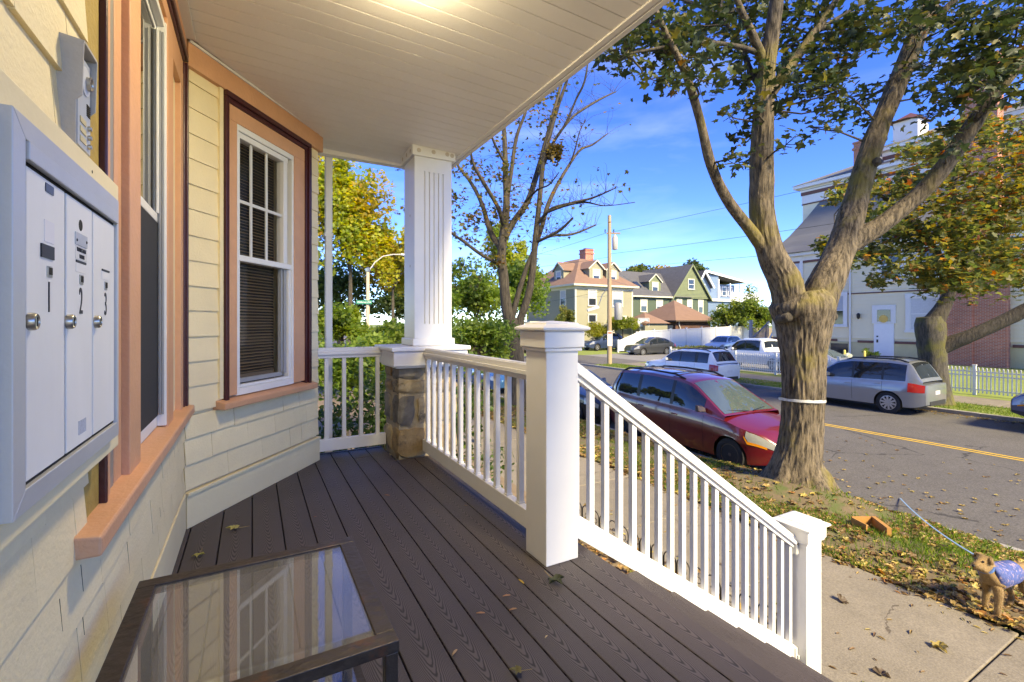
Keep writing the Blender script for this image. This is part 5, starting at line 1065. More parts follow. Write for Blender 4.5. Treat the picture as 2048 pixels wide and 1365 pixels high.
hwin(HB, (X, 14.4), (0, -1), 1.1, 1.9, 3.9, CRT, tw=.22); hwin(HB, (X + .0, 7.3), (0, -1), 1.2, 2.2, 4.6, CRT, tw=.22, blind=(0, 1, CURT)); hwin(HB, (X, 12.4), (0, -1), 1.1, 1.9, 3.9, CRT, tw=.22); hwin(HB, (X + 3., 7.3), (0, -1), 1.2, 2.2, 9.6, CRT, tw=.25)
MB().box(X - .06, X + .02, 19.3, 20.1, 1.9, 3.0 - .45).build('wall_sign', CRT, HB); 
MB().bar((X - .075, 19.55, 1.98), (X - .075, 19.70, 2.2), .02, .06).bar((X - .075, 19.70, 2.2), (X - .075, 19.62, 2.42), .02, .10).build('sign_emblem', INK, HB)
MB().box(X - .10, X + .02, 14.15, 15.45, 1.05, 2.25).build('transom_frame', CRT, HB); MB().box(X - .115, X - .095, 14.42, 15.15, 1.18, 1.95).build('transom_pane', FARPANE, HB)
MB().lathe((X - .118, 14.8, 1.35), (-1, 0, 0), [(.25, 0), (.25, .004), (.1, .006)], 16).build('warm_lamp', mat('warm_lamp', (.75, .45, .10), .5), HB)
MB().box(X - .075, X - .055, 14.6, 15.0, 2.10, 2.2).build('house_number', INK, HB)
d = MB().box(X - .085, X + .02, 14.25, 15.35, -1.4, 1.04).build('door', mat('white_door', (.74, .74, .76), .5, .03), HB); MB().box(X - .10, X - .086, 15.1, 15.2, -.2, .0).box(X - .10, X - .086, 15.1, 15.2, .15, .25).build('handle', BLACK, d)
MB().lathe((X - .2, 16.2, 1.55), (0, 0, 1), [(.04, -.2), (.10, -.1), (.12, .1), (.05, .2)], 8).build('wall_lantern', BLACK, HB)
MB().box(X - .06, X, 16.9, 18.0, -1.1, -.35).build('cellar_window', FARPANE, HB)
for sx, lb in ((30.9, 'yellow bollard nearer the silver car by the cream house'), (32.6, 'yellow bollard nearer the white door of the cream house')):
    px = 1689 if sx < 31 else 1729; p = onX(px, 700, 33.5); bt = thing('bollard', lb, 'bollard', (33.5, p.y, -1.86), group='yellow bollards by the cream house')
    MB().lathe((33.5, p.y, -1.86), (0, 0, 1), [(.075, 0), (.075, 1.15), (.05, 1.2), (.001, 1.21)], 12).build('post', mat('bollard_yellow', (.62, .50, .12), .5, .06), bt, smooth=True)
# back stairs left of the cream house
BS = thing('back_stairs', 'grey wooden stairs with railing at the far corner of the cream house', 'stairs', (37, 24, -1.5))
GW = mat('grey_wood', (.25, .26, .30), .7, .1); b = MB()
for k in range(8): b.box(36.4 + .28 * k, 36.7 + .28 * k, 22.6, 24.4, -1.5 + .17 * k, -1.46 + .17 * k)
b.bar((36.3, 24.3, -.3), (38.8, 24.3, 1.2), .08, .1)
for k in range(14): b.box(36.4 + .17 * k, 36.45 + .17 * k, 24.25, 24.3, -1.4 + .1 * k, -.2 + .1 * k)
b.box(36.2, 36.35, 24.2, 24.4, -1.5, 1.3).build('steps', GW, BS); MB().bar((36.3, 23.3, -1.4), (38, 23.2, .9), .12, .06).build('stringer', CRT, BS)

# ------------------------------------------------------------------ fences
FW = mat('white_fence', (.74, .73, .70), .45, .05, 4.)
def picket(label, xa, ya, xb, yb, zg, h, sp, grp, posts, ends=True):
    t = thing('picket_fence', label, 'fence', (xa, ya, zg), group=grp); d = Vector((xb - xa, yb - ya, 0)); Ln = d.length; d.normalize(); first = None; nP = int(Ln / sp)
    n = Vector((d.y, -d.x, 0))
    MB().bar((xa, ya, zg + .22), (xb, yb, zg + .22), .04, .05).bar((xa, ya, zg + h - .34), (xb, yb, zg + h - .34), .04, .05).bar((xa, ya, zg + h - .18), (xb, yb, zg + h - .18), .04, .05).build('rail', FW, t)
    for k in range(nP):
        p = Vector((xa, ya, 0)) + d * (sp * (k + .5)) + n * .032
        if first is None:
            w = .019; first = MB().add([(p.x + i * w, p.y + j * w, zg + z) for z in (.09, h - .03) for i, j in ((-1, -1), (1, -1), (1, 1), (-1, 1))] + [(p.x, p.y, zg + h)],
                                       [(0, 3, 2, 1), (0, 1, 5, 4), (1, 2, 6, 5), (2, 3, 7, 6), (3, 0, 4, 7), (4, 5, 8), (5, 6, 8), (6, 7, 8), (7, 4, 8)]).build('picket', FW, t); p0 = p
        elif k < 299:
            c = first.copy(); C.objects.link(c); c.location = tuple(p - p0)
    m = int(Ln / posts); fp = None
    for k in range(m + 1):
        q = Vector((xa, ya, 0)) + d * (posts * k)
        if fp is None:
            fp = MB().box(q.x - .05, q.x + .05, q.y - .05, q.y + .05, zg, zg + h + .06).box(q.x - .065, q.x + .065, q.y - .065, q.y + .065, zg + h + .0605, zg + h + .10).build('post', FW, t); q0 = q
        else: c = fp.copy(); C.objects.link(c); c.location = tuple(q - q0)
    return t
picket('white picket fence along the lawn of the cream house', 25.5, 12.4, 25.5, 2.2, -1.80, 1.12, .118, 'white picket fences across the street', 2.5)
picket('white picket fence in front of the white pickup truck', 25.5, 23.1, 25.5, 12.65, -1.80, 1.12, .118, 'white picket fences across the street', 2.5)
VF = thing('board_fence', 'tall white board privacy fence with capped posts behind the grey crossover', 'fence', (31, 34.6, -1.5))
gz_ = lambda x: -1.72 + .40 * min(1, max(0, (x - 34) / 14.))
x = 31.0; pts_h = lambda x: 1.0 + .95 * min(1, max(0, (x - 31.0) / 3.0)); k = 0
while x < 51.5:
    z0 = gz_(x); z1 = gz_(x + .195); b = MB(); h0 = pts_h(x); h1 = pts_h(x + .195)
    b.add([(xx, yy, zz) for yy in (34.6, 34.625) for xx, zz in ((x + .004, z0 + .05), (x + .195, z1 + .05), (x + .195, z1 + h1), (x + .004, z0 + h0))], [(0, 1, 2, 3), (7, 6, 5, 4), (0, 4, 5, 1), (1, 5, 6, 2), (2, 6, 7, 3), (3, 7, 4, 0)])
    b.build('board', FW, VF)
    if k % 12 == 0: MB().box(x - .06, x + .07, 34.54, 34.67, z0 - .3, z0 + h0 + .10).box(x - .085, x + .095, 34.515, 34.695, z0 + h0 + .1005, z0 + h0 + .16).build('post', FW, VF)
    x += .2; k += 1
rl = MB(); rl.bar((31, 34.57, gz_(31) + 1.0), (34, 34.57, gz_(34) + 1.95), .05, .1); rl.bar((34, 34.57, gz_(34) + 1.93), (48, 34.57, gz_(48) + 1.93), .05, .1); rl.bar((48, 34.57, gz_(48) + 1.93), (51.4, 34.57, gz_(48) + 1.93), .05, .1).build('rail', FW, VF)
WF = thing('wooden_fence', 'weathered brown board fence behind the white parked car', 'fence', (56, 35.5, -1.3)); x = 51.6; WOOD = mat('weathered_wood', (.24, .19, .13), .85, .15, 5, stretch=(1, 1, .2))
while x < 62: MB().box(x, x + .24, 35.0, 35.03, -1.3, .45 + random.uniform(-.02, .02)).build('board', WOOD, WF); x += .25
# ------------------------------------------------------------------ utility pole, lamps, hoop
UP = thing('utility_pole', 'tall wooden utility pole with transformer and pasted notice across the street', 'utility pole', (21.8, 25.2, -1.8))
PW = mat('pole_wood', (.34, .25, .155), .85, .25, 3., .4, 30, stretch=(1, 1, .15), spots=((.62, .48, .30), .8, .62)); ux, uy = 21.8, 25.2
MB().tube([(ux, uy, -1.8), (ux, uy, 2), (ux, uy, 8.6)], [.165, .15, .115], 12).build('pole', PW, UP, smooth=True)
rv = Vector((cy, -sy, 0))
MB().bar((ux - rv.x * .2, uy - rv.y * .2, 7.35), (ux + rv.x * .75, uy + rv.y * .75, 7.35), .09, .1).build('cross_arm', PW, UP)
tp = Vector((ux, uy, 0)) + rv * .38; MB().lathe((tp.x, tp.y, 6.2), (0, 0, 1), [(.16, 0), (.19, .05), (.19, .85), (.12, .95), (.03, 1.1)], 14).build('transformer', mat('transformer_grey', (.42, .40, .36), .5), UP, smooth=True)
tp = Vector((ux, uy, 0)) + rv * .62; MB().lathe((tp.x, tp.y, 1.3), (0, 0, 1), [(.25, 0), (.28, .06), (.28, 1.1), (.2, 1.18), (.05, 1.22)], 18).build('canister', mat('canister_grey', (.30, .31, .31), .4), UP, smooth=True)
MB().bar((ux, uy, 2.2), (tp.x, tp.y, 2.2), .06, .08).build('bracket', STEEL, UP)
fwd = Vector((-sy, -cy, 0)); q = Vector((ux, uy, 0)) + fwd * .165
MB().bar((q.x - rv.x * .17, q.y - rv.y * .17, .0), (q.x + rv.x * .17, q.y + rv.y * .17, .0), .012, 1.05).build('notice', mat('white_notice', (.72, .68, .66), .6, .05), UP)
MB().bar((q.x - rv.x * .13 + fwd.x * .01, q.y - rv.y * .13 + fwd.y * .01, .40), (q.x + rv.x * .13 + fwd.x * .01, q.y + rv.y * .13 + fwd.y * .01, .40), .012, .16).build('notice_print', mat('notice_red', (.55, .16, .12), .6), UP)
lb = Vector((ux, uy, 2.6)) - rv * .15; le = Vector((ux, uy, 2.15)) - rv * 1.0
MB().tube([lb + Vector((0, 0, .9)), lb - rv * .35 + Vector((0, 0, .45)), le + rv * .2], .03, 6).build('lamp_arm', STEEL, UP)
MB().bar(le + rv * .25 + Vector((0, 0, .05)), le - rv * .55 - Vector((0, 0, .2)), .32, .2).build('lamp_head', mat('lamp_grey', (.55, .56, .58), .4), UP, bevel=.03)
for sgn in (-1, 1):
    pp = Vector((ux, uy, 0)) + rv * (.3 * sgn)
    MB().lathe((pp.x, pp.y, 7.40), (0, 0, 1), [(.03, 0), (.05, .06), (.03, .12), (.05, .18), (.01, .24)], 8).build('insulator', BLACK, UP)
def street_lamp(label, x, y, z0, h, arm, rise, sign=None, grp='tall street lamps down the street'):
    t = thing('street_lamp', label, 'street lamp', (x, y, z0), group=grp); a = Vector((arm[0], arm[1], 0))
    MB().tube([(x, y, z0), (x, y, z0 + h)], [.16, .13], 10).build('pole', mat('lamp_pole', (.55, .45, .30), .7, .1), t, smooth=True)
    b = Vector((x, y, z0 + h - .3)); MB().tube([b, b + a * .2 + Vector((0, 0, rise * .55)), b + a * .42 + Vector((0, 0, rise * .88)), b + a * .7 + Vector((0, 0, rise)), b + a + Vector((0, 0, rise * 1.02))], .05, 7).build('arm', mat('lamp_arm_grey', (.5, .48, .44), .5), t, smooth=True)
    e = b + a + Vector((0, 0, rise * 1.02)); MB().bar(e - a * .08, e + a * .16 - Vector((0, 0, .06)), .26, .16).build('lamp_head', mat('lamp_grey', (.55, .56, .58), .4), t, bevel=.04)
    MB().lathe((x, y, z0 + h), (0, 0, 1), [(.18, -.25), (.20, 0), (.05, .12)], 10).build('pole_cap', STEEL, t)
    return t
sl1 = street_lamp('near street lamp with long curved arm and pale pole left of the column', 8.0, 38.0, -1.8, 7.2, (2.7, -.6), 1.5)
street_lamp('smaller farther street lamp with arm bending left beside the column', 19.6, 72.5, -1.8, 7.4, (-2.3, .5), 1.6)
SG = thing('street_sign', 'green street name sign with white lettering on the lamp pole', 'street sign', (8.0, 37.8, 2.6))
n_ = Vector((-sy, -cy, 0)); c0 = Vector((8.0, 37.75, 2.72)) - rv * .35
pl = MB().bar(c0 - rv * .62, c0 + rv * .62, .02, .30).build('sign_plate', mat('sign_green', (.02, .22, .13), .5, .04), SG)
text('Wellsmere Rd', .21, c0 + fwd * .018, mat('sign_white', (.78, .8, .78), .5), SG, .9, rot=(R(90), 0, -YAW))
HP = thing('basketball_hoop', 'portable basketball hoop with clear backboard before the garage', 'basketball hoop', (37.2, 38.0, -1.6))
pb = P(1299, 700, 53); pb.z = -1.6; bt = P(1287, 645, 52.6)
MB().tube([pb, (pb.x, pb.y, .9), bt + Vector((0, 0, -.3)) + rv * .1], .07, 8).build('pole', BLACK, HP)
b = MB(); 
for (u0, v0, u1, v1) in ((-.62, -.45, .62, -.45), (-.62, .45, .62, .45), (-.62, -.45, -.62, .45), (.62, -.45, .62, .45), (-.22, -.3, .22, -.3), (-.22, .1, .22, .1), (-.22, -.3, -.22, .1), (.22, -.3, .22, .1)):
    b.bar(bt + rv * u0 + Vector((0, 0, v0)), bt + rv * u1 + Vector((0, 0, v1)), .05, .06, up=fwd)
b.build('backboard_frame', WHITE, HP); MB().bar(bt - rv * .6 + fwd * -.03, bt + rv * .6 + fwd * -.03, .01, .88).build('backboard', mat('backboard_pale', (.38, .48, .52), .2), HP)
hp = []; 
for a in np.linspace(0, 2 * math.pi, 15): hp.append(bt + fwd * .35 + Vector((0, 0, -.28)) + rv * (.23 * math.cos(a)) + fwd * (.23 * math.sin(a)))
MB().tube(hp, .015, 5, cap=False).build('rim', mat('hoop_orange', (.5, .12, .03), .5), HP)
# overhead wires
def wire(a, b, sag, r=.010, label='black overhead wire', m=BLACK):
    a = Vector(a); b = Vector(b); pts = [a + (b - a) * t - Vector((0, 0, sag * 4 * t * (1 - t))) for t in np.linspace(0, 1, 13)]
    o = MB().tube(pts, r, 4).build('overhead_wire', m, None); LOCS[o.name] = Vector((0, 0, 0)); return tag(o, label, 'wire', 'overhead wires')
PT = Vector((ux, uy, 0))
for z, e, sag, lb in ((7.4, (22, -40, 8.2), .7, 'overhead wire from the pole top running right along the street'), (5.9, (22, -40, 6.6), 1.0, 'lower overhead wire from the pole running right past the tree'),
                      (4.9, (22, -40, 5.6), 1.1, 'overhead cable running right at house eaves height'), (5.7, (8.2, 38, 5.1), .5, 'thin wire from the utility pole left to the near street lamp'),
                      (3.4, (21.8, 66, 3.2), .8, 'thick black cable from the pole to the left'), (3.0, (30.5, 44, 4.6), .3, 'service wire from the pole to the tan house'), (5.2, (49, 47.4, 6.0), .6, 'service wire from the pole to the green house'),
                      (4.1, (66, 51, 6.2), .8, 'service wire from the pole to the blue house'), (7.45, (21.8, 66, 7.6), .6, 'top wire running left from the pole')):
    wire(PT + Vector((0, 0, z)), e, sag, label=lb)
# ------------------------------------------------------------------ trees
LEAF = leaf_mat('leaf'); LEAFD = leaf_mat('leaf_dark', .25)
BARK1 = bark_mat('maple_bark', (.030, .022, .015), (.215, .165, .11), (.20, .16, .025), .52)
BARK2 = bark_mat('dark_bark', (.030, .024, .018), (.105, .085, .062), (.10, .10, .03), .60)
BARK3 = bark_mat('mossy_bark', (.035, .032, .025), (.10, .085, .07), (.13, .12, .02), .46)
def smooth_path(pts, k=4):
    """Catmull-Rom through (x, y, z, r)"""
    p = np.array(pts, float); out = []
    for i in range(len(p) - 1):
        a, b, c, d = p[max(i - 1, 0)], p[i], p[i + 1], p[min(i + 2, len(p) - 1)]
        for t in np.linspace(0, 1, k, endpoint=False): out.append(.5 * ((2 * b) + (-a + c) * t + (2 * a - 5 * b + 4 * c - d) * t * t + (-a + 3 * b - 3 * c + d) * t ** 3))
    out.append(p[-1]); return np.array(out)
def ridged(b, s, n, amp, flare=None):
    """a trunk or limb with furrowed bark: rings along the path s, radius broken up by stretched noise"""
    d_ = np.linalg.norm(np.diff(s[:, :3], axis=0), axis=1); t_ = np.concatenate([[0], np.cumsum(d_)]); k = max(8, int(t_[-1] / .045)); tt = np.linspace(0, t_[-1], k)
    q = np.stack([np.interp(tt, t_, s[:, i]) for i in range(4)], 1); ref = None; o = len(b.v)
    for i in range(k):
        p = Vector(q[i, :3]); d = Vector(q[min(i + 1, k - 1), :3]) - Vector(q[max(i - 1, 0), :3]); d.normalize()
        if ref is None: ref = d.orthogonal().normalized()
        ref = (ref - d * ref.dot(d)).normalized(); w = d.cross(ref)
        for j in range(n):
            a = 2 * math.pi * j / n; u = ref * math.cos(a) + w * math.sin(a); r = q[i, 3]
            c = p + u * r; sc = 9. + 1.2 / max(r, .05); f = Vector((u.x * r * sc * 1.6, u.y * r * sc * 1.6, tt[i] * 2.4 + u.x))
            rd = (1 - abs(mn.noise(f)) * 2.6) * .6 + mn.noise(f * 2.3) * .35; lump = mn.noise(c * 2.2) * .10 * r
            if flare and p.z < flare[1]: r *= 1 + .22 * ((flare[1] - p.z) / (flare[1] - flare[0])) * max(0, math.cos(5 * a + .8) + .3 * math.cos(3 * a))
            b.v.append(tuple(p + u * (r + amp * rd * min(1, r / .15) + lump)))
    for i in range(k - 1):
        for j in range(n): b.f.append((o + i * n + j, o + i * n + (j + 1) % n, o + (i + 1) * n + (j + 1) % n, o + (i + 1) * n + j))
    b.f.append(tuple(o + j for j in range(n))[::-1]); b.f.append(tuple(o + (k - 1) * n + j for j in range(n))); return b
from mathutils import noise as mn
def limb(name, par, px, m, sides=14, k=5, z0=None, rough=.03, ridge=0., flare=None):
    """px: list of (column, row, width px, distance)"""
    pts = []
    for x, y, w, Z in px:
        q = P(x, y, Z); pts.append((q.x, q.y, q.z, w * .5 * Z / F))
    if z0 is not None: pts = z0 + pts
    s = smooth_path(pts, k)
    if ridge:
        if not flare: s[:, 3] *= .88
        ridged(MB(), s, sides, ridge, flare).build(name, m, par, smooth=True); return s
    MB().tube([tuple(v[:3]) for v in s], [max(.004, v[3]) for v in s], sides, rough=rough).build(name, m, par, smooth=True); return s
def twig(b, a, c, r, wob=.12):
    a = Vector(a); c = Vector(c); L_ = (c - a).length; pts = [a]
    for t in (.3, .6, .85): pts.append(a + (c - a) * t + Vector((random.uniform(-1, 1), random.uniform(-1, 1), random.uniform(-.3, 1))) * wob * L_ * .5)
    pts.append(c); b.tube(pts, [r, r * .8, r * .6, r * .45, r * .25], 5, cap=False)
def sprays(c, r, n):
    """leaf points hanging in loose layered sprays inside a blob"""
    c = np.array(c, float); k = max(2, n // 9); base = c + rng.normal(size=(k, 3)) * np.array([r, r, r * .62]) * .55
    i = rng.integers(0, k, n); return base[i] + rng.normal(size=(n, 3)) * np.array([.13, .13, .085])
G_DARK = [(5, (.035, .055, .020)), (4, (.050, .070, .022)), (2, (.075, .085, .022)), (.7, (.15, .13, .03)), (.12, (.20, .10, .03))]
BT = thing('maple_tree', 'big maple tree with mossy forked trunk and a tape band on the near verge', 'tree', (TREE[0], TREE[1], -1.6), group='maple trees along the street')
zb = z_verge(*TREE)
T0 = [(TREE[0], TREE[1], zb - .25, .62), (TREE[0], TREE[1], zb + .05, .46), (TREE[0], TREE[1], zb + .35, .345)]
limb('trunk', BT, [(1604, 850, 73, 7.9), (1605, 740, 76, 7.9), (1606, 660, 90, 7.9), (1604, 612, 112, 7.9), (1600, 585, 84, 7.9)], BARK1, 120, 6, T0, .05, .030, (zb - .1, zb + .55))
A_ = limb('limb', BT, [(1590, 640, 70, 7.9), (1568, 560, 66, 7.85), (1538, 500, 54, 7.8), (1524, 420, 50, 7.8), (1523, 330, 47, 7.7), (1527, 230, 42, 7.6), (1533, 140, 36, 7.5), (1545, 60, 30, 7.4), (1560, -60, 24, 7.2), (1570, -200, 16, 7)], BARK1, 72, ridge=.018)
B_ = limb('limb', BT, [(1535, 510, 30, 7.8), (1506, 468, 27, 7.7), (1455, 400, 23, 7.5), (1422, 330, 21, 7.3), (1400, 240, 19, 7.1), (1372, 150, 17, 6.9), (1338, 80, 14, 6.7), (1306, 10, 12, 6.5), (1260, -90, 8, 6.3)], BARK1, 40, ridge=.006)
C_ = limb('limb', BT, [(1628, 620, 78, 7.9), (1655, 560, 68, 7.9), (1688, 480, 55, 8.0), (1715, 390, 47, 8.1), (1745, 290, 41, 8.2), (1785, 190, 38, 8.3), (1826, 90, 37, 8.4), (1862, 0, 33, 8.5), (1890, -90, 26, 8.6), (1900, -260, 16, 8.8)], BARK1, 72, ridge=.018)
D_ = limb('limb', BT, [(1690, 490, 52, 8.0), (1755, 455, 38, 7.9), (1820, 405, 35, 7.8), (1880, 345, 33, 7.6), (1935, 265, 32, 7.4), (1990, 185, 30, 7.2), (2048, 110, 27, 7.0), (2120, 20, 24, 6.8), (2200, -90, 15, 6.5)], BARK1, 64, ridge=.011)
E1 = limb('branch', BT, [(1540, 190, 22, 7.5), (1590, 120, 19, 7.6), (1640, 50, 15, 7.7), (1700, -40, 10, 7.8)], BARK1, 10)
E2 = limb('branch', BT, [(1530, 130, 20, 7.5), (1505, 70, 16, 7.3), (1478, 10, 12, 7.1), (1450, -70, 8, 7)], BARK1, 10)
E3 = limb('branch', BT, [(1527, 110, 13, 7.5), (1470, 92, 9, 7.2), (1390, 85, 8, 6.9), (1310, 98, 6, 6.7), (1240, 112, 4, 6.5)], BARK2, 8)
E4 = limb('branch', BT, [(1524, 180, 14, 7.6), (1500, 140, 12, 7.7), (1480, 90, 9, 7.9), (1440, 30, 6, 8)], BARK2, 8)
E5 = limb('branch', BT, [(1545, 175, 10, 7.6), (1580, 115, 9, 8), (1640, 60, 8, 8.4), (1720, 10, 6, 8.8), (1790, -30, 4, 9)], BARK2, 8)
E6 = limb('branch', BT, [(1850, 60, 18, 8.4), (1890, 20, 14, 8.2), (1950, -40, 9, 8)], BARK1, 8)
for (x, y, Z) in ((1668, 632, 7.65), (1578, 634, 7.6), (1768, 275, 8.1), (1757, 322, 7.95), (1956, 168, 7.1)):
    q = P(x, y, Z); MB().lathe(q, (-.3, -.8, .2), [(.085, -.22), (.075, 0), (.05, .02), (.001, .025)], 12).build('branch_stub', BARK2, BT, smooth=True)
blobs = [(1290, 50, 70), (1370, 50, 80), (1440, 30, 80), (1330, 110, 55), (1255, 95, 50), (1205, 135, 28), (1310, 160, 30), (1385, 145, 38), (1340, 175, 26), (1430, 120, 45), (1490, 100, 50), (1465, 165, 42), (1500, 215, 38), (1478, 245, 34), (1465, 325, 30), (1500, 335, 22), (1492, 285, 22),
         (1560, 60, 55), (1590, 130, 45), (1600, 40, 70), (1640, 110, 60), (1690, 60, 70), (1620, 180, 48), (1670, 170, 55), (1720, 120, 55), (1700, 215, 42), (1745, 50, 70), (1640, 220, 30), (1730, 200, 38), (1555, 215, 20), (1610, 260, 18), (1745, 240, 26),
         (1835, 50, 60), (1880, 130, 55), (1915, 50, 75), (1955, 110, 65), (2000, 50, 70), (1990, 165, 50), (1880, 190, 34), (1925, 185, 36), (2030, 120, 55), (1850, 240, 26), (1895, 250, 26), (1930, 150, 40), (2045, 200, 40), (1800, 30, 50), (1900, 290, 20), (1570, 275, 14), (2040, 30, 60), (1480, 20, 60)]
pos = []; tw = MB(); limbpts = np.concatenate([A_, B_, C_, D_, E1, E2, E3, E4, E5, E6])[:, :3]
def near_limb(q): d = np.linalg.norm(limbpts - np.array(q), axis=1) + np.maximum(0, limbpts[:, 2] - q[2]) * .6; return limbpts[int(np.argmin(d))]
for x, y, rp in blobs:
    for rep in range(2 if rp > 45 else 1):
        q0 = P(x, y, 7.6); nl = near_limb(q0); Zl = nl[0] * sy + nl[1] * cy; Z = float(np.clip(Zl + random.uniform(-.9, 1.1), 6.2, 9.6)); q = P(x + random.uniform(-15, 15), y + random.uniform(-15, 15), Z); r = rp * Z / F
        twig(tw, near_limb(q), q, .022)
        sp_ = sprays(q, r, int(36 * (rp / 30.) ** 2 / (1.45 if rp > 45 else 1.) * .70) + 12); pos.append(sp_)
        for k in range(5): twig(tw, q, sp_[random.randrange(len(sp_))], .007, .05)
for k in range(70):                                   # the crown goes on above the picture and towards the house and street
    q = Vector((random.uniform(2.5, 15), random.uniform(-1.5, 10.5), random.uniform(7.4, 12.5)))
    if q.x * sy + q.y * cy > .5:
        Zq = q.x * sy + q.y * cy; yq = HYP - F * (q.z - H) / Zq
        if yq > -60: continue
    twig(tw, near_limb(q), q, .03); pos.append(sprays(q, random.uniform(.6, 1.1), 80))
tag(tw.build('twigs', BARK2, BT), kind='stuff'); pos = np.concatenate(pos)
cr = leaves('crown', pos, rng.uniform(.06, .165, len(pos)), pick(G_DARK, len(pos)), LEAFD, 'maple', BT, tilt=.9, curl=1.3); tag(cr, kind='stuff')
print('maple leaves', len(pos))
# tape round the trunk
tq = [P(x, y, 7.9) for x, y in ((1604, 802),)][0]; tpz = tq.z; ring = []
for a in np.linspace(0, 2 * math.pi, 33):
    rr = .345; v = Vector((tq.x + math.cos(a) * rr, tq.y + math.sin(a) * rr, tpz - .02 * math.cos(a - 1.2 + YAW) )); ring.append(v)
tb = MB(); vs = []
for v in ring: vs += [v, v + Vector((0, 0, .045 + random.uniform(-.006, .006))), ]
tb.add(vs, [(2 * i, 2 * i + 2, 2 * i + 3, 2 * i + 1) for i in range(32)]); tp_ = tb.build('tape', mat('tape_white', (.62, .62, .60), .3, .2, 20, coat=.4), None, smooth=True); tag(tp_, 'strip of pale tape wrapped round the big maple trunk', 'tape')

# the maple across the street
FT = thing('maple_tree', 'broad maple across the street with one low limb reaching right', 'tree', (21.5, 7.2, -1.8), group='maple trees along the street')
q = P(1867, 800, 16.9); limb('trunk', FT, [(1868, 812, 78, 16.9), (1868, 796, 58, 16.9), (1867, 740, 44, 16.9), (1863, 690, 46, 16.9), (1860, 655, 49, 16.9), (1858, 634, 40, 16.9)], BARK3, 24, 5, None, .05)
F1 = limb('limb', FT, [(1868, 700, 40, 16.9), (1892, 690, 31, 16.7), (1935, 674, 26, 16.3), (1990, 650, 25, 15.9), (2048, 622, 26, 15.5), (2110, 590, 20, 15), (2200, 540, 12, 14.5)], BARK2, 14)
F2 = limb('limb', FT, [(1860, 655, 40, 16.9), (1884, 618, 27, 16.8), (1902, 575, 20, 16.7), (1904, 520, 17, 16.6), (1908, 440, 14, 16.6), (1912, 340, 9, 16.6), (1940, 250, 6, 16.6)], BARK2, 12)
F3 = limb('limb', FT, [(1903, 560, 14, 16.7), (1870, 500, 12, 16.4), (1820, 440, 10, 16), (1760, 390, 7, 15.6), (1700, 360, 5, 15.4)], BARK2, 10)
F4 = limb('limb', FT, [(1905, 540, 12, 16.7), (1960, 470, 10, 17), (2020, 400, 8, 17.4), (2060, 320, 6, 17.6)], BARK2, 10)
fb_ = [(1930, 555, 52), (1870, 530, 55), (1800, 535, 32), (1770, 490, 45), (1820, 450, 60), (1890, 470, 70), (1960, 490, 70), (2030, 520, 62), (1970, 560, 50), (2020, 560, 36), (1690, 525, 26), (1665, 500, 24), (1735, 440, 50), (1780, 375, 52), (1850, 370, 60), (1920, 390, 62), (2000, 410, 70), (1705, 385, 36), (1675, 385, 26),
       (1730, 520, 24), (1900, 310, 50), (1980, 320, 56), (2040, 360, 56), (1960, 245, 42), (2035, 270, 46), (1840, 300, 32), (1755, 555, 22), (1850, 575, 26), (1650, 485, 16), (2080, 480, 60), (2110, 400, 70), (2100, 560, 50), (2090, 290, 60), (1720, 490, 34)]
limbpts = np.concatenate([F1, F2, F3, F4])[:, :3]; pos = []; cols = []; tw = MB()
for x, y, rp in fb_:
    for rep in range(2):
        Z = 16.6 + random.uniform(-2.3, 2.0); q = P(x + random.uniform(-10, 10), y + random.uniform(-10, 10), Z); r = rp * Z / F
        if rep == 0: twig(tw, near_limb(q), q, .03)
        n = int(60 * (rp / 40.) ** 2 * 2.0) + 24; s_ = sprays(q, r, n); pos.append(s_)
        au = max(0, min(1, (x - 1750) / 300)) * .22 + .05 + .16 * (y < 420)
        pal = [(1, (.065, .09, .025)), (1, (.12, .13, .035)), (.6, (.18, .16, .04)), (au * 1.6, (.20, .15, .03)), (au * 1.1, (.26, .13, .04)), (au * .4, (.30, .09, .03))]; cols.append(pick(pal, n))
tag(tw.build('twigs', BARK2, FT), kind='stuff'); pos = np.concatenate(pos); cols = np.concatenate(cols)
cr = leaves('crown', pos, rng.uniform(.13, .21, len(pos)), cols, LEAF, 'maple', FT, tilt=.8, curl=1.3); tag(cr, kind='stuff'); print('far maple', len(pos))

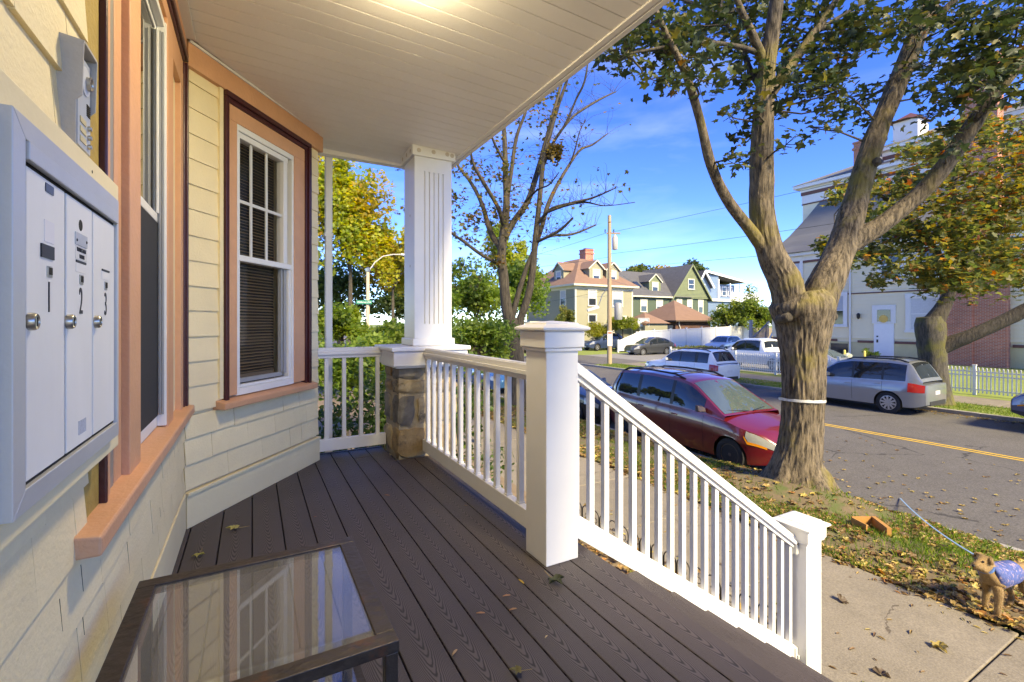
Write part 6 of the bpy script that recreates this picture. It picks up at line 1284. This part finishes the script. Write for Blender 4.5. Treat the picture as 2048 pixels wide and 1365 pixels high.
# the half bare maple beyond the railing
ZM = 15.7; q = P(1033, 700, ZM); mz = z_verge(7.7, 13.6)
MT = thing('maple_tree', 'half bare dark maple with many thin upright stems left of the tall post', 'tree', (q.x, q.y, mz), group='maple trees along the street')
def L4(name, pts, sides=10): return limb(name, MT, [(x, y, w, ZM + dz) for x, y, w, dz in [(p + (0,))[:4] for p in pts]], BARK2, sides, 4, None, .05)
mm_ = [L4('trunk', [(1036, 815, 52), (1034, 770, 38), (1031, 700, 30), (1026, 660, 32), (1020, 640, 30)], 18),
 L4('limb', [(1020, 650, 26), (1011, 600, 21), (1007, 553, 20), (1003, 510, 18), (1008, 460, 17), (1013, 408, 14), (1011, 343, 12), (1008, 259, 9), (1000, 180, 6), (996, 90, 3)], 12),
 L4('limb', [(1028, 665, 18), (1040, 640, 16), (1056, 593, 15), (1064, 550, 14), (1069, 500, 13), (1080, 392, 10), (1089, 311, 9), (1117, 210, 7), (1137, 150, 5), (1150, 60, 3)], 12),
 L4('limb', [(1024, 640, 12), (1036, 590, 11), (1052, 540, 9), (1066, 505, 8)]),
 L4('limb', [(1004, 535, 8), (985, 522, 7, -.4), (960, 508, 7, -.8), (928, 484, 6, -1.2), (900, 464, 5, -1.6), (880, 440, 3, -2)]),
 L4('limb', [(1003, 500, 13), (981, 464, 11, .3), (968, 420, 9, .6), (958, 395, 8, .8), (940, 363, 7, 1), (915, 330, 5, 1.3), (900, 290, 3, 1.6)]),
 L4('limb', [(1008, 455, 10), (1000, 424, 9, -.4), (985, 395, 8, -.6), (968, 367, 8, -.8), (948, 331, 6, -1), (940, 297, 4, -1.2), (930, 240, 2, -1.4)]),
 L4('limb', [(1010, 475, 14), (1030, 440, 13, .3), (1057, 400, 12, .5), (1081, 323, 10, .8), (1097, 263, 8, 1), (1121, 174, 6, 1.2), (1135, 120, 5, 1.4), (1150, 20, 3, 1.5)]),
 L4('branch', [(1013, 410, 9), (1022, 350, 8), (1033, 275, 7), (1053, 218, 5), (1060, 150, 3)]),
 L4('branch', [(1071, 492, 10), (1085, 450, 9, .3), (1097, 408, 9, .5), (1121, 359, 7, .8), (1158, 303, 5, 1.2), (1185, 290, 4, 1.4), (1215, 268, 2, 1.6)]),
 L4('branch', [(1072, 485, 7), (1095, 474, 6, -.3), (1121, 460, 6, -.5), (1146, 436, 4, -.8)]), L4('branch', [(1078, 482, 6), (1105, 472, 5, .3), (1138, 470, 5, .6), (1165, 462, 4, .8), (1192, 450, 3, 1)]),
 L4('branch', [(1074, 450, 7), (1100, 420, 6, -.4), (1138, 408, 6, -.8), (1186, 396, 4, -1.2), (1232, 376, 2, -1.6)]), L4('branch', [(1095, 425, 5, -.4), (1130, 412, 5, -.8), (1170, 405, 4, -1), (1210, 412, 2, -1.3), (1270, 405, 1.6, -1.7)]),
 L4('branch', [(1088, 330, 6), (1110, 280, 6, .4), (1140, 240, 5, .8), (1162, 222, 5, 1), (1202, 198, 4, 1.4), (1232, 184, 2, 1.7)]), L4('branch', [(1096, 300, 5), (1130, 250, 5, -.4), (1152, 200, 4, -.7), (1170, 160, 4, -1), (1180, 90, 2, -1.2)]),
 L4('branch', [(1138, 335, 4, 1), (1150, 300, 3, .8), (1160, 262, 2, .6), (1172, 240, 1.5, .5)]), L4('branch', [(1012, 330, 6), (990, 290, 5, -.5), (978, 250, 4, -.8), (972, 200, 3, -1)]), L4('branch', [(1050, 405, 5), (1075, 380, 4, -.6), (1098, 370, 3, -.9), (1118, 345, 2, -1.2)])]
limbpts = np.concatenate(mm_[1:])[:, :3]; tw = MB(); pos = []
for k in range(760):
    a = limbpts[random.randrange(len(limbpts))]
    if a[2] < 3.2: continue
    q = Vector(a) + Vector((random.gauss(0, .45), random.gauss(0, .45), random.uniform(-.1, .9))); twig(tw, a, q, .0065, .14)
    side = (a[0] * cy - a[1] * sy) / (a[0] * sy + a[1] * cy)
    n = random.choice((0, 0, 0, 1, 2)) if side > .02 else random.choice((1, 2, 4, 6)); 
    if n: pos.append(np.array(q) + rng.normal(size=(n, 3)) * .15)
for x, y, rp, n in ((920, 350, 30, 60), (935, 420, 34, 80), (915, 480, 30, 60), (950, 330, 25, 50), (930, 560, 25, 40), (1010, 350, 20, 45), (1005, 440, 26, 60), (1075, 230, 16, 40), (1080, 205, 14, 40), (1100, 190, 12, 30), (905, 400, 26, 60), (800, 330, 14, 25), (795, 420, 14, 20), (960, 440, 30, 60), (985, 520, 22, 40)):
    q = P(x, y, ZM + random.uniform(-1, 1)); pos.append(sprays(q, rp * ZM / F, n))
tag(tw.build('twigs', BARK2, MT), kind='stuff'); pos = np.concatenate(pos)
cr = leaves('crown', pos, rng.uniform(.08, .15, len(pos)), pick([(3, (.05, .06, .02)), (3, (.09, .085, .022)), (3, (.20, .14, .03)), (1, (.24, .11, .03))], len(pos)), LEAF, 'maple', MT, tilt=.9); tag(cr, kind='stuff')
q = P(1109, 306, ZM); npos = np.array(q) + rng.normal(size=(260, 3)) * np.array([.17, .17, .13])
nst = leaves('squirrel_nest', npos, rng.uniform(.10, .2, 260), pick([(2, (.10, .07, .02)), (1, (.16, .11, .03))], 260), LEAFD, 'oval'); tag(nst, 'round brown leaf nest among bare stems of the half bare maple', 'nest', kind='stuff')

# ------------------------------------------------------------------ background trees and shrubs
def tree(name, label, cat, c, r, n, size, pal, k=16, trunk=None, shape='clump', m=LEAF, group='trees and shrubs behind the street', stem_m=BARK2, tilt=None):
    c = Vector(c); zg = trunk if trunk is not None else c.z - r[2]
    t = thing(name, label, cat, (c.x, c.y, zg), group=group); pts, idx = bumpy(c, r, n, k); sh = rng.uniform(.75, 1.25, k)
    cols = pick(pal, len(pts)) * sh[idx][:, None]
    # turn each lump towards one hue of the palette
    hue = np.array([pal[i % len(pal)][1] for i in range(k)]); cols = cols * .55 + hue[idx] * .45
    s = MB(); s.tube([(c.x, c.y, zg - .2), (c.x + .05, c.y, zg + (c.z - zg) * .5), (c.x, c.y, c.z + r[2] * .3)], [max(.04, r[0] * .055), max(.03, r[0] * .045), .02], 8)
    for i in range(k): q = pts[idx == i].mean(0); s.tube([(c.x, c.y, max(zg + .1, c.z - r[2] * .5 + random.uniform(0, r[2] * .5))), tuple(q)], [max(.015, r[0] * .02), .01], 5, cap=False)
    s.build('trunk' if cat == 'tree' else 'stem', stem_m, t)
    o = leaves('crown', pts, rng.uniform(size * .7, size * 1.35, len(pts)), cols, m, shape, t, tilt=tilt); tag(o, kind='stuff'); return t
YG = [(3, (.34, .34, .05)), (3, (.24, .28, .045)), (2, (.14, .20, .035)), (2, (.46, .38, .06)), (.5, (.44, .25, .05))]
GR = [(3, (.15, .23, .04)), (3, (.11, .18, .035)), (2, (.22, .27, .05)), (1, (.07, .12, .025))]
GD = [(3, (.045, .075, .022)), (3, (.065, .10, .025)), (1, (.10, .13, .03))]
OR = [(3, (.42, .34, .06)), (3, (.34, .34, .055)), (2, (.22, .27, .05)), (.5, (.44, .22, .05))]
tree('yellow_tree', 'tall yellow green tree seen left of the fluted column', 'tree', P(700, 465, 48), (4.6, 3.6, 8.0), 9500, .40, YG, 30, -1.6)
tree('yellow_tree', 'orange tinged tree just left of the fluted column', 'tree', P(785, 535, 50), (3.7, 3.0, 5.4), 6000, .36, OR, 22, -1.6)
tree('yellow_tree', 'narrow yellow tree top rising behind the downspout', 'tree', P(655, 420, 47), (3.0, 2.8, 7.6), 4500, .40, YG, 18, -1.6)
tree('green_tree', 'dense green tree behind the half bare maple at left', 'tree', P(950, 610, 33), (3.4, 3.0, 3.0), 6500, .24, GR, 24, -1.6)
tree('green_tree', 'green tree between the half bare maple and the tan house', 'tree', P(1045, 580, 36), (2.2, 2.0, 3.6), 5000, .24, GR, 20, -1.5)
tree('green_tree', 'pale green tree top behind the stems of the half bare maple', 'tree', P(1010, 530, 40), (2.2, 2.2, 3.4), 3500, .26, YG[:3], 16, -1.5)
tree('green_tree', 'dark tree filling the gap behind the two street lamps', 'tree', P(830, 620, 66), (8, 5, 5.5), 6000, .5, GD, 26, -1.6)
tree('green_tree', 'dark green tree mass far left behind the yellow tree', 'tree', P(680, 600, 56), (7, 5, 6), 6000, .4, GD, 24, -1.6)
tree('shrub', 'bright green shrub below the green street sign', 'shrub', P(684, 655, 15), (1.0, 1.2, .95), 5000, .13, [(3, (.20, .27, .04)), (2, (.13, .20, .035)), (1, (.26, .28, .05))], 22, -1.5)
tree('shrub', 'green shrub left of the column base beyond the end railing', 'shrub', P(768, 682, 17), (1.2, 1.2, .75), 4000, .13, GR, 20, -1.5)
tree('shrub', 'dark leafy shrub below the downspout beyond the railing', 'shrub', P(690, 740, 10), (1.2, 1.2, 1.2), 5000, .11, GR, 22, -1.5, shape='oval')
# lilac right beside the porch
lc = Vector((1.75, 6.0, -.42)); t = thing('lilac_bush', 'leafy green bush growing close against the end of the porch', 'bush', (lc.x, lc.y, -1.43))
pts, idx = bumpy(lc, (1.35, 1.25, 1.0), 5200, 34, .6); e2, i2 = bumpy((2.15, 6.2, .35), (.75, .8, .75), 1100, 16, .6); pts = np.concatenate([pts, e2]); 
keep = ~((pts[:, 0] < 1.75) & (pts[:, 1] < 4.5)); pts = pts[keep]
s = MB()
for k in range(60):
    q = pts[random.randrange(len(pts))]; s.tube([(lc.x + random.uniform(-.4, .4), lc.y + random.uniform(-.4, .4), -1.45), (lc.x * .5 + q[0] * .5, lc.y * .5 + q[1] * .5, -.7), tuple(q)], [.016, .012, .005], 5)
s.build('stem', BARK2, t); o = leaves('crown', pts, rng.uniform(.055, .11, len(pts)), pick([(4, (.045, .085, .02)), (3, (.07, .125, .028)), (1.5, (.12, .17, .035)), (.3, (.2, .18, .04))], len(pts)), LEAF, 'oval', t); tag(o, kind='stuff')
tree('shrub', 'feathery green shrub between the column base and the half bare maple', 'shrub', P(955, 690, 10), (1.3, 1.1, .95), 4200, .09, GR, 22, -1.45, shape='oval')
tree('small_tree', 'small round leafed tree before the corner of the tan house', 'tree', P(1131, 640, 42), (1.25, 1.1, 1.2), 1800, .17, [(2, (.17, .19, .05)), (2, (.12, .15, .04)), (1, (.22, .2, .06))], 14, -1.6)
tree('hedge', 'yellow green hedge below the tan house windows', 'hedge', P(1195, 665, 47), (2.6, 1.2, .95), 3000, .17, [(2, (.26, .25, .04)), (2, (.16, .19, .035)), (1, (.30, .26, .05))], 16, -1.6)
tree('hedge', 'leafy vine clump right of the utility pole by the garage', 'hedge', P(1245, 650, 47), (1.9, 1.2, 1.15), 3000, .17, [(2, (.22, .25, .04)), (2, (.13, .18, .03)), (1, (.27, .26, .05))], 16, -1.6)
tree('green_tree', 'dark round tree behind the tan house and green house', 'tree', P(1272, 560, 95), (6.0, 5, 4.6), 5500, .5, [(3, (.06, .09, .02)), (2, (.10, .12, .025)), (1, (.15, .14, .03))], 26, -1.5)
tree('green_tree', 'dark tree peeping over the peak of the green house', 'tree', P(1392, 555, 110), (5.5, 5, 4.6), 4000, .6, GD, 20, -1.5)
tree('green_tree', 'orange tipped tree between the two roofs behind the green house', 'tree', P(1340, 560, 105), (4.5, 4, 3.8), 3000, .55, OR, 16, -1.5)
for x, y, rx, rz, lb in ((1455, 640, 2.6, 1.9, 'tall yellow green shrub right of the brick garage'), (1500, 625, 2.8, 2.6, 'taller green shrub against the blue house'), (1532, 640, 2.2, 2.0, 'green shrub beside the back stairs of the cream house')):
    tree('shrub', lb, 'shrub', P(x, y, 54), (rx, 1.6, rz), 3600, .22, [(2, (.20, .24, .045)), (2, (.11, .16, .03)), (2, (.15, .20, .04)), (1, (.06, .1, .025))], 20, -1.4)
tree('weeds', 'tall weeds at the foot of the white board fence', 'weeds', P(1400, 700, 40), (2.8, .8, .55), 1600, .14, [(2, (.14, .17, .04)), (1, (.2, .18, .06))], 14, -1.85)
tree('weeds', 'green plant between the two yellow bollards', 'weeds', P(1741, 712, 30), (.6, .5, .45), 700, .10, GR, 8, -1.8)
tree('shrub', 'white flowering bush behind the fence near the bollards', 'shrub', P(1690, 722, 28.3), (.75, .5, .42), 1300, .09, [(3, (.66, .66, .62)), (1, (.2, .26, .08))], 10, -1.8)

# ------------------------------------------------------------------ grass, fallen leaves, litter
def blades(name, x0, x1, y0, y1, n, zf, h=(.03, .09), dens=None, pal=None):
    xs = rng.uniform(x0, x1, n); ys = rng.uniform(y0, y1, n)
    if dens is not None:
        k = np.array([dens(a, b) for a, b in zip(xs, ys)]) > rng.uniform(0, 1, n); xs, ys = xs[k], ys[k]
    n = len(xs); zs = np.array([zf(a, b) for a, b in zip(xs, ys)]); hh = rng.uniform(*h, n); a = rng.uniform(0, 2 * np.pi, n); w = rng.uniform(.0025, .005, n); ln = rng.normal(0, .4, (n, 2)) * hh[:, None]
    dx, dy = np.cos(a) * w, np.sin(a) * w; V = np.zeros((n, 4, 3), np.float32)
    V[:, 0] = np.stack([xs - dx, ys - dy, zs - .01], 1); V[:, 1] = np.stack([xs + dx, ys + dy, zs - .01], 1)
    V[:, 2] = np.stack([xs + dx * .7 + ln[:, 0] * .4, ys + dy * .7 + ln[:, 1] * .4, zs + hh * .6], 1); V[:, 3] = np.stack([xs + ln[:, 0], ys + ln[:, 1], zs + hh], 1)
    i = np.arange(n) * 4; Fc = np.concatenate([np.stack([i, i + 1, i + 2], 1), np.stack([i, i + 2, i + 3], 1)])
    c = np.repeat(pick(pal or [(4, (.10, .17, .025)), (3, (.15, .21, .035)), (1, (.28, .25, .08)), (1, (.06, .11, .02))], n), 4, 0)
    return tag(fast(name, V.reshape(-1, 3), Fc, LEAF, c), kind='stuff', label=None)
from mathutils import noise as mn
def nz(x, y, s, o=0): return mn.noise(Vector((x * s + o, y * s - o, o * .7)))
def gd(x, y):
    d = math.hypot(x - TREE[0], y - TREE[1]); return max(0, min(1, .62 + nz(x, y, .9) * 1.3)) * (.10 if d < 1.35 else 1.)
o = blades('grass', 5.62, KX0, -.5, 6.5, 42000, z_verge, (.025, .085), gd); tag(o, 'patchy green grass on the near verge', 'grass')
o = blades('grass', 5.62, KX0, 6.5, 22, 30000, z_verge, (.03, .09), gd); tag(o, 'grass on the verge beside the parked cars farther along', 'grass')
o = blades('grass', KX1 + .15, 22.5, 3, 25.3, 22000, lambda x, y: -1.81, (.04, .10)); tag(o, 'grass strip across the street by the far kerb', 'grass')
LP_ = [(4, (.24, .145, .06)), (3, (.33, .22, .08)), (2, (.15, .085, .04)), (2, (.38, .29, .09)), (1, (.20, .19, .05)), (.6, (.36, .16, .05))]
def litter(name, label, xy, zf, size, pal=LP_, tilt=.32, curl=3.):
    n = len(xy); p = np.array([(x, y, zf(x, y) + random.uniform(.006, .03)) for x, y in xy]); o = leaves(name, p, rng.uniform(size * .6, size * 1.3, n), pick(pal, n, .3), LEAFM, 'maple', None, tilt=tilt, curl=curl)
    return tag(o, label, 'leaves', kind='stuff')
xy = [];
while len(xy) < 6500:
    x, y = random.uniform(5.55, KX0 + .02), random.uniform(.6, 13)
    e = .38 + .75 * nz(x, y, .8, 3) + (.35 if x < 5.85 or x > 8.2 else 0)
    if math.hypot(x - TREE[0], y - TREE[1]) < 1.5: e *= .22
    if random.random() < e: xy.append((x, y))
litter('fallen_leaves', 'brown and yellow fallen leaves lying thick on the near verge', xy, z_verge, .082)
xy = [(KX0 + .15 + abs(random.gauss(0, 1.1)), random.uniform(-1, 9)) for k in range(300)] + [(random.uniform(8.7, 14), random.uniform(0, 7)) for k in range(130)] + [(KX1 - abs(random.gauss(0, .25)) - .05, random.uniform(4.5, 8)) for k in range(160)]
litter('fallen_leaves', 'scattered yellow leaves lying on the asphalt of the street', xy, lambda x, y: ZR, .062, [(3, (.36, .26, .10)), (2, (.26, .16, .07)), (1, (.42, .34, .14))], .2)
xy = [(random.uniform(1.55, 3.6), random.uniform(1.95, 4.6)) for k in range(1500)] + [(3.6 + abs(random.gauss(0, .18)), random.uniform(2, 6)) for k in range(80)]
litter('fallen_leaves', 'brown leaf litter on the soil strip under the stair railing', xy, lambda x, y: ZW, .062)
xy = [(random.uniform(1.8, 5.6), random.uniform(-1, 5)) for k in range(230)] + [(5.6 - abs(random.gauss(0, .10)), random.uniform(.5, 6)) for k in range(160)]
n = len(xy); p = np.array([(x, y, z_walk(x) + .006) for x, y in xy]); TV = OVAL_V.copy(); OVAL_V[:] = OVAL_V * np.array([.45, 1, 1]); o = leaves('seed_litter', p, rng.uniform(.035, .075, n), pick(LP_, n, .3), LEAFM, 'oval', None, tilt=.12, curl=2.); OVAL_V[:] = TV
tag(o, 'small seeds and leaf scraps scattered over the sidewalk', 'leaves', kind='stuff')
xy = [(random.uniform(1.56, 2.6), random.uniform(1.95, 2.5)) for k in range(26)]; litter('red_leaves', 'few red leaves lying under the stair railing', xy, lambda x, y: ZW + .03, .05, [(1, (.30, .03, .03)), (1, (.4, .06, .05))])
p = onz(1620, 1200, z_walk(4)); 
for px, py, s_, lb in ((1680, 1203, .11, 'dark curled leaf on the sidewalk right of the lower post'), (1758, 1352, .10, 'dark dry leaf on the sidewalk at the bottom edge'), (1872, 1290, .11, 'yellow dry leaf on the sidewalk slab below the grass')):
    q = onz(px, py, z_walk(4.3)); o = leaves('dry_leaf', [tuple(q + Vector((0, 0, .015)))], [s_], [(.09, .06, .035) if 'dark' in lb else (.33, .25, .08)], LEAFM, 'maple', None, tilt=.25, curl=4.); tag(o, lb, 'leaf')
q = onz(1745, 1062, -1.58); q.z = z_verge(q.x, q.y) + .06; CB = thing('cardboard_tray', 'torn orange cardboard tray lying in the leafy verge', 'box', (q.x, q.y, q.z)); cm = mat('cardboard', (.42, .20, .06), .8, .12, 8)
u_ = Vector((cy, -sy, 0)); v_ = Vector((sy, cy, 0)); b = MB()
b.bar(q - u_ * .17 + v_ * .12, q - u_ * .15 - v_ * .10, .02, .13).bar(q + u_ * .12 + v_ * .14, q + u_ * .04 - v_ * .22, .05, .15).bar(q - u_ * .17 + v_ * .14 + Vector((0, 0, .02)), q + u_ * .13 + v_ * .14 + Vector((0, 0, .02)), .02, .10); b.build('side', cm, CB); MB().bar(q - u_ * .15 + Vector((0, 0, -.05)), q + u_ * .10 + Vector((0, 0, -.05)), .24, .01).build('bottom', DARK, CB)
# wire edging of the planting strip
WE = thing('wire_edging', 'low black wire hoop edging along the planting strip', 'garden edging', (3.62, 3, ZW)); WI = mat('black_wire', (.01, .01, .01), .5)
y = 1.95; first = None
while y < 5.2:
    pts = [(3.60, y + .075 * math.cos(a), ZW + (.22 + .07 * math.sin(a) if 0 <= a <= math.pi else 0)) for a in np.linspace(0, math.pi, 9)]; pts = [(3.60, y + .075, ZW - .05)] + pts + [(3.60, y - .075, ZW - .05)]
    MB().tube(pts, .006, 6).tube([(3.608, y + .03 * math.cos(a), ZW + .17 + .03 * math.sin(a)) for a in np.linspace(0, 5.6, 10)], .004, 5).build('hoop', WI, WE, smooth=True); y += .165

# ------------------------------------------------------------------ dog on a leash
FUR = mat('tan_fur', (.30, .19, .085), .9, .25, 14., .5, 120, spots=((.20, .12, .05), 6., .58))
gq = onz(1984, 1230, z_walk(5.6)); hd_ = Vector((-.97, .22, 0)).normalized(); sd = Vector((-hd_.y, hd_.x, 0))
DOG = thing('dog', 'tan dog in a blue patterned vest standing at the edge of the sidewalk', 'dog', tuple(gq))
def D(f, s, z): return gq + hd_ * f + sd * s + Vector((0, 0, z))
jn = {'pel': (D(-.40, 0, .40), .085), 'mid': (D(-.20, 0, .385), .095), 'che': (D(0, 0, .385), .105), 'nek': (D(.09, 0, .48), .062), 'hea': (D(.155, 0, .555), .062), 'muz': (D(.23, 0, .535), .036), 'nos': (D(.275, 0, .53), .024)}
ed = [('pel', 'mid'), ('mid', 'che'), ('che', 'nek'), ('nek', 'hea'), ('hea', 'muz'), ('muz', 'nos')]
for sg, nm in ((.065, 'l'), (-.065, 'r')):
    df = .03 if nm == 'l' else -.03
    jn.update({'fs' + nm: (D(.015, sg * .8, .32), .050), 'fe' + nm: (D(-.01 + df, sg, .21), .034), 'fw' + nm: (D(.012 + df, sg, .09), .025), 'fp' + nm: (D(.015 + df, sg, .025), .024), 'ft' + nm: (D(.055 + df, sg, .018), .018),
               'hs' + nm: (D(-.40, sg * .8, .33), .065), 'hk' + nm: (D(-.335 - df, sg, .22), .040), 'hh' + nm: (D(-.46 - df, sg, .125), .026), 'hp' + nm: (D(-.435 - df, sg, .025), .022), 'ht' + nm: (D(-.395 - df, sg, .018), .018),
               'ea' + nm: (D(.125, sg * .75, .605), .022), 'eb' + nm: (D(.135, sg * 1.15, .565), .014)})
    ed += [('che', 'fs' + nm), ('fs' + nm, 'fe' + nm), ('fe' + nm, 'fw' + nm), ('fw' + nm, 'fp' + nm), ('fp' + nm, 'ft' + nm), ('pel', 'hs' + nm), ('hs' + nm, 'hk' + nm), ('hk' + nm, 'hh' + nm), ('hh' + nm, 'hp' + nm), ('hp' + nm, 'ht' + nm), ('hea', 'ea' + nm), ('ea' + nm, 'eb' + nm)]
jn.update({'t1': (D(-.50, 0, .42), .028), 't2': (D(-.60, 0, .47), .02), 't3': (D(-.68, .02, .55), .012)}); ed += [('pel', 't1'), ('t1', 't2'), ('t2', 't3')]
ks = list(jn); me = bpy.data.meshes.new('body'); me.from_pydata([tuple(jn[k][0] - gq) for k in ks], [(ks.index(a), ks.index(b)) for a, b in ed], []); do = bpy.data.objects.new('body', me); C.objects.link(do); do.parent = DOG
md = do.modifiers.new('skin', 'SKIN'); md.use_smooth_shade = True; sv = me.skin_vertices[0].data
for i, k in enumerate(ks): sv[i].radius = (jn[k][1],) * 2
sv[0].use_root = True; do.modifiers.new('sub', 'SUBSURF').levels = 2; do.modifiers['sub'].render_levels = 2; me.materials.append(FUR)
# short fur over the body
bpy.context.view_layer.update(); dg = bpy.context.evaluated_depsgraph_get(); ev = do.evaluated_get(dg); em = ev.to_mesh()
hv = np.empty(len(em.vertices) * 3, np.float32); em.vertices.foreach_get('co', hv); hv = hv.reshape(-1, 3); hn = np.empty_like(hv); em.vertices.foreach_get('normal', hn.ravel()) if False else None
hn = np.array([tuple(v.normal) for v in em.vertices], np.float32); ev.to_mesh_clear()
ni = rng.integers(0, len(hv), 16000); b0 = hv[ni] + rng.normal(size=(16000, 3)) * .004; back = np.array([-hd_.x * .5, -hd_.y * .5, -.75]); tdir = back - (hn[ni] @ back)[:, None] * hn[ni] + hn[ni] * .35 + rng.normal(size=(16000, 3)) * .25
tdir /= np.linalg.norm(tdir, axis=1)[:, None] + 1e-6; sdv = np.cross(tdir, hn[ni]); sdv /= np.linalg.norm(sdv, axis=1)[:, None] + 1e-6; ln = rng.uniform(.008, .02, (16000, 1))
HVv = np.stack([b0 - sdv * .0011, b0 + sdv * .0011, b0 + tdir * ln], 1).reshape(-1, 3)
fu = fast('fur', HVv, np.arange(48000).reshape(-1, 3), LEAFM, np.repeat(pick([(3, (.30, .19, .085)), (2, (.38, .26, .13)), (1, (.18, .11, .05))], 16000, .25), 3, 0)); fu.parent = DOG; tag(fu, kind='stuff')
VST = mat('blue_vest', (.06, .10, .30), .8, .35, 40., .2, 90, spots=((.42, .30, .36), 30., .53))
vb = MB(); prof = [(-.33, .395, .098), (-.26, .39, .108), (-.14, .388, .116), (-.03, .39, .124), (.04, .42, .112), (.075, .47, .078)]
for f, z, r in prof:
    for j in range(20):
        a = 2 * math.pi * j / 20; vb.v.append(tuple(D(f + .02 * math.cos(a), math.sin(a) * r * .88, z + math.cos(a) * r)))
for i in range(len(prof) - 1):
    for j in range(20): vb.f.append((i * 20 + j, i * 20 + (j + 1) % 20, i * 20 + 20 + (j + 1) % 20, i * 20 + 20 + j))
vo = vb.build('vest', VST, DOG, smooth=True); vo.modifiers.new('thick', 'SOLIDIFY').thickness = .006
MB().lathe(D(.278, 0, .534), hd_, [(.014, -.01), (.012, .006), (.001, .01)], 10).build('nose', BLACK, DOG, smooth=True)
for sg in (1, -1): MB().lathe(D(.196, .036 * sg, .578), (hd_ + sd * sg * .8), [(.010, -.008), (.008, .003), (.001, .005)], 8).build('eye', BLACK, DOG, smooth=True)
MB().lathe(D(.105, 0, .495), (hd_ * .55 + Vector((0, 0, .8))), [(.066, -.012), (.070, -.012), (.070, .012), (.066, .012)], 18).build('collar', mat('blue_collar', (.07, .16, .38), .5), DOG, smooth=True)
DOG.scale = (.88, .88, .88); le = onz(1800, 998, ZR); a = gq + (D(.11, 0, .56) - gq) * .88
e_ = Vector((le.x, le.y, ZR + .012)); pts = [a + (e_ - a) * t_ - Vector((0, 0, .25 * t_ * (1 - t_))) for t_ in (0, .2, .4, .6, .8, 1)]
pts = [tuple(v) for v in pts]; s_ = smooth_path([(*v, .01) for v in pts], 6)
lo = MB()
for i in range(len(s_) - 1): lo.bar(s_[i][:3], s_[i + 1][:3], .022, .004)
lo = lo.build('leash', mat('blue_leash', (.20, .34, .52), .5), None); tag(lo, 'pale blue leash running from the dog collar out onto the street', 'leash')
